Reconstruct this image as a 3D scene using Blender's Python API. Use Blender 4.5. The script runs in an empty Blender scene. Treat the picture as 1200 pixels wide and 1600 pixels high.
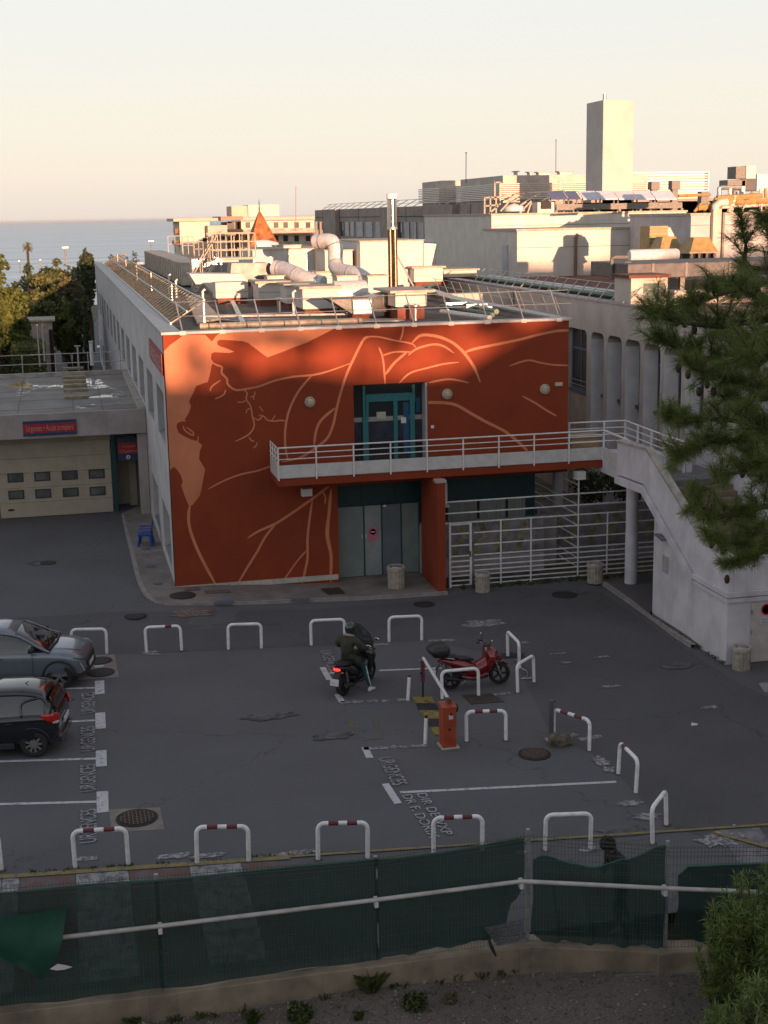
import bpy, bmesh, math, random
import numpy as np
from mathutils import Vector, Matrix
S = bpy.context.scene
COL = S.collection
R = math.radians
random.seed(7)

# ---------------------------------------------------------------- camera
F_PX, PITCH, ROLL, YAW, CAM_H = 2158.985, .211894415, -.0180986636, .225532033, 11.8
fw = Vector((math.sin(YAW)*math.cos(PITCH), math.cos(YAW)*math.cos(PITCH), -math.sin(PITCH)))
_r = Vector((math.cos(YAW), -math.sin(YAW), 0)); _u = _r.cross(fw)
rt = _r*math.cos(ROLL) + _u*math.sin(ROLL); up = -_r*math.sin(ROLL) + _u*math.cos(ROLL)
CP = Vector((0, 0, CAM_H))
cam = bpy.data.cameras.new('camera'); camo = bpy.data.objects.new('camera', cam); COL.objects.link(camo)
cam.sensor_fit = 'VERTICAL'; cam.sensor_height = 36; cam.lens = 36*F_PX/1600
cam.clip_start = .1; cam.clip_end = 90000
m = Matrix((rt, up, -fw)).transposed().to_4x4(); m.translation = CP; camo.matrix_world = m
S.camera = camo
S.render.resolution_x = 768; S.render.resolution_y = 1024
# ---------------------------------------------------------------- light
SUN_EL, SUN_AZ = R(3.6), R(8)            # low sun behind the viewer and to the right
to_sun = Vector((math.sin(SUN_AZ)*math.cos(SUN_EL), -math.cos(SUN_AZ)*math.cos(SUN_EL), math.sin(SUN_EL)))
sl = bpy.data.lights.new('sun', 'SUN'); so = bpy.data.objects.new('sun', sl); COL.objects.link(so)
sl.energy = 5.0; sl.angle = R(.42); sl.color = (1.0, .55, .33)
so.rotation_euler = to_sun.to_track_quat('Z', 'Y').to_euler()
W = bpy.data.worlds.new('World'); S.world = W; W.use_nodes = True
nt = W.node_tree; nt.nodes.clear()
N = nt.nodes.new; Lk = nt.links.new
out = N('ShaderNodeOutputWorld')
sky = N('ShaderNodeTexSky'); sky.sky_type = 'NISHITA'; sky.sun_disc = False
sky.sun_elevation = SUN_EL; sky.sun_rotation = math.atan2(to_sun.x, to_sun.y)
sky.altitude = 50; sky.dust_density = 1.5
b1 = N('ShaderNodeBackground'); b1.inputs[1].default_value = .011; Lk(sky.outputs[0], b1.inputs[0])
tc = N('ShaderNodeTexCoord'); sp = N('ShaderNodeSeparateXYZ'); Lk(tc.outputs['Generated'], sp.inputs[0])
nz = N('ShaderNodeTexNoise'); nz.inputs['Scale'].default_value = 2.2; nz.inputs['Detail'].default_value = 5
mp = N('ShaderNodeMapping'); mp.inputs['Scale'].default_value = (1, 1, 9); Lk(tc.outputs['Generated'], mp.inputs[0]); Lk(mp.outputs[0], nz.inputs[0])
ad = N('ShaderNodeMath'); ad.operation = 'MULTIPLY_ADD'; Lk(nz.outputs[0], ad.inputs[0]); ad.inputs[1].default_value = .035; Lk(sp.outputs[2], ad.inputs[2])
cr = N('ShaderNodeValToRGB'); Lk(ad.outputs[0], cr.inputs[0])
els = cr.color_ramp.elements
stops = [(0, (0.4, 0.36, 0.325)), (0.02, (0.425, 0.378, 0.335)), (0.045, (0.46, 0.41, 0.345)), (0.08, (0.45, 0.42, 0.37)), (0.13, (0.428, 0.42, 0.395)), (0.19, (0.412, 0.42, 0.42)), (0.4, (0.28, 0.29, 0.315)), (1.0, (0.155, 0.165, 0.195))]
els[0].position, els[0].color = stops[0][0], (*stops[0][1], 1)
els[1].position, els[1].color = stops[-1][0], (*stops[-1][1], 1)
for p_, c_ in stops[1:-1]:
    e_ = els.new(p_); e_.color = (*c_, 1)
b2 = N('ShaderNodeBackground'); Lk(cr.outputs[0], b2.inputs[0]); b2.inputs[1].default_value = 1.0
ads = N('ShaderNodeAddShader'); Lk(b1.outputs[0], ads.inputs[0]); Lk(b2.outputs[0], ads.inputs[1]); Lk(ads.outputs[0], out.inputs[0])
S.view_settings.view_transform = 'Standard'; S.view_settings.look = 'None'
S.view_settings.exposure = 1.0; S.view_settings.gamma = 1
S.cycles.max_bounces = 8; S.cycles.transparent_max_bounces = 24

# ---------------------------------------------------------------- geometry helpers
def ray(px, py): return fw + rt*((px-600)/F_PX) - up*((py-800)/F_PX)
def _pl(px, py, ax, v):
    d = ray(px, py); return CP + d*((v-CP[ax])/d[ax])
def PZ(px, py, z=0.): return _pl(px, py, 2, z)
def PY(px, py, y): return _pl(px, py, 1, y)
def PX(px, py, x): return _pl(px, py, 0, x)

def tag(o, label=None, cat=None, group=None, kind=None):
    if label: o['label'] = label
    if cat: o['category'] = cat
    if group: o['group'] = group
    if kind: o['kind'] = kind
    return o
def thing(name, label, cat, loc=(0, 0, 0), rz=0, group=None):
    o = bpy.data.objects.new(name, None); COL.objects.link(o); o.empty_display_size = .3
    o.location = loc; o.rotation_euler = (0, 0, rz)
    return tag(o, label, cat, group)
LOCAL = set()
def off(p):
    v = Vector((0, 0, 0))
    while p is not None:
        if p.name in LOCAL: return v
        v = v + Vector(p.location); p = p.parent
    return v
class MB:
    def __init__(s): s.v = []; s.f = []; s.mi = []; s.cur = 0; s.M = None
    def add(s, vs, fs):
        n = len(s.v)
        s.v += [tuple(s.M @ Vector(v)) if s.M is not None else tuple(v) for v in vs]
        s.f += [tuple(n+i for i in f) for f in fs]; s.mi += [s.cur]*len(fs); return s
    def box(s, x0, y0, z0, x1, y1, z1):
        if x0 > x1: x0, x1 = x1, x0
        if y0 > y1: y0, y1 = y1, y0
        if z0 > z1: z0, z1 = z1, z0
        return s.add([(x0,y0,z0),(x1,y0,z0),(x1,y1,z0),(x0,y1,z0),(x0,y0,z1),(x1,y0,z1),(x1,y1,z1),(x0,y1,z1)],
                     [(0,3,2,1),(4,5,6,7),(0,1,5,4),(1,2,6,5),(2,3,7,6),(3,0,4,7)])
    def bar(s, a, b, w, h=None, upv=(0, 0, 1)):
        a = Vector(a); b = Vector(b); h = w if h is None else h; d = (b-a).normalized(); u = Vector(upv)
        sd = d.cross(u)
        if sd.length < 1e-4: sd = d.cross(Vector((1, 0, 0)))
        sd.normalize(); u2 = sd.cross(d)
        vs = []
        for q in (a, b):
            for i, j in ((-1,-1),(1,-1),(1,1),(-1,1)): vs.append(q + sd*(i*w/2) + u2*(j*h/2))
        return s.add(vs, [(0,3,2,1),(4,5,6,7),(0,1,5,4),(1,2,6,5),(2,3,7,6),(3,0,4,7)])
    def tube(s, pts, r, n=8, cap=True, rs=None):
        pts = [Vector(p) for p in pts]; vs = []; fs = []; ref = None
        for i, p in enumerate(pts):
            t = (pts[min(i+1, len(pts)-1)] - pts[max(i-1, 0)]).normalized()
            if ref is None:
                ref = t.cross(Vector((0, 0, 1)));
                if ref.length < 1e-3: ref = t.cross(Vector((0, 1, 0)))
                ref.normalize()
            else:
                ref = (ref - t*ref.dot(t)).normalized()
            b = t.cross(ref); rr = rs[i] if rs else r
            for k in range(n):
                a = 2*math.pi*k/n; vs.append(p + ref*(rr*math.cos(a)) + b*(rr*math.sin(a)))
        for i in range(len(pts)-1):
            for k in range(n):
                k2 = (k+1) % n; fs.append((i*n+k, i*n+k2, (i+1)*n+k2, (i+1)*n+k))
        if cap: fs += [tuple(range(n-1, -1, -1)), tuple((len(pts)-1)*n+k for k in range(n))]
        return s.add(vs, fs)
    def lathe(s, prof, c=(0, 0, 0), n=20, axis='z', cap=True):
        vs = []; fs = []
        for r, z in prof:
            for k in range(n):
                a = 2*math.pi*k/n
                p = (r*math.cos(a), r*math.sin(a), z)
                if axis == 'y': p = (p[0], p[2], p[1])
                if axis == 'x': p = (p[2], p[0], p[1])
                vs.append((p[0]+c[0], p[1]+c[1], p[2]+c[2]))
        for i in range(len(prof)-1):
            for k in range(n): fs.append((i*n+k, i*n+(k+1)%n, (i+1)*n+(k+1)%n, (i+1)*n+k))
        if cap and prof[0][0] > 1e-6: fs.append(tuple(range(n-1, -1, -1)))
        if cap and prof[-1][0] > 1e-6: fs.append(tuple((len(prof)-1)*n+k for k in range(n)))
        return s.add(vs, fs)
    def poly(s, pts): return s.add(pts, [tuple(range(len(pts)))])
    def prism(s, pts, ext):
        ext = Vector(ext); n = len(pts); a = [Vector(p) for p in pts]; b = [p+ext for p in a]
        return s.add(a+b, [tuple(range(n-1, -1, -1)), tuple(range(n, 2*n))] + [(i, (i+1)%n, n+(i+1)%n, n+i) for i in range(n)])
    def loft(s, secs, n=14, e=2.3):
        vs = []; fs = []
        for c, u, v in secs:
            c = Vector(c); u = Vector(u); v = Vector(v)
            for k in range(n):
                a = 2*math.pi*k/n; ca, sa = math.cos(a), math.sin(a)
                vs.append(c + u*(math.copysign(abs(ca)**(2/e), ca)) + v*(math.copysign(abs(sa)**(2/e), sa)))
        for i in range(len(secs)-1):
            for k in range(n): fs.append((i*n+k, i*n+(k+1)%n, (i+1)*n+(k+1)%n, (i+1)*n+k))
        fs += [tuple(range(n-1, -1, -1)), tuple((len(secs)-1)*n+k for k in range(n))]
        return s.add(vs, fs)
    def ball(s, c, rx, ry=None, rz=None, n=12):
        ry = rx if ry is None else ry; rz = rx if rz is None else rz
        vs = [(c[0], c[1], c[2]-rz)]; fs = []; m2 = n//2
        for i in range(1, m2):
            t = math.pi*i/m2 - math.pi/2
            for k in range(n):
                a = 2*math.pi*k/n; vs.append((c[0]+rx*math.cos(t)*math.cos(a), c[1]+ry*math.cos(t)*math.sin(a), c[2]+rz*math.sin(t)))
        vs.append((c[0], c[1], c[2]+rz)); L = len(vs)-1
        for k in range(n):
            fs.append((0, 1+(k+1)%n, 1+k)); fs.append((L, L-n+k, L-n+(k+1)%n))
            for i in range(m2-2): fs.append((1+i*n+k, 1+i*n+(k+1)%n, 1+(i+1)*n+(k+1)%n, 1+(i+1)*n+k))
        return s.add(vs, fs)
    def build(s, name, mat, parent=None, smooth=False, bevel=0, subs=0, local=False, solid=0):
        me = bpy.data.meshes.new(name)
        o_ = Vector((0, 0, 0)) if local else off(parent)
        me.from_pydata([(v[0]-o_.x, v[1]-o_.y, v[2]-o_.z) for v in s.v], [], s.f); me.update()
        for mm in (mat if isinstance(mat, (list, tuple)) else [mat]): me.materials.append(mm)
        if any(s.mi): me.polygons.foreach_set('material_index', s.mi)
        if smooth:
            me.polygons.foreach_set('use_smooth', [True]*len(me.polygons))
        o = bpy.data.objects.new(name, me); COL.objects.link(o)
        if parent is not None: o.parent = parent
        if solid:
            q = o.modifiers.new('s', 'SOLIDIFY'); q.thickness = solid; q.offset = 0
        if bevel:
            q = o.modifiers.new('b', 'BEVEL'); q.width = bevel; q.segments = 2; q.limit_method = 'ANGLE'; q.angle_limit = R(40)
        if subs:
            q = o.modifiers.new('u', 'SUBSURF'); q.levels = subs; q.render_levels = subs
        if smooth == 'auto':
            q = me; 
            for p in me.polygons: p.use_smooth = True
            e = o.modifiers.new('e', 'EDGE_SPLIT'); e.split_angle = R(35)
        return o
def copy_tree(o, parent=None):
    c = o.copy(); COL.objects.link(c)
    if parent is not None: c.parent = parent
    for ch in list(o.children): copy_tree(ch, c)
    return c
def struct(o): o['kind'] = 'structure'; return o

# ---------------------------------------------------------------- materials
MATS = {}
def mat(name, col, rough=.8, var=.12, scale=6., metal=0., bump=0., streak=0., grime=None, emit=0, spec=.5, fine=0, stretch=None, alpha=1, coat=0, obj=False, detail=4):
    if name in MATS: return MATS[name]
    m = bpy.data.materials.new(name); m.use_nodes = True; t = m.node_tree; n = t.nodes; l = t.links
    b = n['Principled BSDF']; b.inputs['Roughness'].default_value = rough; b.inputs['Metallic'].default_value = metal
    b.inputs['Specular IOR Level'].default_value = spec
    if coat: b.inputs['Coat Weight'].default_value = coat; b.inputs['Coat Roughness'].default_value = .05
    co = n.new('ShaderNodeNewGeometry').outputs['Position'] if not obj else n.new('ShaderNodeTexCoord').outputs['Object']
    if stretch:
        mp = n.new('ShaderNodeMapping'); mp.inputs['Scale'].default_value = stretch; l.new(co, mp.inputs[0]); cs = mp.outputs[0]
    else: cs = co
    def noise(sc, det=4, vec=None, ro=.55):
        q = n.new('ShaderNodeTexNoise'); q.inputs['Scale'].default_value = sc; q.inputs['Detail'].default_value = det
        q.inputs['Roughness'].default_value = ro; l.new(vec or cs, q.inputs[0]); return q.outputs[0]
    def mix(fac, a, b_, mode='MIX'):
        q = n.new('ShaderNodeMix'); q.data_type = 'RGBA'; q.blend_type = mode
        if isinstance(fac, (int, float)): q.inputs[0].default_value = fac
        else: l.new(fac, q.inputs[0])
        for i, x in ((6, a), (7, b_)):
            if isinstance(x, tuple): q.inputs[i].default_value = (*x[:3], 1)
            else: l.new(x, q.inputs[i])
        return q.outputs[2]
    def ramp(x, lo, hi):
        q = n.new('ShaderNodeMapRange'); q.inputs[1].default_value = lo; q.inputs[2].default_value = hi; l.new(x, q.inputs[0]); return q.outputs[0]
    c = tuple(col)
    d = tuple(max(0, x*(1-2.2*var)) for x in c); h = tuple(min(1, x*(1+1.6*var)) for x in c)
    cur = mix(ramp(noise(scale, detail), .3, .7), d, h) if var else c
    if fine: cur = mix(ramp(noise(scale*14, 2), .35, .65), cur, tuple(x*(1-fine) for x in c)) if False else mix(fine, cur, mix(ramp(noise(fine and 60, 2), .3, .7), tuple(x*.45 for x in c), tuple(min(1, x*1.7) for x in c)))
    if streak:
        mp2 = n.new('ShaderNodeMapping'); mp2.inputs['Scale'].default_value = (1.5, 1.5, .13); l.new(co, mp2.inputs[0])
        g = grime or tuple(x*.35 for x in c)
        fac = n.new('ShaderNodeMath'); fac.operation = 'MULTIPLY'; fac.inputs[1].default_value = streak
        l.new(ramp(noise(1.6, 7, mp2.outputs[0], .7), .52, .86), fac.inputs[0])
        cur = mix(fac.outputs[0], cur, g)
    if isinstance(cur, tuple): b.inputs['Base Color'].default_value = (*cur, 1)
    else: l.new(cur, b.inputs['Base Color'])
    if bump:
        bp = n.new('ShaderNodeBump'); bp.inputs['Strength'].default_value = bump; bp.inputs['Distance'].default_value = .02
        l.new(noise(scale*8, 4), bp.inputs['Height']); l.new(bp.outputs[0], b.inputs['Normal'])
    if emit:
        b.inputs['Emission Color'].default_value = (*c, 1); b.inputs['Emission Strength'].default_value = emit
    if alpha < 1: b.inputs['Alpha'].default_value = alpha
    MATS[name] = m; return m
def worn(name, col, under, amount=.5, scale=9):
    if name in MATS: return MATS[name]
    m = bpy.data.materials.new(name); m.use_nodes = True; t = m.node_tree; n = t.nodes; l = t.links; b = n['Principled BSDF']
    g = n.new('ShaderNodeNewGeometry'); q = n.new('ShaderNodeTexNoise'); q.inputs['Scale'].default_value = scale; q.inputs['Detail'].default_value = 7; q.inputs['Roughness'].default_value = .72
    l.new(g.outputs['Position'], q.inputs[0])
    r_ = n.new('ShaderNodeMapRange'); r_.inputs[1].default_value = amount-.07; r_.inputs[2].default_value = amount+.07; l.new(q.outputs[0], r_.inputs[0])
    x = n.new('ShaderNodeMix'); x.data_type = 'RGBA'; l.new(r_.outputs[0], x.inputs[0]); x.inputs[6].default_value = (*col, 1); x.inputs[7].default_value = (*under, 1)
    l.new(x.outputs[2], b.inputs['Base Color']); b.inputs['Roughness'].default_value = .85; MATS[name] = m; return m
ASPH = (.112, .110, .115)
M_white = mat('white_paint', (.62, .60, .60), .5, .06, 5, streak=.25, grime=(.3,.27,.24))
M_hoop = mat('hoop_paint', (.80, .79, .79), .45, .07, 9, streak=.25, grime=(.35,.25,.18))
M_redpaint = mat('red_band_paint', (.15, .025, .032), .55, .2, 20)
M_conc = mat('concrete', (.36, .33, .29), .9, .18, 2.2, bump=.3, streak=.35, fine=.15)
M_plaster = mat('white_plaster', (.60, .58, .61), .9, .08, 1.3, bump=.15, streak=.42, grime=(.14,.14,.15))
M_sidewall = mat('grey_white_render', (.46, .45, .46), .9, .08, 1.1, bump=.1, streak=.2)
M_beige = mat('beige_render', (.52, .46, .41), .9, .08, .9, bump=.1, streak=.15)
M_lightwall = mat('pale_cream_panel', (.60, .56, .51), .7, .05, 1.2, streak=.12)
M_metal = mat('galvanised_steel', (.45, .44, .42), .38, .12, 5, metal=.75)
M_duct = mat('silver_duct', (.62, .59, .58), .5, .1, 8, metal=.2)
M_rail = mat('rail_white_metal', (.72, .70, .69), .45, .08, 9, streak=.3, grime=(.3,.2,.13))
M_dark = mat('dark_void', (.012, .012, .013), .7, 0)
M_rubber = mat('black_rubber', (.016, .016, .017), .75, .1, 30)
M_roofdark = mat('roof_bitumen', (.10, .082, .068), .9, .28, 1.4, bump=.3, fine=.3)
M_gravelroof = mat('roof_gravel', (.17, .14, .11), .95, .3, 3, bump=.6, fine=.5)
M_redbrown = mat('red_roof_felt', (.13, .05, .035), .9, .25, 2, fine=.2)
M_glass = mat('dark_window_glass', (.02, .025, .028), .06, 0, spec=.8)
M_cream = mat('cream_door_panel', (.40, .35, .27), .6, .05, 2, streak=.12)
M_teal = mat('dark_teal_paint', (.008, .055, .06), .5, .12, 6)
M_tealframe = mat('teal_frame_paint', (.02, .16, .18), .4, .08, 9)

# ================================================================ GROUND
def sm(t): t = max(0., min(1., t)); return t*t*(3-2*t)
def hgt(x, y): return .28*sm((8.6-x)/5.6)*sm((y-38.)/4.6)
def G(px, py, dz=0.):
    z = 0.
    for _ in range(12):
        p = PZ(px, py, z+dz); z = hgt(p.x, p.y)
    return p
def terrain(x, y):
    d = max(0, y-128); z = -46*sm(d/820.) - .35
    if y < 20.1: z = -.9
    z -= 20*sm((abs(x)-300)/900.)*sm(d/300.)
    return z
def grid_sheet(xs, ys, fz):
    mb = MB(); n = len(xs)
    vs = [(x, y, fz(x, y)) for y in ys for x in xs]
    fs = [(j*n+i, j*n+i+1, (j+1)*n+i+1, (j+1)*n+i) for j in range(len(ys)-1) for i in range(n-1)]
    return mb.add(vs, fs)
# terrain sheet
M_land = mat('scrub_land', (.055, .06, .03), .95, .3, .08, fine=.3)
xs = [-1500, -800, -400, -200, -100, -60, -30, -12, 0, 12, 30, 60, 100, 200, 400, 800, 1500]
ys = [-400, -150, -60, 0, 10, 20, 20.1, 40, 60, 90, 128, 150, 200, 260, 340, 440, 560, 700, 850, 950]
struct(grid_sheet(xs, ys, terrain).build('ground', M_land, smooth=True))
# near gravel bank below the fence wall, gently uneven
M_gravel = mat('grey_gravel', (.125, .105, .088), .97, .3, .9, bump=.9, fine=.85)
rg = random.Random(3)
xs = [-14+i*.25 for i in range(150)]; ys = [8+i*.25 for i in range(48)]
struct(grid_sheet(xs, ys, lambda x, y: -.42+.035*math.sin(x*1.7+y)+.03*math.sin(y*3.1-x*.8)+.02*math.sin(x*5.3)*math.cos(y*4.1)+.012*math.sin(x*13.1+y*7)).build('gravel_bank', M_gravel, smooth=True))

# asphalt material
def asphalt(name, base, patchy=.1, stains=True):
    m = bpy.data.materials.new(name); m.use_nodes = True; t = m.node_tree; n = t.nodes; l = t.links; b = n['Principled BSDF']
    g = n.new('ShaderNodeNewGeometry').outputs['Position']
    def noise(sc, det=4, ro=.55, off_=0):
        q = n.new('ShaderNodeTexNoise'); q.inputs['Scale'].default_value = sc; q.inputs['Detail'].default_value = det; q.inputs['Roughness'].default_value = ro
        if off_:
            mp = n.new('ShaderNodeMapping'); mp.inputs['Location'].default_value = (off_, off_, 0); l.new(g, mp.inputs[0]); l.new(mp.outputs[0], q.inputs[0])
        else: l.new(g, q.inputs[0])
        return q.outputs[0]
    def rmp(x, a, c): q = n.new('ShaderNodeMapRange'); q.inputs[1].default_value = a; q.inputs[2].default_value = c; l.new(x, q.inputs[0]); return q.outputs[0]
    def mix(f, a, c):
        q = n.new('ShaderNodeMix'); q.data_type = 'RGBA'; l.new(f, q.inputs[0])
        for i, x in ((6, a), (7, c)):
            if isinstance(x, tuple): q.inputs[i].default_value = (*x, 1)
            else: l.new(x, q.inputs[i])
        return q.outputs[2]
    k = lambda s: tuple(x*s for x in base)
    c0 = mix(rmp(noise(.35, 5), .3, .7), k(1-patchy*1.5), k(1+patchy*1.5))
    c1 = mix(rmp(noise(55, 2), .25, .75), k(.45), k(1.6)); 
    q = n.new('ShaderNodeMix'); q.data_type = 'RGBA'; q.inputs[0].default_value = .38; l.new(c0, q.inputs[6]); l.new(c1, q.inputs[7]); c = q.outputs[2]
    if stains:
        c = mix(rmp(noise(1.1, 6, .7, 11), .62, .80), c, k(.75))
        c = mix(rmp(noise(.8, 7, .75, 31), .62, .78), c, k(1.2))
        v = n.new('ShaderNodeTexVoronoi'); v.feature = 'DISTANCE_TO_EDGE'; v.inputs['Scale'].default_value = .12
        w = n.new('ShaderNodeTexNoise'); w.inputs['Scale'].default_value = 1.5; w.inputs['Detail'].default_value = 6; l.new(g, w.inputs[0])
        mx = n.new('ShaderNodeVectorMath'); mx.operation = 'MULTIPLY_ADD'; l.new(w.outputs[1], mx.inputs[0]); mx.inputs[1].default_value = (1.6, 1.6, 0); l.new(g, mx.inputs[2]); l.new(mx.outputs[0], v.inputs[0])
        c = mix(rmp(v.outputs[0], .003, .0), c, k(.68))
    l.new(c, b.inputs['Base Color']); b.inputs['Roughness'].default_value = .92; b.inputs['Specular IOR Level'].default_value = .25
    bp = n.new('ShaderNodeBump'); bp.inputs['Strength'].default_value = .5; bp.inputs['Distance'].default_value = .01; l.new(noise(70, 3), bp.inputs['Height']); l.new(bp.outputs[0], b.inputs['Normal'])
    MATS[name] = m; return m
M_asph = asphalt('car_park_asphalt', ASPH)
M_asph2 = asphalt('lane_asphalt', (.092, .090, .094), .12)
xs = [-40, -20, -12] + [-10+i*.8 for i in range(34)] + [18, 24, 40]; ys = [20.1, 22, 25, 28, 31, 34, 36] + [37+i*.5 for i in range(14)] + [45, 50, 56, 64, 80, 128]
struct(grid_sheet(xs, ys, lambda x, y: hgt(x, y)).build('parking_lot', M_asph, smooth=True))
def sheet(pts, dz, name, m, parent=None, kind='structure', sub=True):
    """thin flat marking: polygon of world xy draped on the ground"""
    mb = MB(); mb.poly([(p[0], p[1], hgt(p[0], p[1])+dz) for p in pts]); o = mb.build(name, m, parent)
    if kind and parent is None: o['kind'] = kind
    return o
# newer strip of darker asphalt: the lane in front of the building and down the right side
lane = [G(*q) for q in ((-120, 1026), (0, 1022), (115, 1023), (230, 1021), (410, 1013), (540, 1006), (660, 1001), (793, 1025), (811, 1045), (865, 1155), (921, 1174), (966, 1211), (1003, 1250), (1042, 1290), (1100, 1308), (1400, 1290))]
mb = MB(); far = [Vector((-12, 41.2, 0)), Vector((-2, 41.2, 0)), Vector((1.5, 41.0, 0)), Vector((3, 40.6, 0)), Vector((5, 40.4, 0)), Vector((7.2, 40.2, 0)), Vector((9.4, 40.2, 0)), Vector((12.5, 40.8, 0)), Vector((14, 40.8, 0)), Vector((16.1, 39.6, 0)), Vector((16.1, 37, 0)), Vector((16.1, 34.4, 0)), Vector((16.1, 32.5, 0)), Vector((16.2, 30.5, 0)), Vector((16.6, 28, 0)), Vector((17.5, 24, 0))]
vs = []; fs = []
for i, (a, b) in enumerate(zip(lane, far)):
    for k in range(7):
        q = a.lerp(b, k/6); vs.append((q.x, q.y, hgt(q.x, q.y)+.004))
for i in range(len(lane)-1):
    for k in range(6): fs.append((i*7+k, (i+1)*7+k, (i+1)*7+k+1, i*7+k+1))
struct(mb.add(vs, fs).build('lane_surface', M_asph2, smooth=True))

# pavements with a kerb
M_pave = mat('pavement_concrete', (.19, .165, .15), .93, .2, 1.6, bump=.3, fine=.35)
M_kerb = mat('kerb_stone', (.27, .245, .23), .85, .15, 4, bump=.2, fine=.2)
def pavement(name, outer, inner, h, km, pm, kw=.16):
    """outer, inner: matching lists of xy; strip of paving with kerb stones along outer"""
    n = len(outer); mb = MB(); vs = []; fs = []
    for a, b in zip(outer, inner):
        a = Vector(a[:2]); b = Vector(b[:2])
        for k in range(9):
            q = a.lerp(b, k/8); vs.append((q.x, q.y, hgt(q.x, q.y)+h-.002))
    for i in range(n-1):
        for k in range(8): fs.append((i*9+k, (i+1)*9+k, (i+1)*9+k+1, i*9+k+1))
    p = struct(mb.add(vs, fs).build(name, pm, smooth=True))
    kb = MB(); vs = []; fs = []
    for a, b in zip(outer, inner):
        a = Vector(a[:2]); d = (Vector(b[:2])-a).normalized(); c = a+d*kw
        za = hgt(a.x, a.y)
        vs += [(a.x, a.y, za-.05), (a.x+d.x*.01, a.y+d.y*.01, za+h), (c.x, c.y, za+h+.004), (c.x, c.y, za-.05)]
    for i in range(n-1):
        for k in range(3): fs.append((i*4+k, i*4+k+1, (i+1)*4+k+1, (i+1)*4+k))
    kb.add(vs, fs).build('kerb', km, p)
    return p
o_ = [G(*q) for q in ((190, 806), (197, 840), (203, 865), (210, 895), (217, 917), (226, 932), (242, 942), (262, 946), (330, 946), (400, 944.5), (480, 941), (560, 938), (620, 935), (690, 930), (700, 929))]
i_ = [(3.0, 57), (3, 52), (3, 48), (3, 46), (3, 44.4), (3, 43.6), (3.0, 43.2), (3.1, 42.95), (4.2, 42.95), (5.6, 42.95), (7., 42.95), (8.4, 43.1), (9.6, 43.1), (10.9, 43.1), (11.2, 43.1)]
pavement('pavement', o_, i_, .08, M_kerb, M_pave)
o_ = [G(*q) for q in ((940, 914), (980, 942), (1019, 970), (1050, 994), (1079, 1013))]
pavement('pavement', o_, [(19.5, 41.6), (19.5, 39.8), (16.5, 36.8), (16.55, 34.8), (16.5, 33.5)], .10, M_kerb, asphalt('footway_asphalt', (.11, .1, .1), .1, False))
# blue and rust marker patches on the pavement and a long access cover
for nm, pts, c in (('spray_mark', ((270, 930), (297, 929), (300, 932), (272, 933)), (.05, .045, .045)), ):
    pass
M_bluemark = worn('faded_blue_paint', (.03, .08, .22), (.15, .14, .14), .5, 30)
M_rustmark = worn('rust_red_stain', (.12, .05, .035), (.17, .15, .14), .5, 12)
for q in ((229, 858), (237, 885), (247, 912), (350, 941), (470, 937)):
    p = G(*q, .08); w = .14 if q[1] < 930 else .3
    sheet([(p.x-w, p.y-.13, 0), (p.x+w, p.y-.13, 0), (p.x+w, p.y+.13, 0), (p.x-w, p.y+.13, 0)], .092, 'pavement_marking', M_bluemark)
sheet([G(*q, .08) for q in ((500, 920), (530, 918), (540, 928), (512, 930))], .092, 'access_cover', mat('dark_steel_cover', (.07, .055, .045), .6, .2, 10, metal=.4))
for q in ((340, 925, 20), (300, 921, 12)):
    a = G(q[0]-q[2], q[1], .08); b = G(q[0]+q[2], q[1]-1, .08); sheet([(a.x, a.y-.2, 0), (b.x, b.y-.15, 0), (b.x, b.y+.2, 0), (a.x, a.y+.15, 0)], .093, 'pavement_marking', M_rustmark)

# zebra / coloured crossing strip between the fence and the lot
M_zw = worn('crossing_white', (.30, .29, .29), ASPH, .52, 4)
M_zr = worn('crossing_red', (.13, .065, .052), ASPH, .53, 3)
yl = lambda x: 24.36-.118*x      # south edge of the lot
E_ = [-3.9, -2.9, -1.72, -1.4, -.40, .56, 1.66, 2.62, 3.3]
for k in range(len(E_)-1):
    a, b = E_[k]+.01, E_[k+1]-.01
    mm = (M_zr, M_zw, M_zw, M_zr, M_zw, M_zr, M_zw, M_zr)[k]
    sheet([(a, 20.4), (b, 20.4), (b, yl(b)-.14), (a, yl(a)-.14)], .007, 'crossing_stripe', mm)
for a, b in ((11.2, 12.0), (12.3, 12.9)):
    sheet([(a, 20.0), (b, 20.0), (b+.6, yl(b)-.2), (a+.6, yl(a)-.2)], .007, 'crossing_stripe', worn('faint_white', (.2, .19, .2), ASPH, .5, 3))
M_yel = worn('yellow_line_paint', (.23, .18, .06), ASPH, .55, 6)
mb = MB(); n_ = 60
for k in range(n_):
    a = -6+k*22/n_; b = -6+(k+1)*22/n_; wa = .16 if a < 3.4 else .09
    mb.add([(a, yl(a)-wa, .022), (b, yl(b)-wa, .022), (b, yl(b), .022), (a, yl(a), .022)], [(0, 1, 2, 3)])
struct(mb.build('yellow_edge_line', M_yel))
p = G(1114, 1304); q = G(1200, 1330)
sheet([G(*t) for t in ((1110, 1303), (1116, 1302), (1240, 1334), (1236, 1338))], .034, 'yellow_edge_line', mat('yellow_paint', (.22, .16, .05), .7, .1, 8))

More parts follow.
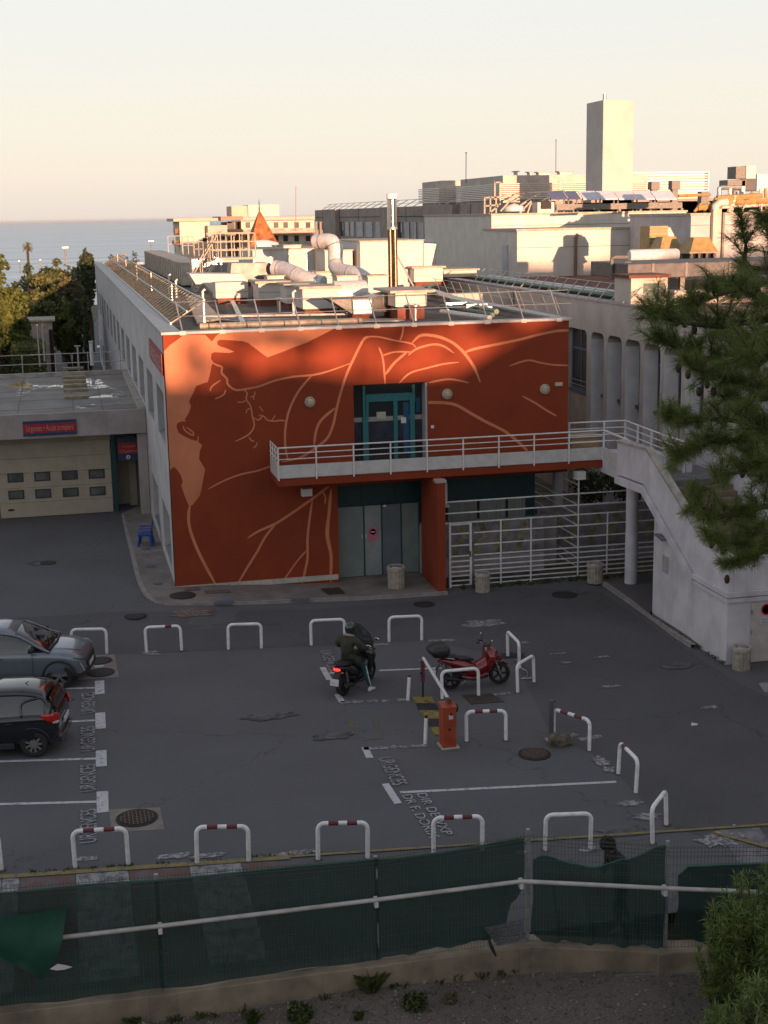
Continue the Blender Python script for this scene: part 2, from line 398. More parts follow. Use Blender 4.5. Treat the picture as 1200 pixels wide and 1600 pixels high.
# painted bay lines
M_line = worn('white_line_paint', (.50, .49, .50), ASPH, .60, 7)
M_lworn = worn('worn_white_paint', (.36, .35, .35), ASPH, .47, 9)
lines = MB(); wornl = MB()
def gline(mb, a, b, w, dz=.008):
    a = G(*a); b = G(*b); d = (b-a); d.z = 0; d.normalize(); s_ = Vector((-d.y, d.x, 0))*w/2
    n = max(1, int((b-a).length/1.0))
    for k in range(n):
        p = a.lerp(b, k/n); q = a.lerp(b, (k+1)/n)
        mb.add([(v.x, v.y, hgt(v.x, v.y)+dz) for v in (p-s_, q-s_, q+s_, p+s_)], [(0, 1, 2, 3)])
for a, b in (((60, 1077.5), (152, 1075)), ((70, 1130), (153, 1125.5)), ((-60, 1192), (154, 1185.5)), ((-60, 1258.5), (157, 1253)), ((625, 1238.5), (963, 1222)), ((515, 1052), (560, 1051)), ((592, 1048), (690, 1044)), ((782, 1037), (793, 1036))):
    gline(lines, a, b, .11)
for a, b in (((155.5, 1064), (156, 1085)), ((156.5, 1114), (157.5, 1139)), ((158, 1173), (158.5, 1198)), ((160, 1237), (160.5, 1270)), ((602, 1225), (622, 1256)), ((570, 1168), (578, 1185)), ((504, 1043), (515, 1063)), ((527, 1085), (535, 1098)), ((155, 1040), (155, 1043))):
    gline(lines, a, b, .16 if a[0] > 300 else .24, .010)
for a, b in (((532, 1098), (568, 1096.5)), ((573, 1096), (590, 1095)), ((597, 1095.5), (608, 1095)), ((620, 1094), (636, 1093)), ((568, 1170), (607, 1168.5)), ((611, 1166), (620, 1169)), ((624, 1168), (668, 1164.5)), ((669, 1001.5), (713, 1000)), ((585, 1008), (611, 1006.5)), ((223, 1021), (250, 1023)), ((770, 1086), (797, 1083)), ((900, 1148), (860, 1155)), ((905, 1156), (940, 1150)), ((905, 1330), (938, 1324)), ((805, 1334), (826, 1333)), ((120, 1343), (152, 1341))):
    gline(wornl, a, b, .17, .010)
L1 = struct(lines.build('parking_lines', M_line)); L2 = struct(wornl.build('worn_parking_lines', M_lworn))
# blotches of old paint and repair patches
_bn = [0]
def blotch(px, py, rx, ry, m, name='paint_blotch', dz=.012, seed=0):
    r_ = random.Random(seed+int(px*7+py)); c = G(px, py); pts = []
    for k in range(22):
        a = 2*math.pi*k/22; s_ = .55+.6*r_.random(); pts.append((c.x+rx*math.cos(a)*s_, c.y+ry*math.sin(a)*s_))
    _bn[0] += 1; return sheet(pts, dz+.0004*_bn[0], name, m)
for q in ((755, 974, .7, .35), (274, 1338, .45, .14), (328, 1337, .4, .13), (455, 1334, .6, .12), (985, 1256, .3, .16), (1012, 1276, .3, .18), (938, 1190, .2, .28), (951, 1203, .16, .18), (886, 1150, .3, .1), (1126, 1312, .5, .35), (236, 1019.5, .35, .1), (872, 1022, .3, .06), (941, 1027, .22, .1), (1111, 1106, .25, .12), (953, 1073, .3, .09), (883, 1036, .2, .08), (820, 1005, .2, .12)):
    blotch(*q, M_lworn)
M_patch = asphalt('dark_repair_patch', (.04, .036, .04), .1, False)
M_oil = worn('oil_stain', (.055, .05, .05), ASPH, .50, 3)
for q in ((300, 958, .7, .45, M_rustmark), (520, 1150, .5, .3, M_oil), (968, 1300, .55, .3, M_oil), (800, 1025, .5, .3, M_patch), (60, 880, .4, .4, M_oil), (905, 925, .35, .35, M_oil), (70, 1100, .8, .4, M_oil), (420, 1120, .7, .3, M_oil), (1060, 1040, .5, .3, M_oil)):
    blotch(*q[:4], q[4], 'asphalt_patch', .009)
# faint yellow lines near the scooters
fy = MB()
for a, b in (((540, 1118), (556, 1155)), ((579, 1115), (597, 1150)), ((545, 1115), (552, 1140)), ((566, 1157), (600, 1153)), ((584, 1117), (590, 1130))): gline(fy, a, b, .05, .008)
struct(fy.build('faded_yellow_lines', worn('faded_yellow', (.13, .10, .04), ASPH, .5, 12)))

# round covers and the concrete collars round them
M_iron = mat('cast_iron', (.035, .03, .028), .7, .25, 14, metal=.3, bump=.5)
def cover(px, py, r, label, collar=None, grate=False, dz=.012):
    c = G(px, py); z = hgt(c.x, c.y)
    t = thing('manhole_cover', label, 'manhole cover', (c.x, c.y, z))
    mb = MB(); mb.lathe([(0, dz+.012), (r*.86, dz+.012), (r*.88, dz+.004), (r*.92, dz+.004), (r*.94, dz+.014), (r, dz+.012), (r+.01, -.02)], (c.x, c.y, z), 28); mb.build('cover_plate', M_iron, t, smooth='auto')
    if grate:
        g = MB()
        for k in range(-4, 5):
            w = math.sqrt(max(0, (r*.82)**2-(k*r*.19)**2)); g.box(c.x-w, c.y+k*r*.19-.012, z+dz+.012, c.x+w, c.y+k*r*.19+.012, z+dz+.03); g.box(c.x+k*r*.19-.012, c.y-w, z+dz+.012, c.x+k*r*.19+.012, c.y+w, z+dz+.028)
        g.build('grate', mat('worn_iron', (.12, .09, .07), .6, .2, 20, metal=.5), t)
    if collar:
        mb = MB(); mb.prism([(G(*q).x, G(*q).y, hgt(G(*q).x, G(*q).y)-.05) for q in collar], (0, 0, .056)); mb.build('concrete_collar', mat('collar_concrete', (.20, .18, .155), .92, .15, 3, bump=.2, fine=.3), t)
    return t
cover(214, 1279, .42, 'round iron manhole cover set in a pale concrete square in front of the lot edge', ((170, 1265), (250, 1262), (257, 1296), (175, 1301)), True)
cover(835, 1179, .36, 'round grated drain cover near the rock and the grey post', None, True)
cover(663, 945, .33, 'round dark cover in the lane before the red column')
cover(212, 963, .33, 'round brown cover in the lane behind the left hoops')
cover(75, 880, .27, 'small round cover on the asphalt before the garage door')
cover(882, 930, .4, 'round dark cover near the right-hand concrete bin of the fence')
cover(156, 1033, .33, 'upper of two round covers in the concrete patch by the grey car', ((120, 1026), (179, 1022), (186, 1058), (122, 1062)))
cover(158, 1051.5, .36, 'lower of two round covers in the concrete patch by the grey car', None)
c = thing('manhole_cover', 'oval iron cover in the pavement at the foot of the mural corner', 'manhole cover', tuple(G(285, 930, .08)))
mb = MB(); mb.lathe([(0, .014), (.36, .014), (.4, .01), (.41, -.02)], tuple(G(285, 930, .08)), 24); mb.build('cover_plate', M_iron, c, smooth='auto')
q = [G(*p) for p in ((722, 1087), (768, 1084), (788, 1097), (736, 1101))]
t = thing('manhole_cover', 'square rust brown cover beside the foot of the hoop near the orange barrier', 'manhole cover', tuple(q[0])); mb = MB(); mb.prism([(p.x, p.y, 0) for p in q], (0, 0, .016)); mb.build('cover_plate', mat('rusty_cover', (.07, .05, .04), .7, .2, 10, metal=.3), t)
q = [G(*p) for p in ((1185, 1068), (1215, 1066), (1230, 1078), (1195, 1082))]
t = thing('manhole_cover', 'square cover in a pale frame near the right edge by the service door', 'manhole cover', tuple(q[0])); mb = MB(); mb.prism([(p.x, p.y, 0) for p in q], (0, 0, .016)); mb.build('cover_plate', M_kerb, t)

# ---------------------------------------------------------------- writing
def text_mesh(name, s, origin, xdir, ydir, height, m, parent=None, width=None, ext=0., thick=0.):
    cu = bpy.data.curves.new(name, 'FONT'); cu.body = s; cu.size = 1; cu.extrude = ext; cu.offset = thick
    ob = bpy.data.objects.new('tmp', cu); COL.objects.link(ob)
    bpy.context.view_layer.update()
    me = bpy.data.meshes.new_from_object(ob.evaluated_get(bpy.context.evaluated_depsgraph_get()))
    COL.objects.unlink(ob); bpy.data.objects.remove(ob)
    co = np.empty(len(me.vertices)*3); me.vertices.foreach_get('co', co); co = co.reshape(-1, 3)
    x0, x1 = co[:, 0].min(), co[:, 0].max(); cap = .72
    sx = (width/(x1-x0)) if width else height/cap
    sy = height/cap
    X = Vector(xdir).normalized(); Y = Vector(ydir).normalized(); Zv = X.cross(Y); o_ = off(parent)
    out_ = []
    for c in co:
        p = Vector(origin) + X*((c[0]-x0)*sx) + Y*(c[1]*sy) + Zv*c[2] - o_; out_ += [p.x, p.y, p.z]
    me.vertices.foreach_set('co', out_); me.materials.clear(); me.materials.append(m); me.name = name; me.update()
    o = bpy.data.objects.new(name, me); COL.objects.link(o)
    if parent is not None: o.parent = parent
    return o
M_let = worn('worn_letter_paint', (.30, .29, .31), ASPH, .53, 14)
M_let2 = worn('fresher_letter_paint', (.36, .35, .37), ASPH, .55, 14)
def gtext(s, a, b, h, m=None):
    a = G(*a); b = G(*b); d = b-a; d.z = 0; L = d.length; d.normalize(); y_ = Vector((-d.y, d.x, 0))
    return struct(text_mesh('ground_lettering', s, (a.x, a.y, .026), d, y_, h, m or M_let, width=L, thick=.009))
gtext('URGENCES', (148.5, 1115), (147.5, 1082), .34); gtext('URGENCES', (149, 1174), (148, 1136), .34); gtext('URGENCES', (149.5, 1237), (149, 1195), .34); gtext('URGENCES', (151, 1317), (150.5, 1265), .34)
gtext('URGENCES', (590.5, 1186), (614, 1229), .34); gtext('URGENCES', (500, 1018), (514, 1049), .3)
gtext('DR F. DORIX', (628, 1244), (672, 1312), .21, M_let2); gtext('DIR DEWXP', (651, 1242), (693, 1307), .21, M_let2)

# ================================================================ MAIN BUILDING
YF = 42.88; XL = 3.0; XR = 16.15; ZT = 8.32
M_mural = mat('mural_dark_red', (.24, .034, .007), .85, .06, .8, bump=.12, streak=.22, grime=(.15, .018, .009))
M_peach = mat('mural_peach', (.58, .20, .10), .85, .06, 1.0, bump=.12)
M_grpanel = mat('grey_green_panel', (.20, .235, .225), .45, .08, 3, streak=.15)
main = thing('hospital_building', 'dark red two storey building with a peach line mural and a roof full of ducts', 'building', (XL, YF, 0))
w = MB()
w.box(XL, YF, -.3, 8.31, YF+.3, ZT); w.box(8.31, YF, 3.3, 8.91, YF+.3, ZT); w.box(8.91, YF, 3.3, 11.31, YF+.3, 3.9); w.box(8.91, YF, 6.52, 11.31, YF+.3, ZT); w.box(11.31, YF, 3.3, XR, YF+.3, ZT)
w.box(8.05, YF+.3, -.3, 8.31, YF+.9, 3.3); w.box(8.75, YF+.3, 3.9, 8.91, YF+.9, 6.6); w.box(11.31, YF+.3, 3.9, 11.45, YF+.9, 6.6); w.box(8.75, YF+.3, 6.6, 11.45, YF+.9, 6.7); w.box(8.05, YF+.3, 3.3, 11.5, YF+3, 3.7)
w.build('front_wall', M_mural, main)
pl = MB(); pl.box(XL+.02, YF-.035, .2, 8.27, YF-.0025, .37); pl.build('plinth', mat('plinth_cream', (.45, .41, .36), .9, .1, 5, streak=.3), main)
# --- side wall with window openings (bays every 5.22 m)
sw = MB(); YE = 118.; TH = .34
XW = XL+TH
sw.box(XL-.0, YF+.004, -.4, XW, YE, .7); sw.box(XL, YF+.004, 2.4, XW, YE, 4.72); sw.box(XL, YF+.004, 6.4, XW, YE, ZT)
NB = 14
y = YF+.004
for k in range(NB):
    a = 44.0+5.22*k; b = a+3.2
    sw.box(XL, y, 4.72, XW, a, 6.4); sw.box(XL, y, .7, XW, a, 2.4); y = b
sw.box(XL, y, 4.72, XW, YE, 6.4); sw.box(XL, y, .7, XW, YE, 2.4)
sw.box(XW, YE-.3, -.4, XR, YE, ZT)
sw.build('side_wall', M_sidewall, main)
M_blind = mat('cream_blind', (.42, .38, .30), .8, .05, 3)
M_sill = mat('blue_grey_sill', (.15, .17, .20), .6, .1, 5)
for k in range(NB):
    a = 44.0+5.22*k; b = a+3.2
    for z0, z1 in ((.7, 2.4), (4.72, 6.4)):
        if z0 < 1 and k > 2: continue
        f = MB(); f.box(XW-.06, a, z0, XW+.0, a+.06, z1); f.box(XW-.06, b-.06, z0, XW, b, z1); f.box(XW-.06, a+.06, z1-.06, XW, b-.06, z1); f.box(XW-.06, (a+b)/2-.03, z0, XW, (a+b)/2+.03, z1-.06)
        fr = f.build('window', M_metal, main)
        MB().box(XW-.03, a+.06, z0+.04, XW-.02, b-.06, z1-.06).build('pane', M_glass, fr)
        MB().box(XW-.012, b-1.3, z0+.04, XW-.006, b-.06, z1-.06).build('blind', M_blind, fr)
        s_ = MB(); s_.add([(XL+.02, a+.01, z0+.004), (XW-.065, a+.01, z0+.1), (XW-.065, b-.01, z0+.1), (XL+.02, b-.01, z0+.004)], [(0, 3, 2, 1)]); s_.build('sill', M_sill, fr)
MB().box(XR-.3, YF+.31, 3.3, XR-.002, 60, ZT).box(XR-.3, YF+4, -.4, XR-.05, 60, 3.3).build('east_wall', M_beige, main)
# roof, coping
r_ = MB(); r_.box(XL+.5, YF+.4, 7.9, XR-.4, YE-.3, 8.14); r_.build('roof', M_gravelroof, main)
MB().box(6.2, YF+2.6, 8.142, XR-1.5, YE-2, 8.16).build('roof_membrane', M_roofdark, main)
M_cop = mat('coping_metal', (.33, .33, .34), .5, .1, 4, streak=.1, metal=.2)
cp = MB(); cp.box(XL-.06, YF-.07, ZT, XR+.06, YF+.42, ZT+.09); cp.box(XL-.06, YF+.42, ZT, XL+.55, YE, ZT+.088); cp.box(XR-.42, YF+.42, ZT, XR+.06, 60, ZT+.088)
cp.build('coping', M_cop, main, bevel=.01)
for k in range(11):
    x = XL+.6+k*1.22; MB().box(x-.09, YF-.078, ZT-.02, x+.09, YF-.072, ZT+.1).build('coping_clip', M_lightwall, main)
# small red banner sign on the side wall
s_ = MB(); s_.box(XL-.06, 43.2, 7.05, XL-.01, 49.2, 7.72); sg = s_.build('wall_sign', mat('sign_red', (.30, .018, .03), .5, .06, 5), main)
text_mesh('sign_lettering', 'URGENCES', (XL-.065, 48.7, 7.18), (0, -1, 0), (0, 0, 1), .4, mat('sign_pale_letters', (.55, .35, .35), .6, .05), sg, width=5.0)
# --- mural
def P7(x, y): return PY(250+x/3.6364, 500+y/3.6372, YF-.004)
def P8(x, y): return PY(560+x/3.5294, 490+y/3.531, YF-.004)
mu = MB()
def clampx(p): return (min(max(p.x, XL+.01), XR-.01), p.y, min(p.z, ZT-.003))
A = [(12,178),(60,140),(100,112),(135,84),(255,84),(275,103),(295,122),(312,100),(335,72),(500,58),(800,50),(985,42),(940,75),(895,98),(830,130),(760,155),(700,180),(610,212),(580,190),(500,130),(470,120),(400,115),(340,112),(325,120),(325,140),(345,152),(375,160),(422,180),(395,188),(310,182),(292,190),(290,205),(290,222),(302,240),(292,262),(286,300),(272,352),(240,362),(205,375),(188,415),(165,462),(176,490),(165,525),(140,566),(150,578),(125,576),(100,585),(92,605),(105,640),(135,660),(180,680),(215,690),(240,712),(226,745),(222,790),(240,820),(257,850),(248,890),(236,960),(225,1000),(205,1025),(186,1050),(172,1055),(162,1050),(140,1000),(120,940),(130,920),(118,880),(96,850),(80,835),(58,850),(40,860),(30,800),(22,600),(16,400)]
from mathutils.geometry import tessellate_polygon
_pts = [Vector(clampx(P7(*q))) for q in A]; _k = []
for p_ in _pts:
    if not _k or (p_-_k[-1]).length > .02: _k.append(p_)
mu.add([tuple(v) for v in _k], [tuple(t_) for t_ in tessellate_polygon([[Vector((v.x, v.z, 0)) for v in _k]])])
def spl(pts, n=5):
    out_ = []
    for i in range(len(pts)-1):
        p0 = pts[max(i-1, 0)]; p1 = pts[i]; p2 = pts[i+1]; p3 = pts[min(i+2, len(pts)-1)]
        for k in range(n):
            t = k/n; out_.append(tuple(.5*((2*b)+(c-a)*t+(2*a-5*b+4*c-d)*t*t+(-a+3*b-3*c+d)*t**3) for a, b, c, d in zip(p0, p1, p2, p3)))
    out_.append(tuple(pts[-1])); return out_
depth_i = [0]
def ribbon(pts, w, P, w2=None, mid=None):
    pts = spl(pts); n = len(pts); L = []; Rr = []; depth_i[0] += 1
    for i, p in enumerate(pts):
        a = pts[max(0, i-1)]; b = pts[min(n-1, i+1)]; dx, dy = b[0]-a[0], b[1]-a[1]; l = math.hypot(dx, dy) or 1
        t = i/(n-1); ww = w*(.35+.65*min(1, 8*t))*(.35+.65*min(1, 8*(1-t))) if w2 is None else w+(w2-w)*t
        nx, ny = -dy/l*ww/2, dx/l*ww/2
        L.append(clampx(P(p[0]+nx, p[1]+ny))); Rr.append(clampx(P(p[0]-nx, p[1]-ny)))
    e = .0012*(depth_i[0] % 5+1)
    v = [(q[0], q[1]-e, q[2]) for q in L+Rr]
    mu.add(v, [(i, i+1, n+i+1, n+i) for i in range(n-1)])
for pts, w in ((((172,1045),(163,1100),(165,1160),(180,1220),(215,1310),(265,1410),(318,1505)), 17), (((272,962),(350,920),(450,880),(560,855),(640,825)), 10),
    (((288,235),(320,255),(352,268),(350,300),(380,335),(385,365),(430,397),(500,390),(570,375),(650,345),(760,322),(870,312),(960,290),(1085,245)), 12),
    (((862,315),(790,400),(735,510),(712,620),(712,720),(728,800)), 13), (((1190,95),(1160,105),(1110,200),(1060,310),(1025,420),(1000,520),(985,590),(955,665),(900,715),(800,780),(690,808)), 14),
    (((995,500),(940,545),(905,585),(885,640),(875,715)), 15), (((345,342),(310,365),(290,385),(285,405)), 8), (((372,395),(365,420),(340,437),(312,448)), 8),
    (((470,395),(495,415),(490,450),(515,490),(525,550),(535,600),(510,645),(460,675),(425,690)), 9), (((440,465),(465,468),(490,455)), 7), (((540,405),(535,430),(512,438)), 7), (((535,430),(530,455)), 6),
    (((565,490),(575,505),(587,520)), 6), (((490,530),(495,510),(520,500)), 7), (((525,550),(560,568),(585,545),(610,568),(650,575),(690,570),(720,580)), 8), (((635,572),(655,540)), 6), (((560,540),(585,545)), 6), (((505,665),(520,685),(537,688)), 7), (((553,695),(545,715),(530,728)), 7),
    (((130,600),(140,625),(165,645),(190,655),(185,635),(150,610)), 8), (((200,690),(215,685),(217,660)), 7),
    (((960,945),(920,975),(860,1020),(760,1090),(660,1155),(560,1200),(497,1240)), 14), (((660,1155),(600,1230),(550,1320),(500,1400),(438,1505)), 13), (((865,1025),(850,1130),(838,1240),(838,1350),(825,1420),(808,1498)), 14), (((832,1310),(780,1370),(730,1440),(690,1498)), 9), (((925,975),(940,1010),(936,1045)), 9)):
    ribbon(pts, w, P7)
ribbon(((972,960),(962,1080),(952,1220),(972,1340),(968,1490)), 18, P7); ribbon(((955,1120),(948,1220),(970,1330)), 16, P7)
for pts, w in ((((-5,200),(25,150),(60,128),(120,130),(200,148),(290,165),(320,190)), 9), (((248,70),(243,110),(230,148)), 9), (((295,163),(345,120),(430,125),(500,150),(545,180),(590,225),(640,300),(672,380)), 16),
    (((585,215),(640,195),(760,170),(880,145),(1000,115),(1100,95),(1170,93)), 14), (((275,230),(320,195),(410,170),(470,180),(527,218)), 11), (((112,185),(130,230),(140,290),(147,388)), 10), (((133,232),(200,212),(290,212)), 9),
    (((265,215),(200,270),(150,335)), 14), (((225,383),(285,328),(380,300),(470,278),(555,268)), 10), (((385,382),(440,370),(500,362),(560,370),(610,382)), 11), (((830,290),(930,258),(1000,270),(1070,282),(1170,286)), 10), (((903,455),(970,490),(1040,535),(1093,565)), 11)):
    ribbon(pts, w, P8)
ribbon(((385,490),(470,492),(540,505),(620,550),(700,595),(800,645),(860,690),(900,725),(932,758)), 17, P8, w2=15)
mu.build('mural', M_peach, main)

# --- doors
dr = MB(); dr.box(8.31, YF+.5, 2.47, 11.14, YF+.56, 3.3); lint = dr.build('door_transom', mat('dark_teal_panel', (.004, .035, .04), .45, .1, 5), main)
for x in (9.2, 10.35): MB().box(x-.01, YF+.494, 2.47, x+.01, YF+.499, 3.3).build('panel_joint', M_dark, lint)
ed = MB(); xs_ = [8.31, 9.27, 9.87, 10.53, 11.14]
edge = []
for i in range(4):
    a, b = xs_[i]+.02, xs_[i+1]-.02
    d = MB(); d.box(a, YF+.52, .1, b, YF+.56, 2.46)
    col = (.19, .235, .225) if i in (0, 3) else ((.27, .30, .31) if i == 1 else (.13, .165, .19))
    leaf = d.build('door_leaf', mat('door_leaf_tone_%d' % (0 if i in (0, 3) else i), col, .4, .07, 2.5, streak=.12), main, bevel=.006)
    if i == 1:
        n_ = MB(); n_.box(9.42, YF+.505, 1.28, 9.72, YF+.515, 1.72); nn = n_.build('notice', mat('notice_pink', (.55, .16, .22), .6, .08, 20), leaf)
        t_ = MB(); t_.lathe([(0, 0), (.10, 0)], (0, 0, 0), 20, 'y'); t_.v = [(v[0]+9.57, YF+.502, v[2]+1.58) for v in t_.v]; t_.build('no_entry_disc', mat('notice_red', (.5, .02, .05), .6, 0), nn)
        MB().box(9.50, YF+.499, 1.56, 9.64, YF+.501, 1.6).build('no_entry_bar', M_white, nn)
    if i in (0, 1): MB().box(b-.06 if i == 0 else a+.02, YF+.49, 1.38, b-.03 if i == 0 else a+.05, YF+.52, 1.52).build('handle', M_white, leaf)
fr = MB()
for x in xs_: fr.box(x-.02, YF+.49, .08, x+.02, YF+.57, 2.47)
fr.box(8.31, YF+.57, .0, 11.14, YF+.6, 3.3); fr.build('door_frame', mat('door_frame_dark', (.02, .06, .065), .5, .1), main)
st = MB(); st.box(8.31, YF-.001, -.1, 11.2, YF+.5, .09); st.build('doorstep', M_pave, main)
# glazed balcony door
g = MB(); g.box(8.91, YF+.42, 3.9, 11.31, YF+.44, 6.52); dg = g.build('balcony_door', M_glass, main)
def dp(x0, y0, x1, y1, d=.36, t=.06):
    a = PY(540+x0/8.571, 590+y0/8.571, YF+d); b = PY(540+x1/8.571, 590+y1/8.571, YF+d); return (a.x, YF+d, b.z, b.x, YF+d+t, a.z)
fr = MB()
for r4 in ((225,115,270,560),(228,550,315,1130),(640,300,705,1110),(860,300,935,1090),(890,95,930,300),(270,230,890,300),(272,300,312,560),(855,230,935,320)): fr.box(*dp(*r4, d=.34+.001*len(fr.v)/8))
for x in (9.02,): pass
fr.build('door_frame', M_tealframe, dg)
MB().box(*dp(415, 462, 540, 552, d=.33, t=.004)).build('paper_notice', mat('paper_cream', (.42, .42, .34), .8, .04), dg)
MB().box(*dp(742, 532, 810, 607, d=.33, t=.004)).build('paper_notice', mat('paper_white', (.6, .58, .56), .8, .04), dg)
MB().box(*dp(770, 330, 855, 1020, d=.40, t=.01)).build('blue_panel', mat('blue_door_panel', (.01, .08, .17), .35, .1, 5), dg)
MB().box(*dp(945, 270, 1000, 460, d=.40, t=.01)).build('blue_panel', MATS['blue_door_panel'], dg)
MB().box(*dp(105, 540, 1050, 552, d=.405, t=.008)).build('handrail_inside', mat('pale_strip', (.3, .3, .3), .5, 0), dg)
dk = MB(); dk.box(*dp(102, 552, 1055, 850, d=.408, t=.004)); dk.build('parapet_glimpse', mat('dim_blue_glass', (.035, .04, .06), .15, .2, 3), dg)
MB().box(11.31-.045, YF-.012, 3.9, 11.31+.02, YF+.41, 6.5).build('door_reveal_trim', mat('reveal_pale', (.36, .33, .34), .7, .05), main)
c = PY(540+1162/8.571, 590+658/8.571, YF)
MB().box(c.x-.05, YF-.02, c.z-.05, c.x+.05, YF-.006, c.z+.05).build('wall_switch', M_white, main)
# round bulkhead lamps and the emergency light
for px, py, w_ in ((484, 628, 'leftmost round pale wall lamp on the mural above the end of the balcony'), (698.5, 615.5, 'middle round pale wall lamp beside the glazed balcony door'), (851, 608, 'rightmost round pale wall lamp near the right end of the red wall')):
    c = PY(px, py, YF); t = thing('wall_lamp', w_, 'wall lamp', (c.x, c.y, c.z), 0, 'round wall lamps on the mural')
    mb = MB(); mb.lathe([(.17, 0), (.17, -.05), (.15, -.08), (.135, -.08), (.135, -.06)], (c.x, c.y-.006, c.z), 26, 'y'); mb.build('lamp_ring', mat('lamp_ring_paint', (.5, .44, .36), .5, .08, 8), t, smooth='auto')
    mb = MB(); mb.lathe([(.135, -.06), (.10, -.09), (.05, -.1), (0, -.102)], (c.x, c.y-.006, c.z), 22, 'y'); mb.build('diffuser', mat('lamp_diffuser', (.55, .46, .33), .35, .06, 10), t, smooth=True)
    mb = MB()
    for dz in (-.045, 0, .045): mb.box(c.x-.1, c.y-.118, c.z+dz-.006, c.x+.1, c.y-.104, c.z+dz+.006)
    mb.build('guard', MATS['lamp_ring_paint'], t)
c = PY(872.5, 600, YF); t = thing('emergency_light', 'small rectangular cream light box near the top right lamp of the red wall', 'light box', (c.x, c.y, c.z))
MB().box(c.x-.13, YF-.07, c.z-.06, c.x+.13, YF-.008, c.z+.06).build('housing', mat('cream_plastic', (.5, .46, .33), .5, .05), t, bevel=.01)
c = PY(479, 769.5, YF-.25)
t = thing('junction_box', 'white box fixed under the left end of the balcony slab', 'light box', (c.x, c.y, c.z)); MB().box(c.x-.17, c.y-.12, c.z-.11, c.x+.17, c.y+.12, c.z+.13).build('housing', M_white, t, bevel=.012)
c = PY(600, 789, YF+.45); t = thing('door_closer_camera', 'tiny camera above the grey green double door', 'camera', (c.x, c.y, c.z))
mb = MB(); mb.tube([(c.x-.14, c.y, c.z+.08), (c.x-.08, c.y-.08, c.z+.04), (c.x+.1, c.y-.08, c.z+.04), (c.x+.16, c.y, c.z+.08)], .012); mb.build('bracket', M_rubber, t)
MB().box(c.x-.05, c.y-.1, c.z-.05, c.x+.05, c.y+.01, c.z+.02).build('sensor', M_white, t)

# --- red column (fin) beside the door
fin = thing('red_column', 'dark red wall fin standing out beside the ground floor door', 'column', (11.25, 40.9, 0))
mb = MB(); mb.box(11.10, 40.9, -.1, 11.36, YF-.003, 3.66); mb.build('column_wall', M_mural, fin)
MB().box(11.05, 40.86, 3.58, 11.40, 41.2, 3.665).build('cap', mat('fin_cap', (.4, .3, .27), .8, .1), fin)

# --- balcony
bal = thing('balcony', 'long balcony with white panels and rails over a red slab across the mural wall', 'balcony', (6.2, 41.38, 3.67))
YB = 41.38; X0 = 6.2; X1 = 16.8
mb = MB(); mb.box(X0-.02, YB+.04, 3.67, X1, YF-.003, 3.9); mb.build('slab', M_mural, bal)
MB().box(X0, YB+.06, 3.901, X1, YF-.004, 3.915).build('floor', M_conc, bal)
M_panel = mat('balcony_panel_white', (.56, .54, .53), .6, .06, 4, streak=.18, grime=(.2, .19, .18))
for k in range(9):
    a = X0+k*1.1778; b = a+1.1778
    MB().box(a+.03, YB, 3.93, b-.03, YB+.03, 4.33).build('panel', M_panel, bal)
for k in range(10):
    a = X0+k*1.1778; mb = MB(); mb.box(a-.022, YB-.035, 3.86, a+.022, YB-.003, 4.86); mb.build('post', M_rail, bal)
for z in (4.88, 4.70, 4.52):
    mb = MB(); mb.tube([(X0, YB-.02, z), (X1, YB-.02, z)], .024 if z > 4.8 else .016, 8); mb.build('rail', M_rail, bal)
mb = MB(); 
for y in (YB+.02, YB+.5, YB+.98, YF-.05): mb.box(X0-.035, y-.02, 3.9, X0+.0, y+.02, 4.88)
mb.build('side_post', M_rail, bal)
mb = MB(); mb.box(X0-.03, YB+.04, 3.9, X0-.01, YF-.07, 4.42); mb.build('side_panel', M_panel, bal)
for z in (4.88, 4.70, 4.52): MB().bar((X0-.018, YB, z), (X0-.018, YF-.03, z), .03).build('side_rail', M_rail, bal)
# right return of the balcony towards the stair
mb = MB(); mb.box(X1, 39.55, 3.93, X1+.03, YB-.04, 4.33); mb.build('return_panel', M_panel, bal)
mb = MB(); mb.bar((X1+.015, YB, 4.88), (X1+.015, 39.45, 4.86), .06, .045); mb.build('return_rail', M_rail, bal)
mb = MB(); mb.box(X1-.003, 39.55, 3.5, 18.9, YF+.3, 3.67); mb.box(X1+.003, 39.55, 3.67, 18.9, YF+.4, 3.9); mb.build('bridge_slab', M_plaster, bal)

# ---------------------------------------------------------------- undercroft beside the red column
low = thing('ground_floor_glazing', 'dark teal band over curtained windows under the right of the balcony', 'windows', (13, YF+.32, 0))
mb = MB(); mb.box(11.14, YF+.32, 2.44, 15.12, YF+.5, 3.3); mb.box(14.8, YF+.32, 1.8, 15.12, YF+.5, 2.44); mb.build('teal_band', MATS['dark_teal_panel'], low)
M_curt = mat('pale_curtain', (.20, .23, .21), .8, .12, 3, stretch=(9, 1, .4))
for i, (a, b) in enumerate(((11.4, 12.0), (12.1, 13.1), (13.2, 14.1), (14.2, 14.8))):
    MB().box(a, YF+.36, 1.8, b, YF+.4, 2.44).build('window', M_curt, low)
MB().box(11.14, YF+.41, 1.7, 15.12, YF+.5, 2.44).build('window_frame', M_dark, low)
mb = MB(); mb.box(11.14, YF+.30, -.2, 15.9, YF+.5, 1.8); mb.build('lower_wall', mat('lilac_grey_wall', (.33, .29, .30), .9, .1, 2, streak=.2), low)
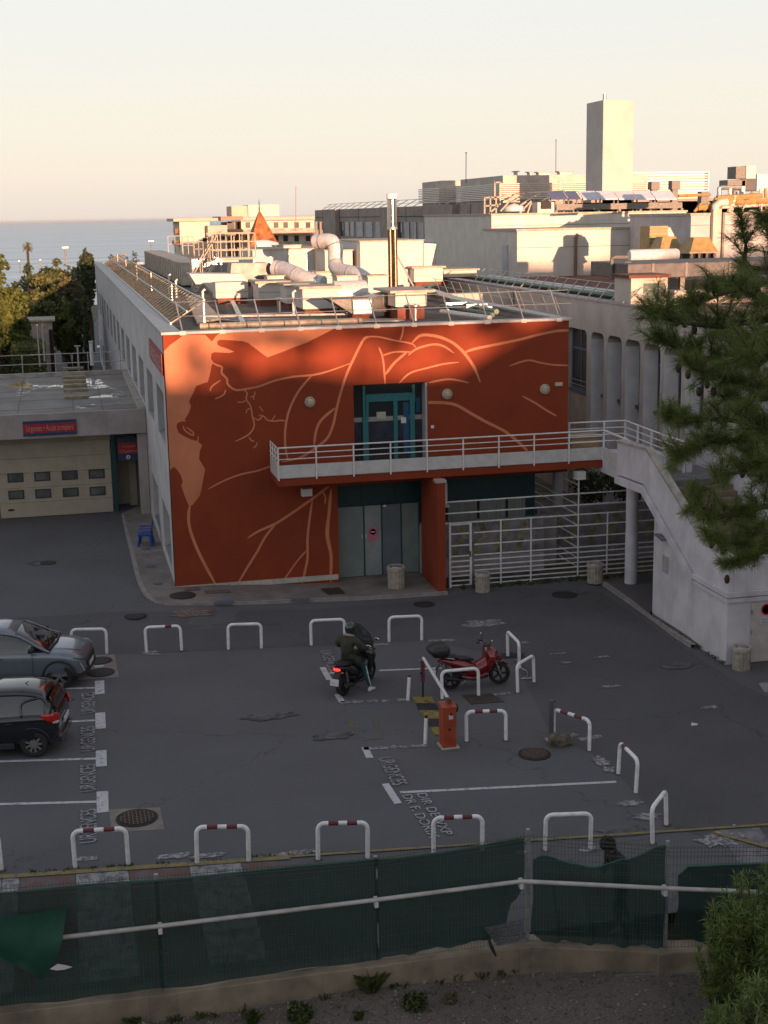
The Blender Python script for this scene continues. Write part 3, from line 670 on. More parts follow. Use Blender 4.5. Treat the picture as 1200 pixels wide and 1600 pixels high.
# painted mural band (soft yellow and lilac zigzags) on a low wall behind the white fence
pw = thing('painted_low_wall', 'low wall painted with faded yellow and lilac zigzags behind the white bar fence', 'wall', (15, YF-.1, 0))
def PW(px, py): return PY(px, py, YF-.15)
z1 = PW(770, 815).z; z0 = PW(770, 862).z
MB().box(11.4, YF-.15, -.1, 15.3, YF+.1, z0-.12).build('base_wall', mat('pale_lilac_wall', (.36, .32, .33), .9, .08, 1.5, streak=.2), pw)
MB().box(11.4, YF-.15, z0-.118, 15.3, YF+.1, z1).box(15.302, YF+.6, -.1, 20.6, YF+.8, z1+.15).build('painted_band', mat('faded_grey_lilac', (.24, .22, .235), .9, .2, 2.5), pw)
zg = MB()
for k in range(14):
    x = 11.5+k*.72; yy = YF-.154 if x < 14.7 else YF+.596
    if 14.7 <= x < 15.4: continue
    for j, (za, zb, dx) in enumerate(((z1-.02, (z0+z1)/2, .22), ((z0+z1)/2, z0-.08, -.2))):
        zg.add([(x, yy, za), (x+.24, yy, za), (x+.24+dx, yy, zb), (x+dx, yy, zb)], [(0, 1, 2, 3)])
zg.build('zigzag_paint', mat('faded_yellow_wall_paint', (.25, .235, .13), .9, .3, 3), pw)

# air conditioner
c = PY(706, 769, 42.5)
t = thing('air_conditioner', 'white air conditioner on brackets beside the red column', 'air conditioner', (c.x, 42.3, c.z))
MB().box(11.45, 42.2, c.z-.36, 11.80, 42.95, c.z+.36).build('casing', M_white, t, bevel=.02)
mb = MB()
for k in range(9): mb.box(11.47, 42.185, c.z-.3+k*.065, 11.62, 42.197, c.z-.265+k*.065)
mb.build('grille', M_dark, t); MB().box(11.36, 42.25, c.z-.44, 11.88, 42.9, c.z-.38).build('bracket', M_white, t)

# white bar fence with its gate
YG = 41.5
fe = thing('bar_fence', 'white horizontal bar fence with wide and narrow gaps under the balcony', 'fence', (14, YG, 0))
def zf(py): return PY(715, py, YG).z
zb = [zf(v) for v in (783.5, 801.5, 817, 834, 852.5, 869, 877, 885.5, 893, 900, 907.5, 914.5)]
XF = PY(1023, 860, YG).x
for i, z in enumerate(zb):
    x0 = 11.4 if i < 3 else 12.48
    mb = MB(); mb.box(x0, YG-.02, z-.018, XF+.3, YG+.02, z+.018); mb.build('bar', M_rail, fe)
for px in (782, 829, 902.5, 948, 1023):
    x = PY(px, 850, YG).x; zt = zb[2] if px < 900 or px > 940 else 3.5
    MB().box(x-.022, YG-.045, -.05, x+.022, YG-.022, zt).build('post', M_rail, fe)
x = PY(903.5, 850, YG).x; c = PY(904, 742, YG); MB().box(x-.16, YG-.2, c.z-.13, x+.16, YG+.1, c.z+.13).build('box', M_white, fe)
for i in (0, 1, 2, 3, 4, 5, 7, 9): MB().bar((x, YG+.03, zb[i]-.02 if i else 3.1), (x-.1, YG+6, zb[i]-.02 if i else 3.1), .035).build('return_bar', M_rail, fe)
gt = thing('bar_gate', 'narrow white barred gate between the red column and the fence', 'gate', (11.45, YG, 0))
mb = MB()
xa, xb = PY(703, 870, YG).x, PY(735.5, 870, YG).x
mb.box(xa-.035, YG-.035, 0, xa+.035, YG+.035, zb[2]+.03); mb.box(xb-.04, YG-.035, 0.05, xb+.03, YG+.035, zb[2]-.02); mb.box(xa+.035, YG-.034, zb[2]-.07, xb-.04, YG+.034, zb[2]-.03)
mb.build('gate_frame', M_rail, gt)
for z in zb[3:]: MB().box(xa+.035, YG-.018, z-.02, xb-.04, YG+.018, z+.02).build('gate_bar', M_rail, gt)
MB().box(xb-.06, YG-.06, 1.0, xb+.0, YG-.036, 1.18).build('lock', mat('lock_grey', (.12, .11, .11), .5, 0), gt)
# round columns
def column(x, y, r, z, lab):
    t = thing('round_column', lab, 'column', (x, y, 0)); mb = MB(); mb.lathe([(r, -.05), (r*1.02, 1.2), (r*.98, 2), (r, z)], (x, y, 0), 20); mb.build('shaft', M_plaster, t, smooth='auto')
column(17.28, 40.05, .2, 3.5, 'round white column holding the stair landing near the barred fence')
c = PY(872, 745, 44.5); column(c.x, 44.5, .2, 3.3, 'round white column behind the fence at the corner of the glazing')

# ================================================================ OUTSIDE STAIR
XS = 16.5
sta = thing('outside_stair', 'white concrete outside stair with a sloping solid parapet down to a boxy base', 'staircase', (16.5, 32, 0))
mb = MB(); mb.prism([(XS-.0, 39.52, 3.79), (XS, 37.45, 3.85), (XS, 33.9, 1.98), (XS, 32.0, 1.98), (XS, 31.95, 2.0), (XS, 31.95, 2.9), (XS, 33.35, 2.95), (XS, 37.25, 4.9), (XS, 39.52, 4.78)], (.17, 0, 0))
mb.build('parapet', M_plaster, sta, bevel=.015)
mb = MB(); mb.prism([(XS-.03, 37.3, 4.9), (XS-.03, 33.35, 2.95), (XS-.03, 31.9, 2.9), (XS-.03, 31.9, 2.96), (XS-.03, 33.32, 3.01), (XS-.03, 37.28, 4.97), (XS-.03, 39.54, 4.85), (XS-.03, 39.54, 4.79)], (.24, 0, 0))
mb.build('coping', M_conc, sta)
mb = MB(); mb.prism([(XS-.06, 39.55, 3.5), (XS-.06, 37.5, 3.56), (XS-.06, 33.95, 1.68), (XS-.06, 33.95, 1.95), (XS-.06, 37.45, 3.8), (XS-.06, 39.55, 3.74)], (.3, 0, 0)); mb.build('string_band', M_plaster, sta, bevel=.01)
st_ = MB(); n_ = 13
for k in range(n_):
    y1 = 37.3-k*.27; z = 3.9-(k+1)*.145; st_.box(XS+.172, y1-.27, z-.35, 19.2, y1, z)
st_.build('step', mat('step_brown_tile', (.20, .14, .11), .85, .12, 6), sta)
MB().box(XS+.172, 37.3, 3.5, 19.2, 39.54, 3.93).build('landing', mat('landing_grey', (.15, .145, .15), .9, .12, 3), sta)
mb = MB(); mb.box(XS+.02, 31.96, -.1, 20.6, 33.95, 1.70); mb.box(XS+.06, 33.95, -.1, XS+.36, 36.76, 3.35); mb.box(XS+.36, 33.95, -.1, 20.6, 34.2, 1.7); mb.build('base_wall', M_plaster, sta, bevel=.01)
# slanted cut on the wall under the parapet: fill with a wedge top
mb = MB(); mb.box(XS-.03, 31.9, 1.70, 20.62, 33.98, 1.82); mb.box(XS-.06, 31.86, 1.86, 20.64, 33.98, 2.0); mb.box(XS+.0, 31.95, 1.82, 20.6, 33.95, 1.86); mb.build('cornice', M_plaster, sta, bevel=.01)
MB().box(XS+.172, 31.952, 2.0, 20.6, 32.12, 2.9).build('front_parapet', M_plaster, sta, bevel=.015)
MB().box(XS+.2, 32.3, 2.001, 19.2, 33.8, 2.03).build('lower_landing', MATS['landing_grey'], sta)
mb = MB(); mb.prism([(19.2, 39.6, 3.4), (19.2, 37.3, 3.4), (19.2, 33.9, 1.6), (19.2, 31.97, 1.6), (19.2, 31.97, 2.5), (19.2, 33.9, 2.7), (19.2, 37.3, 4.5), (19.2, 39.6, 4.4)], (.2, 0, 0)); mb.build('inner_parapet', M_plaster, sta)
# access hatch drawing, wall grille
c = PX(1040, 882, XS+.06); MB().box(XS+.05, c.y-.22, c.z-.25, XS+.057, c.y+.22, c.z+.25).build('hatch', mat('hatch_grey', (.36, .35, .36), .7, .08, 5), sta)
c = PX(1036, 838, XS); MB().bar((XS-.05, c.y+.3, c.z), (XS-.12, c.y-.35, c.z-.03), .16, .05).build('wall_hood', mat('hood_grey', (.15, .15, .16), .6, .1), sta)
# service door with the no parking sign
sd = MB(); da = PY(1174, 940, 31.95); db = PY(1174, 1038, 31.95)
sd.box(da.x, 31.9, .03, da.x+1.05, 31.955, 1.66)
door = sd.build('service_door', mat('service_door_cream', (.50, .46, .44), .6, .06, 4, streak=.15), sta, bevel=.005)
MB().box(da.x+.85, 31.86, .75, da.x+.95, 31.9, .88).build('handle', M_rubber, door)
for z in (.35, .8, 1.35): MB().box(da.x-.015, 31.88, z, da.x+.02, 31.91, z+.12).build('hinge', M_metal, door)
c = PY(1196, 952, 31.9); sx = c.x+.03
def disc(mb, x, y, z, r, r0=0): mb.lathe([(r0, 0), (r, 0)] if r0 == 0 else [(r0, 0), (r, 0)], (x, y, z), 28, 'y') if r0 == 0 else mb.add([(x+q*math.cos(2*math.pi*k/28), y, z+q*math.sin(2*math.pi*k/28)) for q in (r0, r) for k in range(28)], [(k, (k+1) % 28, 28+(k+1) % 28, 28+k) for k in range(28)])
mb = MB(); disc(mb, sx, 31.892, c.z, .155); s1 = mb.build('no_parking_sign', mat('sign_blue', (.02, .05, .28), .4, .03), door)
mb = MB(); disc(mb, sx, 31.889, c.z, .16, .12); mb.bar((sx-.09, 31.888, c.z+.09), (sx+.09, 31.888, c.z-.09), .03, .002); mb.build('red_ring', mat('sign_ring_red', (.55, .02, .04), .4, .03), s1)
mb = MB(); mb.box(sx-.17, 31.885, c.z-.38, sx+.17, 31.893, c.z-.22); s2 = mb.build('sign_plate', M_white, door)
text_mesh('sign_lettering', 'ACCES', (sx-.13, 31.882, c.z-.29), (1, 0, 0), (0, 0, 1), .045, MATS['sign_blue'], s2, width=.26); text_mesh('sign_lettering', 'SERVICE', (sx-.13, 31.882, c.z-.36), (1, 0, 0), (0, 0, 1), .045, MATS['sign_blue'], s2, width=.26)
# terrace railing behind the balcony
tr = thing('terrace_railing', 'white railing on a low wall behind the balcony corner and the stair', 'railing', (17, 43.2, 3.9))
pts = [(16.32, 43.22), (18.29, 43.13), (18.2, 39.7), (18.25, 38.4)]
for a, b in zip(pts, pts[1:]):
    for z in (4.88, 4.66, 4.44, 4.22): MB().tube([(a[0], a[1], z), (b[0], b[1], z)], .018 if z < 4.8 else .026).build('rail', M_rail, tr)
for p in ((16.32, 43.22), (17.55, 43.17), (18.29, 43.13), (18.26, 42), (18.22, 40.8), (18.2, 39.7), (18.22, 38.4)): MB().box(p[0]-.028, p[1]-.028, 3.9, p[0]+.028, p[1]+.028, 4.9).build('post', M_rail, tr)
MB().box(18.3, 38.4, 3.4, 18.5, 43.4, 4.2).build('low_wall', M_plaster, tr)
t = thing('wooden_box', 'low yellowish wooden box standing behind the terrace railing', 'box', (17, 43.5, 3.9)); MB().box(16.45, 43.35, 3.9, 17.45, 43.9, 4.35).build('planks', mat('pale_wood', (.36, .25, .13), .8, .2, 4, stretch=(1, 1, 8)), t, bevel=.01)
MB().box(16.4, 43.3, 4.351, 17.5, 43.95, 4.4).build('lid', mat('wood_lid', (.42, .33, .2), .8, .15, 4), t)

# ================================================================ EAST WING
XWG = 20.65; ZW = 8.3
wing = thing('hospital_wing', 'long beige wing with tall round-cornered window niches behind the stair and the pine', 'building', (XWG, 40, 0))
nich = [(52.78+.0, 54.95), (50.95, 52.29), (49.17, 50.57), (47.42, 48.80), (45.65, 47.11), (43.9, 45.35), (42.15, 43.6), (40.4, 41.85), (38.65, 40.1), (36.9, 38.35), (35.15, 36.6), (33.4, 34.85)]
nich = [(a, b) for a, b in nich]
wb = MB(); DW = .62
wb.box(XWG, 20, 7.08, XWG+DW, 62.4, ZW)
ycur = 62.4
segs = sorted(nich, reverse=True)
for i, (a, b) in enumerate(segs):
    wb.box(XWG, b, -.2, XWG+DW, ycur, 7.08); ycur = a
wb.box(XWG, 20, -.2, XWG+DW, ycur, 7.08)
# rounded top corners of the niches
for a, b in segs:
    rr = .28
    for s_, y0 in ((1, a), (-1, b)):
        pts = [(XWG, y0, 7.08)] + [(XWG, y0+s_*(rr-rr*math.sin(t*math.pi/12)), 7.08-rr+rr*math.cos(t*math.pi/12)) for t in range(7)]
        wb.prism(pts, (DW, 0, 0))
wb.build('niche_wall', M_beige, wing)
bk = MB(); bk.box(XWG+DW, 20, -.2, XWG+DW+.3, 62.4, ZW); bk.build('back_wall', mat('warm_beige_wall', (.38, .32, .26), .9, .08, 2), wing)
rv = MB()
for a, b in segs[1:]: rv.box(XWG+.01, b-.012, -.2, XWG+DW-.01, b-.002, 6.78)
rv.build('niche_reveal', mat('reveal_lavender_white', (.78, .76, .79), .85, .06, 1.5, streak=.15), wing)
for i, (a, b) in enumerate(segs):
    zb_ = 4.55
    f = MB(); xx = XWG+DW
    if i == 0: xx = XWG+.25
    f.box(xx-.06, a+.02, zb_, xx-.005, a+.1, 7.05); f.box(xx-.06, b-.1, zb_, xx-.005, b-.02, 7.05); f.box(xx-.06, a+.1, zb_, xx-.005, b-.1, zb_+.08); f.box(xx-.058, a+.1, 6.2, xx-.005, b-.1, 6.28); f.box(xx-.057, (a+b)/2-.03, zb_+.08, xx-.006, (a+b)/2+.03, 7.05)
    o = f.build('window', mat('blue_grey_frame', (.12, .15, .2), .45, .05), wing)
    MB().box(xx-.03, a+.1, zb_+.08, xx-.02, b-.1, 7.05).build('pane', M_glass, o)
    MB().box(xx-.2, a+.02, zb_-.12, xx-.0, b-.02, zb_-.005).build('sill', mat('sill_slate', (.10, .12, .15), .6, .1), o)
    if i == 0:
        MB().box(XWG+.08, a+.001, -.2, XWG+DW, b-.001, zb_-.13).build('spandrel', MATS['warm_beige_wall'], wing)
        for z in (4.75, 4.95): MB().tube([(XWG+.1, a, z), (XWG+.1, b, z)], .015).build('guard_bar', M_metal, o)
MB().box(XWG+.55, 20, 8.0, 60, 75.2, 8.22).build('roof', M_redbrown, wing)
MB().box(XWG-.05, 20, ZW, XWG+.5, 74, ZW+.07).build('coping', M_cop, wing)
MB().box(XWG, 62.4, -.2, XWG+.6, 75, ZW).build('north_wall', M_beige, wing); MB().box(XWG+.9, 20, -.2, 60, 20.4, 8).build('end_wall', M_beige, wing)
# edge guard: bars leaning inwards with two wires
gd = thing('roof_edge_guard', 'row of slanting steel bars with wires along the roof edge of the beige wing', 'guard rail', (XWG+.2, 60, 8.37))
for k in range(30):
    y = 62+7-k*1.22
    MB().bar((XWG+.15, y, 8.37), (XWG+.75, y+.1, 9.0), .05, .03).build('slanting_bar', M_metal, gd)
for z, x in ((8.98, XWG+.75), (8.7, XWG+.47)): MB().tube([(x, 34, z), (x, 69.5, z)], .014, 6).build('wire', M_metal, gd)
# planting in the courtyard between the buildings
# ================================================================ GARAGE
YGA = 55.5
ga = thing('garage_building', 'low grey emergency entrance building with a cream sectional door on the left', 'building', (-3, YGA, .28))
mb = MB(); mb.box(-12, YGA, 0, -2.86, YGA+.3, 3.6); mb.box(-12, YGA+.301, 0, -11.7, 68, 4.3); mb.box(1.62, YGA+1.6, -.1, 3, YGA+1.9, 3.6); mb.box(-2.86, YGA+.1, 3.22, 1.7, YGA+.3, 3.7); mb.build('wall', M_cream, ga)
gz0, gz1 = .28, 3.25
gd_ = MB(); 
for k in range(5):
    z0 = gz0+.02+k*.59; gd_.box(-2.82, YGA+.02, z0+.004, 1.57, YGA+.08, z0+.586)
gdo = gd_.build('sectional_door', M_cream, ga, bevel=.01)
M_pane = mat('door_window_grey', (.12, .125, .12), .12, .25, .9)
for r0, (ya, yb) in enumerate(((738, 751), (765, 777.5))):
    for c0, (xa, xb, dy) in enumerate(((11, 37, 2), (53, 79, 0), (96, 122, -2), (138, 164, -4))):
        a = PY(xa+r0*1.5, ya+dy, YGA); b = PY(xb+r0*1.5, yb+dy, YGA)
        f = MB(); f.box(a.x, YGA-.0, b.z, b.x, YGA+.018, a.z); wn = f.build('window', mat('gasket_dark', (.04, .035, .035), .6, 0), gdo)
        MB().box(a.x+.06, YGA-.006, b.z+.05, b.x-.06, YGA-.001, a.z-.05).build('pane', M_pane, wn)
c = PY(17, 797, YGA); MB().box(c.x-.1, YGA-.03, c.z-.03, c.x+.12, YGA+.02, c.z+.03).build('pull_handle', M_rubber, gdo)
mb = MB(); mb.box(1.6, YGA+.05, .28, 1.78, YGA+.3, 3.5); mb.box(2.75, YGA+.05, .28, 2.85, YGA+.3, 3.4); mb.build('teal_post', M_teal, ga)
mb = MB(); mb.box(1.79, YGA+4.3, .2, 2.99, YGA+4.5, 3.4); mb.box(1.601, YGA+1.9, .2, 1.7, YGA+4.3, 3.4); mb.build('passage_wall', mat('passage_brown', (.10, .07, .045), .9, .3, 1.4), ga)
MB().box(2.62, YGA+.5, .28, 2.68, YGA+2.5, 2.6).build('open_door_leaf', mat('green_glass_leaf', (.06, .12, .1), .2, .1), ga)
MB().box(2.3, YGA+1.2, .28, 2.6, YGA+1.4, 3.2).build('inner_post', M_cream, ga)
fa, fb = PY(-2, 655, 54.3), PY(224, 640, 54.3)
mb = MB(); mb.box(-12, 54.3, 3.62, 2.98, 54.5, 4.56); mb.box(-12, 54.501, 3.62, 2.98, 56.2, 3.75); mb.box(2.62, 54.45, .2, 2.98, 54.9, 3.62); 
mb.build('fascia', mat('stained_fascia', (.36, .32, .31), .9, .1, 1.2, bump=.15, streak=.5, grime=(.13, .12, .115)), ga)
_m = mat('wet_grey_roof', (.17, .155, .145), .8, .2, .7); _t = _m.node_tree; _g = _t.nodes.new('ShaderNodeNewGeometry'); _mp = _t.nodes.new('ShaderNodeMapping'); _mp.inputs['Scale'].default_value = (.75, .42, 1); _mp.inputs['Location'].default_value = (2.3, 4.1, 0); _n = _t.nodes.new('ShaderNodeTexNoise'); _n.inputs['Scale'].default_value = 1; _n.inputs['Detail'].default_value = 5
_t.links.new(_g.outputs['Position'], _mp.inputs[0]); _t.links.new(_mp.outputs[0], _n.inputs[0]); _q = _t.nodes.new('ShaderNodeMapRange'); _q.inputs[1].default_value = .585; _q.inputs[2].default_value = .625; _q.inputs[3].default_value = .75; _q.inputs[4].default_value = .04; _t.links.new(_n.outputs[0], _q.inputs[0]); _t.links.new(_q.outputs[0], _t.nodes['Principled BSDF'].inputs['Roughness']); _t.nodes['Principled BSDF'].inputs['Specular IOR Level'].default_value = .8
rf = MB(); rf.box(-12, 54.5, 4.2, 2.75, 68.6, 4.44); roofo = rf.build('roof', _m, ga)
MB().box(-12, 68.6, 3.9, 2.98, 68.9, 4.62).box(2.75, 54.5, 4.3, 2.98, 68.6, 4.60).build('upstand', M_conc, ga)
sm_ = MB()
for x in (-1.9, .25, 1.4): sm_.box(x-.012, 54.5, 4.44, x+.012, 68.5, 4.446)
for y in (56.6, 59.5, 63): sm_.box(-12, y-.012, 4.4405, 2.7, y+.012, 4.447)
sm_.build('roof_seam', mat('seam_dark', (.06, .055, .05), .8, 0), ga)
M_puddle = mat('puddle_water', (.03, .03, .03), .02, 0, spec=1.0)
def puddle(pts):
    mb = MB(); mb.poly([(*PZ(x, y, 4.45)[:2], 4.4475) for x, y in spl(pts+[pts[0]], 4)[:-1]]); mb.build('puddle', M_puddle, ga)
ld = thing('roof_walkway', 'yellowish stepped boards lying across the flat roof of the emergency entrance', 'walkway', (.4, 60, 4.45))
for k, (py, x0, x1) in enumerate(((577, 98, 131), (584, 98, 132), (591, 98, 134), (597, 99, 135), (603.5, 99, 136), (611, 100, 138), (622, 101, 139.5))):
    a = PZ(x0, py, 4.47); b = PZ(x1, py, 4.47); MB().box(a.x, a.y-.22, 4.448, b.x, a.y+.22, 4.55).build('board', mat('old_board', (.30, .25, .15), .85, .2, 4), ld)
sg = thing('entrance_sign', 'blue and red sign reading Urgences Acces pompiers on the fascia', 'sign', (-1, 54.25, 4.1))
a = PY(35, 659, 54.25); b = PY(120, 678, 54.25)
def sign(t, a, b, y, z_pad, txts, extra=0):
    MB().box(a.x, y-.03, b.z, b.x, y, a.z).build('board', mat('sign_navy', (.02, .04, .12), .5, .05, 4), t)
    h_ = a.z-b.z; MB().box(a.x+.005, y-.036, b.z+h_*z_pad, b.x-.005, y-.0305, a.z-h_*z_pad).build('red_panel', MATS['sign_red'] if 0 else mat('sign_panel_red', (.33, .02, .03), .5, .05), t)
sign(sg, a, b, 54.27, .2, None)
text_mesh('sign_lettering', 'Urgences • Accès pompiers', (a.x+.12, 54.231, (a.z+b.z)/2-.10), (1, 0, 0), (0, 0, 1), .24, mat('sign_letters', (.55, .22, .2), .6, .05), sg, width=b.x-a.x-.24)
s2 = thing('hanging_sign', 'square blue and red sign reading Accueil Urgences with an arrow dot, hung in the entrance', 'sign', (2.2, 55.1, 3))
a = PY(183, 684, 55.3); b = PY(216, 718, 55.3)
MB().box(a.x, 55.25, b.z, b.x, 55.3, a.z).build('board', MATS['sign_navy'], s2); MB().box(a.x+.02, 55.243, b.z+.28, b.x-.02, 55.249, a.z-.2).build('red_panel', MATS['sign_panel_red'], s2)
text_mesh('sign_lettering', 'Accueil', (a.x+.18, 55.238, b.z+.52), (1, 0, 0), (0, 0, 1), .12, MATS['sign_letters'], s2, width=.5); text_mesh('sign_lettering', 'Urgences', (a.x+.1, 55.238, b.z+.33), (1, 0, 0), (0, 0, 1), .12, MATS['sign_letters'], s2, width=.66)
mb = MB(); disc(mb, (a.x+b.x)/2, 55.24, b.z+.13, .085, .035); mb.build('dot_symbol', M_white, s2)
# railing behind the garage roof
rl = thing('roof_railing', 'thin steel railing along the rear edge of the emergency entrance roof', 'railing', (0, 68.7, 4.6))
for k in range(7): MB().box(-6.6+k*1.55-.02, 68.72, 4.6, -6.6+k*1.55+.02, 68.78, 5.55).build('post', M_metal, rl)
for z in (5.5, 5.05): MB().tube([(-12, 68.75, z), (2.95, 68.75, z)], .018).build('rail', M_metal, rl)
# blue chairs
M_blue = mat('blue_plastic', (.01, .07, .33), .45, .08, 6)
def chair(x, y, rz, lab):
    z = hgt(x, y)+.08; t = thing('plastic_chair', lab, 'chair', (x, y, z), 0); M_ = Matrix.Translation((x, y, z)) @ Matrix.Rotation(rz, 4, 'Z')
    mb = MB(); mb.M = M_; mb.box(-.25, -.25, .36, .25, .25, .46); mb.build('seat', M_blue, t, bevel=.02)
    mb = MB(); mb.M = M_; mb.prism([(-.22, .19, .46), (.22, .19, .46), (.2, .27, .88), (-.2, .27, .88)], (0, .03, 0)); mb.build('backrest', M_blue, t, bevel=.01)
    for sx in (-1, 1):
        for sy in (-1, 1): mb = MB(); mb.M = M_; mb.bar((sx*.19, sy*.18, .42), (sx*.25, sy*.25, 0), .07); mb.build('leg', M_blue, t)
        mb = MB(); mb.M = M_; mb.box(sx*.24-.02, -.2, .62, sx*.24+.02, .24, .66); mb.build('armrest', M_blue, t)
chair(2.45, 49.0, R(-100), 'blue plastic chair against the white side wall of the mural building')

M_gpipe2 = mat('brown_conduit', (.16, .11, .07), .6, .1, 5)

M_rrail = mat('aged_cream_rail', (.34, .30, .23), .6, .12, 6)

# ================================================================ ROOF PLANT ON THE MAIN BUILDING
ZR = 8.16
M_cap = mat('concrete_cap', (.44, .38, .30), .9, .12, 4, bump=.2)
M_basered = mat('brick_red_base', (.20, .06, .04), .9, .15, 4)
M_grille = mat('grille_grey', (.17, .165, .15), .6, .15, 12, metal=.3)
def frect(xl, yt, xr, yb, Y):
    a = PY(xl, (yt+yb)/2, Y).x; b = PY(xr, (yt+yb)/2, Y).x; xm = (xl+xr)/2
    return a, PY(xm, yb, Y).z, b, PY(xm, yt, Y).z
def ybase(px, py, z=ZR): return PZ(px, py, z).y
def cowl(xl, yt, xr, yb, lab, d=1.6, cap=True, cap_h=None, Y=None, base=.25, over=.14, m=None, name='roof_cowl', cat='vent housing', grp='capped ventilation housings on the mural building roof'):
    """box housing with overhanging slab cap; px front rect incl. cap; its base sits on the roof"""
    Y = Y or ybase((xl+xr)/2, yb+4)
    x0, z0, x1, z1 = frect(xl, yt, xr, yb, Y)
    t = thing(name, lab, cat, (x0, Y, ZR), 0, grp)
    ch = .09 if cap else 0
    MB().box(x0, Y, max(z0, ZR+base), x1, Y+d, z1-ch).build('housing', m or M_lightwall, t, bevel=.015)
    MB().box(x0+.08, Y+.06, ZR-.05, x1-.08, Y+d-.06, max(z0, ZR+base)).build('base', M_basered, t)
    if cap: MB().box(x0-over, Y-over, z1-ch, x1+over, Y+d+over, z1).build('cap', M_cap, t, bevel=.01)
    if x1-x0 > .9:
        mb = MB(); mb.box(x0-.004, Y-.006, (z0+z1)/2-.008, x1+.004, Y-.001, (z0+z1)/2+.008); mb.build('panel_seam', M_grille, t)
    return t, (x0, Y, z0, x1, Y+d, z1)
cowl(473, 447, 529, 489, 'nearest capped cream vent housing left of the grey louvre box', 1.7)
cowl(448, 443, 496, 480, 'capped cream vent housing second from right in the near row', 1.6)
cowl(404, 439, 449, 474, 'capped cream vent housing in the middle of the near row', 1.6)
t, bb = cowl(337, 441, 388, 471, 'square cream equipment cabinet without a cap at the left of the near row', 1.2, cap=False, name='equipment_cabinet')
cowl(375, 431, 420, 443, 'small capped vent housing behind the left cabinet', 1.4)
cowl(483, 424, 521, 447, 'capped cream vent housing under the silver ducts', 1.6)
cowl(618, 453, 667, 495, 'large capped cream housing in front of the tall flue', 2.2, base=.45, over=.25)
cowl(647, 416, 692, 444, 'pale capped housing behind and right of the tall flue', 2.0)
cowl(693, 420, 745, 436, 'low pale housing right of the tall flue beside the green pipes', 2.0)
# tapering hopper
Y = ybase(330, 470); t = thing('hopper', 'cream tapering hopper behind the left equipment cabinet', 'hopper', (7, Y, ZR), 0)
q = [PY(*p, Y) for p in ((296, 428), (376, 428), (388, 441), (340, 441), (336, 462), (320, 444), (306, 444))]
MB().prism([(p.x, p.y, p.z) for p in q], (0, 1.8, 0)).build('hopper_body', M_lightwall, t)
x0, z0, x1, z1 = frect(308, 428, 336, 462, Y); MB().box(x0, Y+.1, ZR, x1, Y+1.6, z0+.02).build('hopper_leg', M_cap, t)
# long white housings behind
def big(xl, yt, xr, yb, lab, d, Y=None, m=None, name='plant_room', seams=3, extra=None):
    Y = Y or ybase((xl+xr)/2, yb)
    x0, z0, x1, z1 = frect(xl, yt, xr, yb, Y); t = thing(name, lab, 'plant room', (x0, Y, ZR))
    MB().box(x0, Y, ZR-.05, x1, Y+d, z1).build('walls', m or M_lightwall, t, bevel=.01)
    MB().box(x0-.05, Y-.05, z1, x1+.05, Y+d+.05, z1+.06).build('roof', M_cap, t)
    for k in range(1, seams+1):
        x = x0+(x1-x0)*k/(seams+1); MB().box(x-.03, Y-.03, ZR, x+.03, Y-.002, z1).build('seam', M_metal, t)
    return x0, Y, x1, z1
big(395, 390, 507, 424, 'long low white plant housing behind the round ducts', 6, Y=74, seams=3)
big(508, 392, 551, 430, 'white plant housing with a louvred flank behind the bent duct', 6, Y=71, seams=1)
a = big(563, 377, 662, 440, 'tall white plant room left of and behind the flue', 7, Y=70, seams=0)
q = [PY(*p, 69.9) for p in ((662.5, 380), (682, 381), (674, 416), (662.5, 440))]
t = thing('sloping_duct_hood', 'white hood with a slanting end at the right of the tall plant room', 'hood', tuple(q[0])); MB().prism([tuple(p) for p in q], (0, 3, 0)).build('hood_body', M_lightwall, t)
# grey louvre box with flared duct
Y = ybase(550, 500); x0, z0, x1, z1 = frect(520, 467, 581, 492, Y)
t = thing('louvre_unit', 'grey louvred fan box with flaring side duct near the roof edge', 'fan unit', (x0, Y, ZR))
fl = [(x0-.1, Y, z1), (x0+.75, Y, z0), (x1, Y, z0), (x1, Y, z1)]
MB().prism(fl, (0, 1.6, 0)).build('fan_box', M_grille, t)
mb = MB()
for k in range(14): z = z0+.06+k*(z1-z0-.1)/14; mb.bar((x0+.75, Y-.012, z), (x1-.02, Y-.012, z), .02)
mb.build('louvre', M_metal, t)
a2 = PY(582, 470, Y); b2 = PY(614, 455, Y+1.5); c2 = PY(614, 490, Y+1.5)
MB().add([(x1, Y, z1), (x1, Y, z0+.1), (b2.x, Y+.9, z0-.02), (b2.x, Y+.9, z1+.22), (x1, Y+1.6, z1), (x1, Y+1.6, z0+.1), (b2.x, Y+1.7, z0-.02), (b2.x, Y+1.7, z1+.22)], [(0, 1, 2, 3), (4, 7, 6, 5), (0, 3, 7, 4), (1, 5, 6, 2), (3, 2, 6, 7)]).build('flared_duct', M_metal, t)
for x in (x0+.9, x1-.2): MB().box(x-.15, Y+.2, ZR-.02, x+.15, Y+1.2, z0).build('base', M_basered, t)
# cylinder fan
p0 = PY(548, 459, Y+3.4); t = thing('drum_fan', 'silver drum fan above the grey louvre box', 'fan', (p0.x, p0.y, ZR))
mb = MB(); mb.lathe([(.42, -.7), (.5, -.66), (.5, .55), (.46, .6), (.2, .62)], (0, 0, 0), 24, 'x'); mb.v = [(v[0]+p0.x, v[1]+p0.y, v[2]+p0.z) for v in mb.v]; mb.build('drum', M_duct, t, smooth='auto'); MB().box(p0.x-.5, p0.y-.3, ZR-.02, p0.x+.4, p0.y+.3, p0.z-.3).build('stand', M_metal, t)
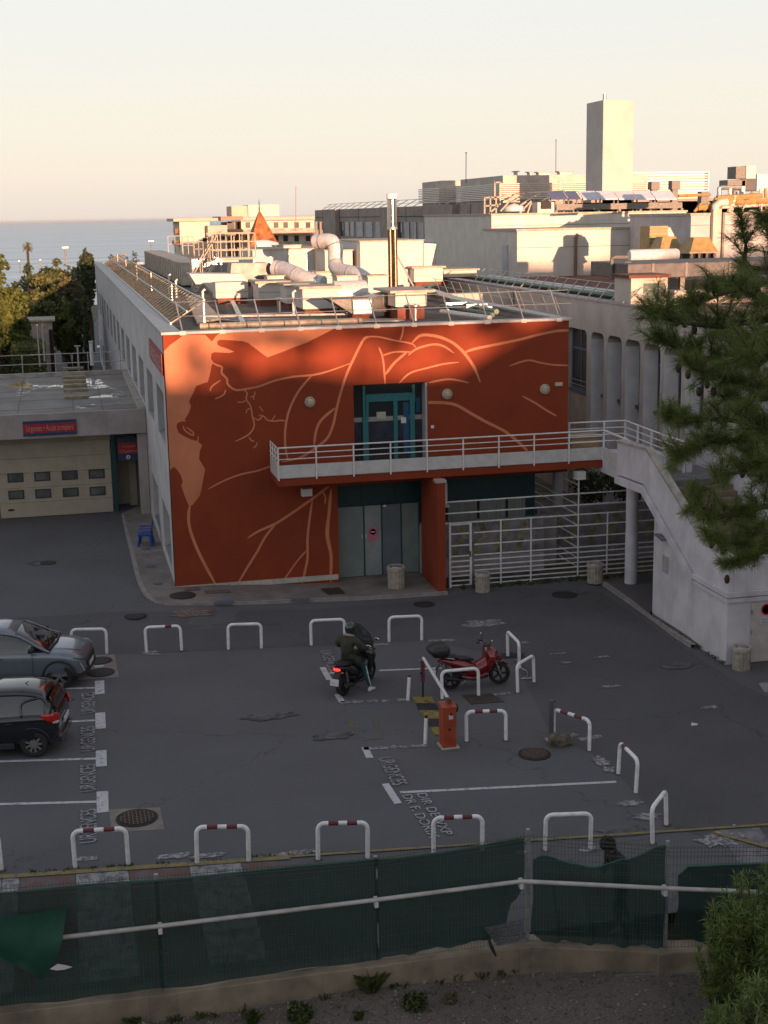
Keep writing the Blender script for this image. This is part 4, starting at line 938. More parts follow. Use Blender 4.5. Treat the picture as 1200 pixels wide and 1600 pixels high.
# ducts
def duct(lab, pts, r, rib=True, m=None, name='round_duct'):
    """pts: (px, py, Y)"""
    P = [PY(*q) for q in pts]; t = thing(name, lab, 'duct', tuple(P[0])); sp_ = spl([tuple(p) for p in P], 6)
    mb = MB(); mb.tube(sp_, r, 20); mb.build('pipe', m or M_duct, t, smooth='auto')
    if rib:
        for i in range(5, len(sp_)-1, 11):
            a = Vector(sp_[i]); d = (Vector(sp_[i+1])-a).normalized(); mb = MB(); mb.tube([a-d*.03, a+d*.03], r*1.05, 20); mb.build('joint_ring', M_metal, t, smooth='auto')
    return t
duct('thick silver duct bending up and over like a goose neck before the white housings', [(494, 378, 66), (506, 377, 65.6), (518, 378, 65.2), (524, 388, 65), (524, 408, 65), (528, 421, 64.4), (545, 426, 63.4), (560, 430, 62.6), (574, 440, 62), (584, 452, 61.6)], .36)
duct('silver duct running down from the grey transition piece to the vent row', [(430, 419, 63), (442, 421, 62.6), (456, 426, 61.8), (470, 433, 61), (486, 439, 60.4), (505, 444, 60)], .36)
t = thing('duct_transition', 'dark grey sheet metal transition box between walkway and silver duct', 'duct', tuple(PY(380, 425, 63.5)))
q = [PY(*p, 63.4) for p in ((362, 411), (418, 411), (434, 413), (437, 428), (420, 437), (376, 436), (360, 428))]; MB().prism([tuple(p) for p in q], (0, 1.5, 0)).build('sheet_box', mat('dull_galvanised', (.16, .155, .15), .5, .15, 3, metal=.6), t)
duct('short white insulated pipe lying by the brick pyramid', [(400, 388, 90), (415, 387, 90), (432, 391, 90)], .5, False, M_white)
# flue
YFL = ybase(615, 470); 
xa = PY(606, 380, YFL).x; xb = PY(620.5, 380, YFL).x; zt = PY(613, 303, YFL).z; xm = (xa+xb)/2; rr = (xb-xa)/2
t = thing('tall_flue', 'tall silver double flue with bright cap rising from the roof', 'chimney', (xm, YFL, ZR))
zc = PY(613, 356, YFL).z
mb = MB(); mb.lathe([(rr, zc), (rr, zt-.22), (rr*1.08, zt-.2)], (xm, YFL, 0), 24); mb.build('flue_head', mat('polished_steel', (.55, .5, .45), .18, .05, 3, metal=1), t, smooth='auto')
mb = MB(); mb.lathe([(rr*1.1, zt-.2), (rr*1.12, zt), (rr*.9, zt+.01), (rr*.9, zt-.3)], (xm, YFL, 0), 24); mb.build('flue_cap', mat('bright_cap', (.75, .75, .8), .35, .03), t, smooth='auto')
for dx in (-.5, .52): mb = MB(); mb.lathe([(rr*.5, ZR+.4), (rr*.5, zc)], (xm+dx*rr, YFL, 0), 18); mb.build('flue_pipe', mat('brown_steel', (.16, .12, .08), .25, .12, 3, metal=.9), t, smooth='auto')
mb = MB(); mb.lathe([(rr*1.1, zc-.06), (rr*1.1, zc+.04)], (xm, YFL, 0), 24); mb.build('collar', M_metal, t)
MB().bar((xm+rr*.7, YFL, ZR+2.0), (xm+1.0, YFL-.3, ZR+.3), .07).build('brace', M_metal, t)
MB().box(xm-1.2, YFL-.8, ZR, xm+1.0, YFL+.8, ZR+.42).build('plinth', M_cap, t)
# corrugated covered duct along the left of the roof
t = thing('covered_walkway_duct', 'long grey ribbed duct casing running back along the roof', 'duct', (7.5, 76, ZR))
a = PY(284, 437, 76); b = PY(321, 407, 76); mb = MB(); mb.box(a.x, 76, ZR+.1, b.x, 108, b.z-.1); mb.build('casing', mat('casing_grey', (.44, .40, .34), .7, .12, 3, streak=.2), t)
mb = MB()
for k in range(24): mb.box(a.x-.05, 76.3+k*1.33, ZR+.1, a.x-.003, 76.42+k*1.33, b.z-.1)
o = mb.build('rib', M_cap, t); o['kind'] = 'stuff'
# raised steel platform with stair and railings
YP = 68.; t = thing('access_platform', 'raised steel access platform with railings and a short flight of steps', 'platform', (9, YP, ZR))
def pp(px, py, Y=YP): return PY(px, py, Y)
a = pp(341, 403); b = pp(399, 412); mb = MB(); mb.box(a.x, YP, a.z-.1, b.x, YP+2.2, a.z); mb.build('deck', M_cap, t)
for px in (332, 345, 362, 375, 388, 399):
    for dy in (0, 2.2):
        q = pp(px, 390); MB().bar((q.x, YP+dy, a.z), (q.x, YP+dy, a.z+1.15), .05).build('post', M_rrail, t)
for dz in (1.15, .75, .35):
    for dy in (0, 2.2): MB().bar((a.x-.3, YP+dy, a.z+dz), (b.x, YP+dy, a.z+dz), .045).build('rail', M_rrail, t)
s0 = pp(304, 428); s1 = pp(341, 402)
for dy in (0, 1.1):
    MB().bar((s0.x, YP+dy, ZR), (s1.x, YP+dy, a.z), .12).build('stair_string', M_metal, t)
    MB().bar((s0.x, YP+dy, ZR+1.05), (s1.x, YP+dy, a.z+1.1), .05).build('handrail', M_rrail, t)
    for k in range(4): f_ = k/3.; x = s0.x+(s1.x-s0.x)*f_; z = ZR+(a.z-ZR)*f_; MB().bar((x, YP+dy, z), (x, YP+dy, z+1.05), .04).build('post', M_rrail, t)
for k in range(8): f_ = k/8.; x = s0.x+(s1.x-s0.x)*f_; z = ZR+(a.z-ZR)*(f_+.06); MB().box(x, YP+.05, z, x+.25, YP+1.05, z+.03).build('step', M_metal, t)
for px in (345, 397): q = pp(px, 400); MB().bar((q.x, YP+.05, ZR), (q.x, YP+.05, a.z-.1), .08).build('support', M_metal, t)
# cage rails farther back
t = thing('cage_rails', 'thin steel cage rails standing far back on the duct casing', 'railing', tuple(PY(275, 390, 100)))
for x0_, x1_, yt, yb in ((262, 285, 369, 394), (285, 303, 370, 397), (303, 318, 378, 400)):
    p = PY(x0_, yt, 100); q = PY(x1_, yb, 100)
    for z in (p.z, (p.z+q.z)/2): MB().bar((p.x, 100, z), (q.x, 100, z), .05).build('rail', M_rrail, t)
    for f_ in (0, .5, 1): x = p.x+(q.x-p.x)*f_; MB().bar((x, 100, q.z), (x, 100, p.z), .05).build('post', M_rrail, t)
# slatted edge guard on the left roof edge
t = thing('slatted_edge_guard', 'long slatted steel guard leaning inwards along the left roof edge', 'guard rail', (3.4, 45, 8.4))
y = 46.2; k = 0; n_sl = 0
mb_far = MB()
while y < 112:
    tgt = mb_far if n_sl >= 90 else MB()
    tgt.bar((3.5, y, 8.42), (4.6, y-.25, 9.12), .15, .04)
    if n_sl < 90: tgt.build('slat', mat('slat_steel', (.40, .34, .24), .55, .15, 5, metal=.3), t)
    n_sl += 1; y += 1.05 if y < 90 else 1.4
if mb_far.v: o = mb_far.build('slat', MATS['slat_steel'], t); o['kind'] = 'stuff'
for x, z, in ((4.62, 9.16), (4.05, 8.8), (3.5, 8.44)): MB().bar((x, 46, z), (x, 112, z), .05).build('long_rail', M_metal, t)
for k in range(6): MB().bar((4.6, 46+k*13, 8.2), (4.6, 46+k*13, 9.15), .04).build('post', M_metal, t)
# front edge railing: leaning posts and two wires
t = thing('roof_front_railing', 'thin leaning steel posts with two wires along the front roof edge', 'railing', (3.6, YF+.4, 8.4))
for k in range(11):
    x = XL+.6+k*1.22
    MB().bar((x, YF-.02, ZT+.09), (x-.13, YF+.5, ZT+.98), .035).build('post', M_metal, t)
for f_ in (.97, .5): MB().tube([(XL+.45, YF-.02+.52*f_, ZT+.09+.89*f_), (XL+.6+10*1.22+.5, YF-.02+.52*f_, ZT+.09+.89*f_)], .013, 6).build('wire', M_metal, t)
t = thing('roof_side_railing', 'leaning steel posts and wires along the right roof edge above the terrace', 'railing', (XR, YF+1, 8.4))
for k in range(13):
    y = YF+.6+k*1.25; MB().bar((XR-.02, y, ZT+.09), (XR-.32, y-.1, ZT+.75), .02).build('post', mat('dull_steel', (.2, .19, .17), .6, .1), t)
for f_ in (.97, .5): MB().tube([(XR-.02-.3*f_, YF+.5, ZT+.09+.66*f_), (XR-.02-.3*f_, YF+16, ZT+.09+.66*f_)], .01, 6).build('wire', M_metal, t)
for i, (r4, lab) in enumerate((((418, 432, 444, 444), 'small cream duct box between the near and far vent rows'), ((527, 432, 560, 447), 'low cream duct box under the drooping end of the bent duct'), ((575, 432, 606, 447), 'low pale box left of the flue foot'), ((430, 384, 470, 392), 'flat pale housing on top of the long white plant housing'), ((300, 405, 330, 420), 'grey box beside the access platform steps'))):
    x0_, z0_, x1_, z1_ = frect(*r4, (61.5, 57, 58, 75, 71)[i]); y_ = (61.5, 57, 58, 75, 71)[i]; t = thing('duct_box', lab, 'duct box', (x0_, y_, ZR)); MB().box(x0_, y_, ZR-.02 if i != 3 else z0_, x1_, y_+1.1, z1_).build('box', M_lightwall if i < 4 else M_metal, t, bevel=.01); MB().box(x0_-.05, y_-.05, z1_, x1_+.05, y_+1.15, z1_+.05).build('lid', M_cap, t)
t = thing('cable_tray', 'low steel cable tray crossing the roof between the vent rows', 'cable tray', (4.8, 52, 8.3)); MB().bar((4.9, 50.5, 8.32), (10.5, 49.2, 8.32), .22, .06).bar((6.0, 47, 8.3), (7.6, 64, 8.3), .18, .05).build('tray', M_metal, t)
t = thing('roof_conduits', 'bundle of thin conduits snaking over the roof towards the fan box', 'pipes', (5, 48, 8.25))
for k in range(5): MB().tube(spl([(5.2+k*.12, 56, 8.2), (5.6+k*.1, 50+k*.2, 8.22), (8+k*.3, 47.6+k*.15, 8.22), (11.5, 46.4+k*.2, 8.22)], 5), .035, 6).build('conduit', M_gpipe2 if k % 2 else M_metal, t, smooth=True)
# long low pipe along the roof front, sloping board, little vents and masts
t = thing('insulated_pipe', 'long pale pipe lying along the front of the roof', 'pipe', (5, YF+1.6, 8.3)); MB().tube([(4.3, YF+1.7, 8.42), (9.6, YF+1.7, 8.42)], .10, 12).tube([(4.3, YF+2.05, 8.36), (9.6, YF+2.05, 8.36)], .07, 10).build('pipe', mat('aged_pipe', (.34, .3, .24), .6, .2, 4, metal=.2), t, smooth='auto')
t = thing('ramp_board', 'grey ramp board lying on the roof near its left corner', 'ramp', (4.8, 46, 8.2)); p = [PZ(*q, 8.2) for q in ((290, 478), (313, 478), (345, 500), (308, 507))]; MB().prism([(v.x, v.y, 8.2+(.35 if i < 2 else 0)) for i, v in enumerate(p)], (0, 0, .08)).build('board', M_cap, t)
for i, (px, py, h_, lab) in enumerate(((265, 460, .9, 'thin white pipe mast with hook on the left of the roof'), (276, 466, .8, 'thin white pipe mast nearest the slatted guard'), (318, 487, .8, 'white vent mast behind the front roof wires'), (459, 493, .85, 'red and white striped vent mast before the near vent row'))):
    p = PZ(px, py, ZR); t = thing('vent_mast', lab, 'vent pipe', tuple(p)); MB().tube([(p.x, p.y, ZR-.02), (p.x, p.y, ZR+h_), (p.x+.1, p.y, ZR+h_+.08)], .05, 10).build('mast', M_white, t)
    if i == 3: MB().tube([(p.x, p.y, ZR+.5), (p.x, p.y, ZR+.66)], .056, 10).build('stripe', M_redpaint, t)
for i, (px, py) in enumerate(((436, 488), (649, 501))):
    p = PZ(px, py, ZR); t = thing('roof_drain_vent', ('small grey crowned vent among the near vent housings', 'small grey crowned vent before the housing in front of the flue')[i], 'vent pipe', tuple(p)); MB().lathe([(.07, -.05), (.07, .45), (.16, .5), (.16, .55), (.0, .58)], tuple(p), 14).build('vent', M_metal, t, smooth='auto')
# green and grey pipes along the right of the roof
M_gpipe = mat('green_pipe', (.09, .15, .10), .5, .15, 5); 
t = thing('green_pipe_bundle', 'bundle of green pipes running along the right part of the roof', 'pipes', (13, 55, 8.3))
for i, (a, b, r_, m_) in enumerate((((706, 470), (776, 487), .09, M_gpipe), ((690, 478), (770, 492), .08, M_gpipe), ((676, 455), (752, 480), .12, M_metal), ((688, 461), (765, 482), .1, M_metal), ((670, 449), (800, 455), .09, M_gpipe), ((680, 444), (810, 449), .09, M_gpipe), ((690, 487), (765, 497), .09, M_duct))):
    p = PZ(*a, 8.45); q = PZ(*b, 8.45); q.x = min(q.x, XR-.6); MB().tube([p, q], r_, 10).build('pipe', m_, t, smooth='auto')
for px, py in ((713, 487), (745, 490)): p = PZ(px, py, 8.2); MB().box(p.x-.4, p.y-.05, 8.14, p.x+.4, p.y+.05, 8.55).build('support', M_metal, t)

# ================================================================ FARTHER ROOFS AND BUILDINGS
def blk(name, lab, x0, y0, x1, y1, z1, m, z0=-1, cat='building', caph=.12):
    t = thing(name, lab, cat, (x0, y0, z0)); MB().box(x0, y0, z0, x1, y1, z1-caph).build('walls', m, t)
    MB().box(x0-.06, y0-.06, z1-caph, x1+.06, y1+.06, z1).build('roof_edge', M_cap, t); return t
YB1 = 75.; x0 = PY(808, 400, YB1).x; x1 = PY(1015, 400, YB1).x; z1 = PY(810, 358, YB1).z
b1 = blk('roof_block', 'large pale flat block on the wing roof with a pipe on its front', x0, YB1, x1+18, 81.3, z1, M_lightwall, 8)
MB().box(x0-.004, YB1-.004, z1-1.05, x1+18, YB1-.001, z1-1.02).build('joint', M_grille, b1)
p = PY(900, 370, YB1-.1); MB().tube([(p.x, YB1-.1, 8.2), (p.x, YB1-.1, p.z), (p.x+.12, YB1-.1, p.z+.15)], .09, 8).build('downpipe', mat('brown_pipe', (.2, .12, .08), .6, .1), b1)
q = PX(797, 380, x0-.03); MB().box(x0-.05, 76.6, 8.3, x0-.002, 77.6, z1-.9).build('side_door', M_sidewall, b1)
YB2 = 82.; x0 = PY(768, 345, YB2).x; x1 = PY(1072, 345, YB2).x; z2 = PY(815, 333, YB2).z
b2 = blk('roof_block', 'upper set-back beige block carrying the solar panels', x0, YB2, x1, 98, z2, M_lightwall, 7)
MB().box(x0-.004, YB2-.004, z2-.75, x1, YB2-.001, z2-.72).build('joint', M_grille, b2)
# solar panel racks on the upper block
ks = ((862, 888, 'blue'), (890, 908, 'blue'), (912, 938, 'w'), (940, 966, 'w'), (968, 996, 'w'), (998, 1024, 'w'), (1026, 1058, 'w'))
M_sol = mat('panel_pale_back', (.62, .60, .66), .35, .05, 3); M_solb = mat('panel_blue', (.10, .12, .2), .2, .1, 3)
for i, (a, b, k_) in enumerate(ks):
    Y = 86.; p = PY(a, 300, Y); q = PY(b, 312, Y)
    t = thing('solar_collector', '%s collector panel, %s from the left on the upper block rack' % ('small bluish' if k_ == 'blue' else 'pale', ('first', 'second', 'third', 'fourth', 'fifth', 'sixth', 'seventh')[i]), 'solar panel', (p.x, Y, q.z), 0, 'collector panels on the upper block')
    MB().prism([(p.x, Y, q.z), (q.x, Y, q.z), (q.x, Y+1.0, p.z), (p.x, Y+1.0, p.z)], (0, .05, .08)).build('panel', M_sol if k_ == 'w' else M_solb, t)
    for x in (p.x+.1, q.x-.1): MB().bar((x, Y+.5, z2), (x, Y+.5, q.z+.1), .08).build('leg', M_grille, t)
p = PY(868, 315, 85.9); q = PY(1064, 325, 85.9); t = thing('collector_rack', 'long dark steel rack beam under the pale collectors', 'rack', (p.x, 85.9, q.z)); MB().box(p.x, 85.7, q.z, q.x, 85.85, PY(1064, 316, 85.9).z).build('beam', M_grille, t)
for k in range(7): x = p.x+(q.x-p.x)*k/6; MB().box(x-.08, 85.72, z2, x+.08, 85.86, q.z).build('leg', M_grille, t)
for i, (a, b, yt, yb) in enumerate(((1018, 1031, 284, 296), (1050, 1063, 282, 296), (1096, 1108, 299, 318))):
    Y = 88; x0_, z0_, x1_, z1_ = frect(a, yt, b, yb, Y); t = thing('roof_vent_box', 'small dark square vent box, %s of three above the collectors' % ('left', 'middle', 'right')[i], 'vent', (x0_, Y, z0_)); MB().box(x0_, Y, z0_, x1_, Y+.6, z1_).build('box', M_grille, t); MB().box(x0_+.1, Y+.1, z2, x1_-.1, Y+.5, z0_).build('stand', M_grille, t)
x0_, z0_, x1_, z1_ = frect(840, 316, 866, 333, 84); t = thing('fan_box', 'cream framed dark fan box at the left of the collector rack', 'fan', (x0_, 84, z0_)); MB().box(x0_, 84, z0_, x1_, 85, z1_).build('frame', M_lightwall, t); MB().box(x0_+.2, 83.97, z0_+.25, x1_-.2, 83.999, z1_).build('opening', M_dark, t)
# tangled white frames on the upper block's left
t = thing('steel_frames', 'cluster of white steel frames and bent pipes on the left of the upper block', 'steel frames', tuple(PY(790, 330, 83.5)))
for a, b in (((757, 308), (757, 334)), ((766, 308), (766, 334)), ((775, 308), (775, 333)), ((757, 309), (780, 308)), ((757, 322), (780, 320)), ((764, 334), (782, 318)), ((782, 330), (798, 312)), ((800, 330), (822, 315)), ((798, 315), (812, 315)), ((812, 333), (830, 314)), ((824, 333), (830, 316)), ((785, 305), (800, 308)), ((773, 284), (773, 312)), ((773, 285), (782, 285)), ((781, 285), (781, 312))):
    MB().bar(PY(*a, 83.5), PY(*b, 83.5), .09).build('bar', M_rrail, t)
mb = MB(); p = PY(803, 320, 84); mb.lathe([(.7, 0), (.6, .3), (0, .5)], (p.x, 84, p.z-.4), 16); mb.build('dish', M_white, t, smooth=True)
# nearer shaded wall block at right with pipes
YB3 = 67.; x0 = PY(1079, 370, YB3).x; z3 = PY(1100, 333, YB3).z
b3 = blk('roof_block', 'grey mauve block at the right behind the pine top', x0, YB3, x0+16, 74.9, z3, M_sidewall, 8)
for px, ww, m_ in ((1116, .45, M_beige), (1127, .12, M_grille)):
    p = PY(px, 370, YB3); MB().box(p.x-ww/2, YB3-.2-ww*.2, 8.2, p.x+ww/2, YB3-.002, z3+(.2 if ww > .2 else 0)).build('riser', m_, b3)
MB().box(x0, YB3-.004, z3-.62, x0+16, YB3-.001, z3-.59).build('joint', M_grille, b3)
# ventilation hoods (lit amber) and tank, flat ducts on the wing roof
M_amber = mat('amber_fibreglass', (.33, .22, .08), .5, .12, 4)
for i, (xc, w_, yt, yb, Y) in enumerate(((1101, 21, 371, 393, 62), (1050, 18, 370, 392, 64))):
    p = PY(xc, yt, Y); q = PY(xc+w_, yb, Y); hw = q.x-p.x; t = thing('trapezoid_hood', ('sunlit amber trapezoid roof hood beside the pine top', 'shaded amber trapezoid roof hood over the white tank')[i], 'vent hood', (p.x, Y, q.z))
    mb = MB(); vs = []
    for s_, z in ((1., q.z), (.55, p.z)):
        for sx, sy in ((-1, -1), (1, -1), (1, 1), (-1, 1)): vs.append((p.x+sx*hw*s_, Y+.7+sy*.7*s_, z))
    mb.add(vs, [(0, 3, 2, 1), (4, 5, 6, 7), (0, 1, 5, 4), (1, 2, 6, 5), (2, 3, 7, 6), (3, 0, 4, 7)]); mb.build('hood', M_amber, t)
    MB().box(p.x-hw*1.08, Y-.05, q.z-.06, p.x+hw*1.08, Y+1.5, q.z).build('rim', M_cap, t)
    for sx in (-.85, -.3, .25, .8): MB().box(p.x+sx*hw-.06, Y+.05, 8.6, p.x+sx*hw+.06, Y+.2, q.z-.06).build('leg', M_grille, t)
    MB().box(p.x-hw*.8, Y+.3, 8.6, p.x+hw*.8, Y+1.2, q.z-.1).build('core', M_dark, t)
Y = 60; p = PY(983, 400, Y); q = PY(1059, 400, Y); r_ = (PY(1020, 389, Y).z-PY(1020, 409, Y).z)/2; zc_ = PY(1020, 399, Y).z
t = thing('horizontal_tank', 'long white cylindrical tank lying on the wing roof', 'tank', (p.x, Y, zc_-r_)); mb = MB(); mb.tube([(p.x, Y, zc_), (p.x+.08, Y, zc_), (q.x-.08, Y, zc_), (q.x, Y, zc_)], r_, 20, rs=[r_*.85, r_, r_, r_*.85]); mb.build('shell', M_white, t, smooth='auto'); MB().box(p.x+.2, Y-.3, 8.3, p.x+.5, Y+.3, zc_-r_*.8).box(q.x-.5, Y-.3, 8.3, q.x-.2, Y+.3, zc_-r_*.8).build('saddle', M_grille, t)
x0_, z0_, x1_, z1_ = frect(1015, 353, 1054, 389, 66); t = thing('amber_louvre_box', 'amber slatted louvre box with white bent duct behind the white tank', 'vent', (x0_, 66, 8.5))
MB().box(x0_, 66, 8.2, x0_+(x1_-x0_)*.72, 67.2, z1_).build('box', M_amber, t); mb = MB()
for k in range(7): z = z0_+k*(z1_-z0_)/7; mb.box(x0_-.01, 65.95, z, x0_+(x1_-x0_)*.72, 65.998, z+.06)
mb.build('louvre', mat('louvre_brown', (.3, .2, .1), .6, .1), t); MB().tube([(x0_+(x1_-x0_)*.7, 66.4, z1_-.25), (x1_-.25, 66.4, z1_-.25), (x1_-.1, 66.4, z1_-.5), (x1_-.1, 66.4, z0_)], .24, 12).build('bent_duct', M_lightwall, t, smooth='auto')
Y = 52.; a = PY(981, 425, Y); b = PY(1180, 425, Y); zt_ = PY(1040, 411, Y).z; zb_ = PY(1040, 434, Y).z
t = thing('flat_duct', 'wide dark grey flat duct casing on the wing roof', 'duct', (a.x, Y, zb_)); MB().box(a.x, Y, zb_, b.x+4, Y+4, zt_).build('casing', mat('dark_casing', (.10, .095, .10), .6, .15, 3, metal=.3), t, bevel=.03)
for px in (1020, 1072, 1140): p = PY(px, 425, Y); MB().box(p.x-.05, Y-.03, zb_, p.x+.05, Y-.002, zt_).build('flange', M_grille, t); MB().box(p.x-.1, Y+.3, 8.2, p.x+.1, Y+.5, zb_).build('leg', M_grille, t)
x0_, z0_, x1_, z1_ = frect(986, 430, 1043, 468, 49); t = thing('chimney_stack', 'squat beige stack with a red brown cap at the wing roof edge', 'chimney', (x0_+.6, 49, 8.2))
MB().box(x0_, 49, 8.2, x1_, 50.6, z1_-.1).build('shaft', M_beige, t); MB().box(x0_-.12, 48.9, z1_-.1, x1_+.1, 50.7, z1_+.02).build('cap', M_redbrown, t); MB().box(x0_+.5, 48.97, 8.4, x1_-.1, 48.999, z1_-.3).build('green_louvre', mat('green_louvre', (.06, .10, .08), .6, .1), t)
MB().box(XWG+2.4, 49.8, 8.2, 45, 50.2, 8.75).build('upstand_wall', M_beige, wing)
t = thing('pipe_bends', 'dark pipes bending down beside the flat duct casing', 'pipes', tuple(PY(975, 430, 53)))
for pts in (((956, 437), (956, 404), (962, 402), (980, 402)), ((972, 437), (972, 415), (976, 412), (986, 411)), ((978, 437), (978, 420), (983, 418))): MB().tube([PY(*q, 53.5) for q in pts], .08, 8).build('pipe', M_grille, t)
t = thing('roof_pipe_run', 'green and grey pipes running along the edge of the wing roof', 'pipes', (XWG+2, 60, 8.4))
for dx, m_ in ((1.2, M_gpipe), (1.5, M_metal), (1.8, M_gpipe), (2.2, M_metal)): MB().tube([(XWG+dx, 51, 8.42), (XWG+dx, 73, 8.42)], .1, 8).build('pipe', m_, t, smooth='auto')
# machinery cluster top right: exhaust fan, pipes, frames
t = thing('exhaust_fan', 'big dark exhaust fan with a square sunlit box on the right block', 'fan', tuple(PY(1165, 300, 70)))
Y = 70
def fb(xl, yt, xr, yb, Yd, d, nm, m_): x0_, z0_, x1_, z1_ = frect(xl, yt, xr, yb, Yd); MB().box(x0_, Yd, z0_, x1_, Yd+d, z1_).build(nm, m_, t)
fb(1150, 260, 1165, 279, Y, 1., 'fan_head', M_grille); fb(1166, 259, 1181, 279, Y, 1., 'square_box', M_lightwall); fb(1137, 281, 1166, 291, Y, 1., 'tray', M_grille); fb(1160, 280, 1180, 297, Y+.3, 1., 'scroll', mat('scroll_dark', (.06, .055, .05), .5, .1)); fb(1183, 272, 1215, 298, Y+2, 2., 'white_unit', M_white)
for pts in (((1124, 305), (1124, 294), (1128, 293), (1143, 293)), ((1141, 308), (1141, 294), (1146, 293), (1158, 293))): MB().tube([PY(*q, Y) for q in pts], .13, 10).build('pipe', M_metal, t, smooth='auto')
fb(1146, 297, 1152, 320, Y, .3, 'leg', M_grille); fb(1159, 282, 1164, 320, Y, .3, 'leg', M_metal)
t = thing('pipework', 'bright maze of amber and white pipes and frames on the right block', 'pipes', tuple(PY(1160, 320, 69)))
rg = random.Random(5)
for a, b in (((1112, 331), (1120, 310)), ((1120, 310), (1190, 306)), ((1120, 318), (1200, 314)), ((1125, 324), (1205, 320)), ((1130, 306), (1122, 330)), ((1148, 306), (1140, 332)), ((1165, 318), (1155, 335)), ((1176, 300), (1160, 322)), ((1188, 295), (1189, 334)), ((1196, 294), (1197, 333)), ((1183, 355), (1200, 354)), ((1175, 328), (1175, 354)), ((1184, 328), (1184, 354)), ((1193, 328), (1193, 354)), ((1170, 312), (1220, 311)), ((1090, 325), (1110, 322)), ((1085, 331), (1096, 318)), ((1100, 331), (1108, 316)), ((1060, 306), (1110, 304)), ((1130, 312), (1160, 311))):
    MB().tube([PY(*a, 68), PY(*b, 68)], .08 if rg.random() < .6 else .16, 8).build('pipe', M_lightwall if rg.random() < .5 else M_amber, t, smooth='auto')
p = [PY(*q, 67.5) for q in ((1117, 334), (1118, 322), (1124, 317), (1136, 316))]; MB().tube(p, .2, 10).build('curved_duct', M_lightwall, t, smooth='auto')
# tower
t = thing('concrete_tower', 'tall plain pale concrete chimney tower with a small pipe on top', 'tower', (40.2, 100, 0))
zt_ = PY(966, 156, 100).z; MB().box(40.2, 100, 0, 42.63, 103.4, zt_).build('shaft', mat('tower_concrete', (.52, .475, .44), .9, .05, .7), t, bevel=.02); MB().tube([(40.6, 100.8, zt_), (40.6, 100.8, zt_+.5)], .14, 12).build('pipe', M_metal, t)
# dark long building behind with relief panels
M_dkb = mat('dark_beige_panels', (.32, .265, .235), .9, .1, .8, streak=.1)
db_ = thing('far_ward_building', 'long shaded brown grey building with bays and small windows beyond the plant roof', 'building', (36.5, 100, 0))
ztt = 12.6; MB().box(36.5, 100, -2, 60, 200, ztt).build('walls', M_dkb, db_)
yy = 100.; kk = 0
for yA, yB_, wn in ((118, 126, 1), (126, 132, 0), (132, 141, 1), (141, 150, 1), (150, 156, 0), (156, 172, 2), (172, 182, 1), (182, 190, 0), (190, 200, 2)):
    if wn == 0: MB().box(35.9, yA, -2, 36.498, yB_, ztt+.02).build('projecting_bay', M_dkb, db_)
    for j in range(3 if wn else 0):
        y0_ = yA+(yB_-yA)*(j+.15)/3; y1_ = y0_+(yB_-yA)/3*.7; o = MB().box(36.44, y0_, 9.2, 36.49, y1_, 11.0).build('window', M_glass, db_); MB().box(36.40, y0_, 9.9 if j else 9.2, 36.435, y0_+.3*(y1_-y0_), 10.9).build('blind', M_sidewall, o)
for y_ in range(110, 200, 12): MB().box(36.47, y_-.05, -1, 36.495, y_+.05, ztt).build('joint', M_dark, db_)
MB().box(36.45, 100, 11.55, 36.495, 200, 11.62).build('joint', M_dark, db_)
for k in range(24): MB().bar((36.8, 104+k*4, ztt), (38, 103+k*4, ztt+.75), .07, .07).build('guard_bar', M_metal, db_)
MB().bar((38, 102, ztt+.75), (38, 198, ztt+.75), .06).bar((37.4, 102, ztt+.38), (37.4, 198, ztt+.38), .05).build('guard_rail', M_metal, db_)
# louvred penthouses
M_lou = mat('louvre_cream', (.60, .52, .44), .6, .05, 3); 
def pent(lab, xa, ya, yb, xb, z0_, z1_, front=True, ztop_solid=.55, body=M_beige):
    t = thing('louvred_penthouse', lab, 'plant room', (xa, ya, z0_)); MB().box(xa+.5, ya+.5, z0_, xb, yb, z1_).build('core', body, t)
    for k in range(9):
        z = z0_+.3+k*(z1_-ztop_solid-z0_-.3)/9
        MB().bar((xa+.1, ya, z), (xb, ya, z), .05, .10).build('front_louvre', M_lou, t); MB().bar((xa+.1, ya, z), (xa+.1, yb, z), .05, .10).build('side_louvre', M_metal, t)
    for k in range(6): x = xa+.15+(xb-xa-.2)*k/5; MB().box(x-.05, ya+.08, z0_, x+.05, ya+.16, z1_-ztop_solid).build('mullion', M_lou, t)
    return t
zt_ = PY(780, 274, 113.7).z
pent('nearest louvred penthouse, sunlit on the front and shaded on its flank', 36.5, 113.7, 127, 50, 12.6, zt_)
pent('smaller louvred penthouse farther back at the left end of the row', 36.5, 133, 141, 41, 12.6, 14.95)
p = PY(988, 269, 140); q = PY(1106, 305, 140); t = thing('white_louvre_screen', 'tall white louvred screen behind the tower', 'screen', (p.x, 140, q.z))
for k in range(9): z = p.z-(p.z-q.z)*k/9.; MB().box(p.x, 140, z-.16, q.x, 140.2, z).build('louvre', M_white, t)
MB().box(p.x, 140.5, q.z-2, q.x, 150, p.z-.1).build('core', M_lightwall, t); MB().box(q.x-.1, 139.9, q.z-.5, q.x+.05, 140.3, p.z).box(p.x-.1, 139.9, q.z-.5, p.x+.05, 140.3, p.z).build('post', M_white, t)
MB().box(38, 100, -2, 75, 139, 12.4).build('south_block', M_lightwall, db_)
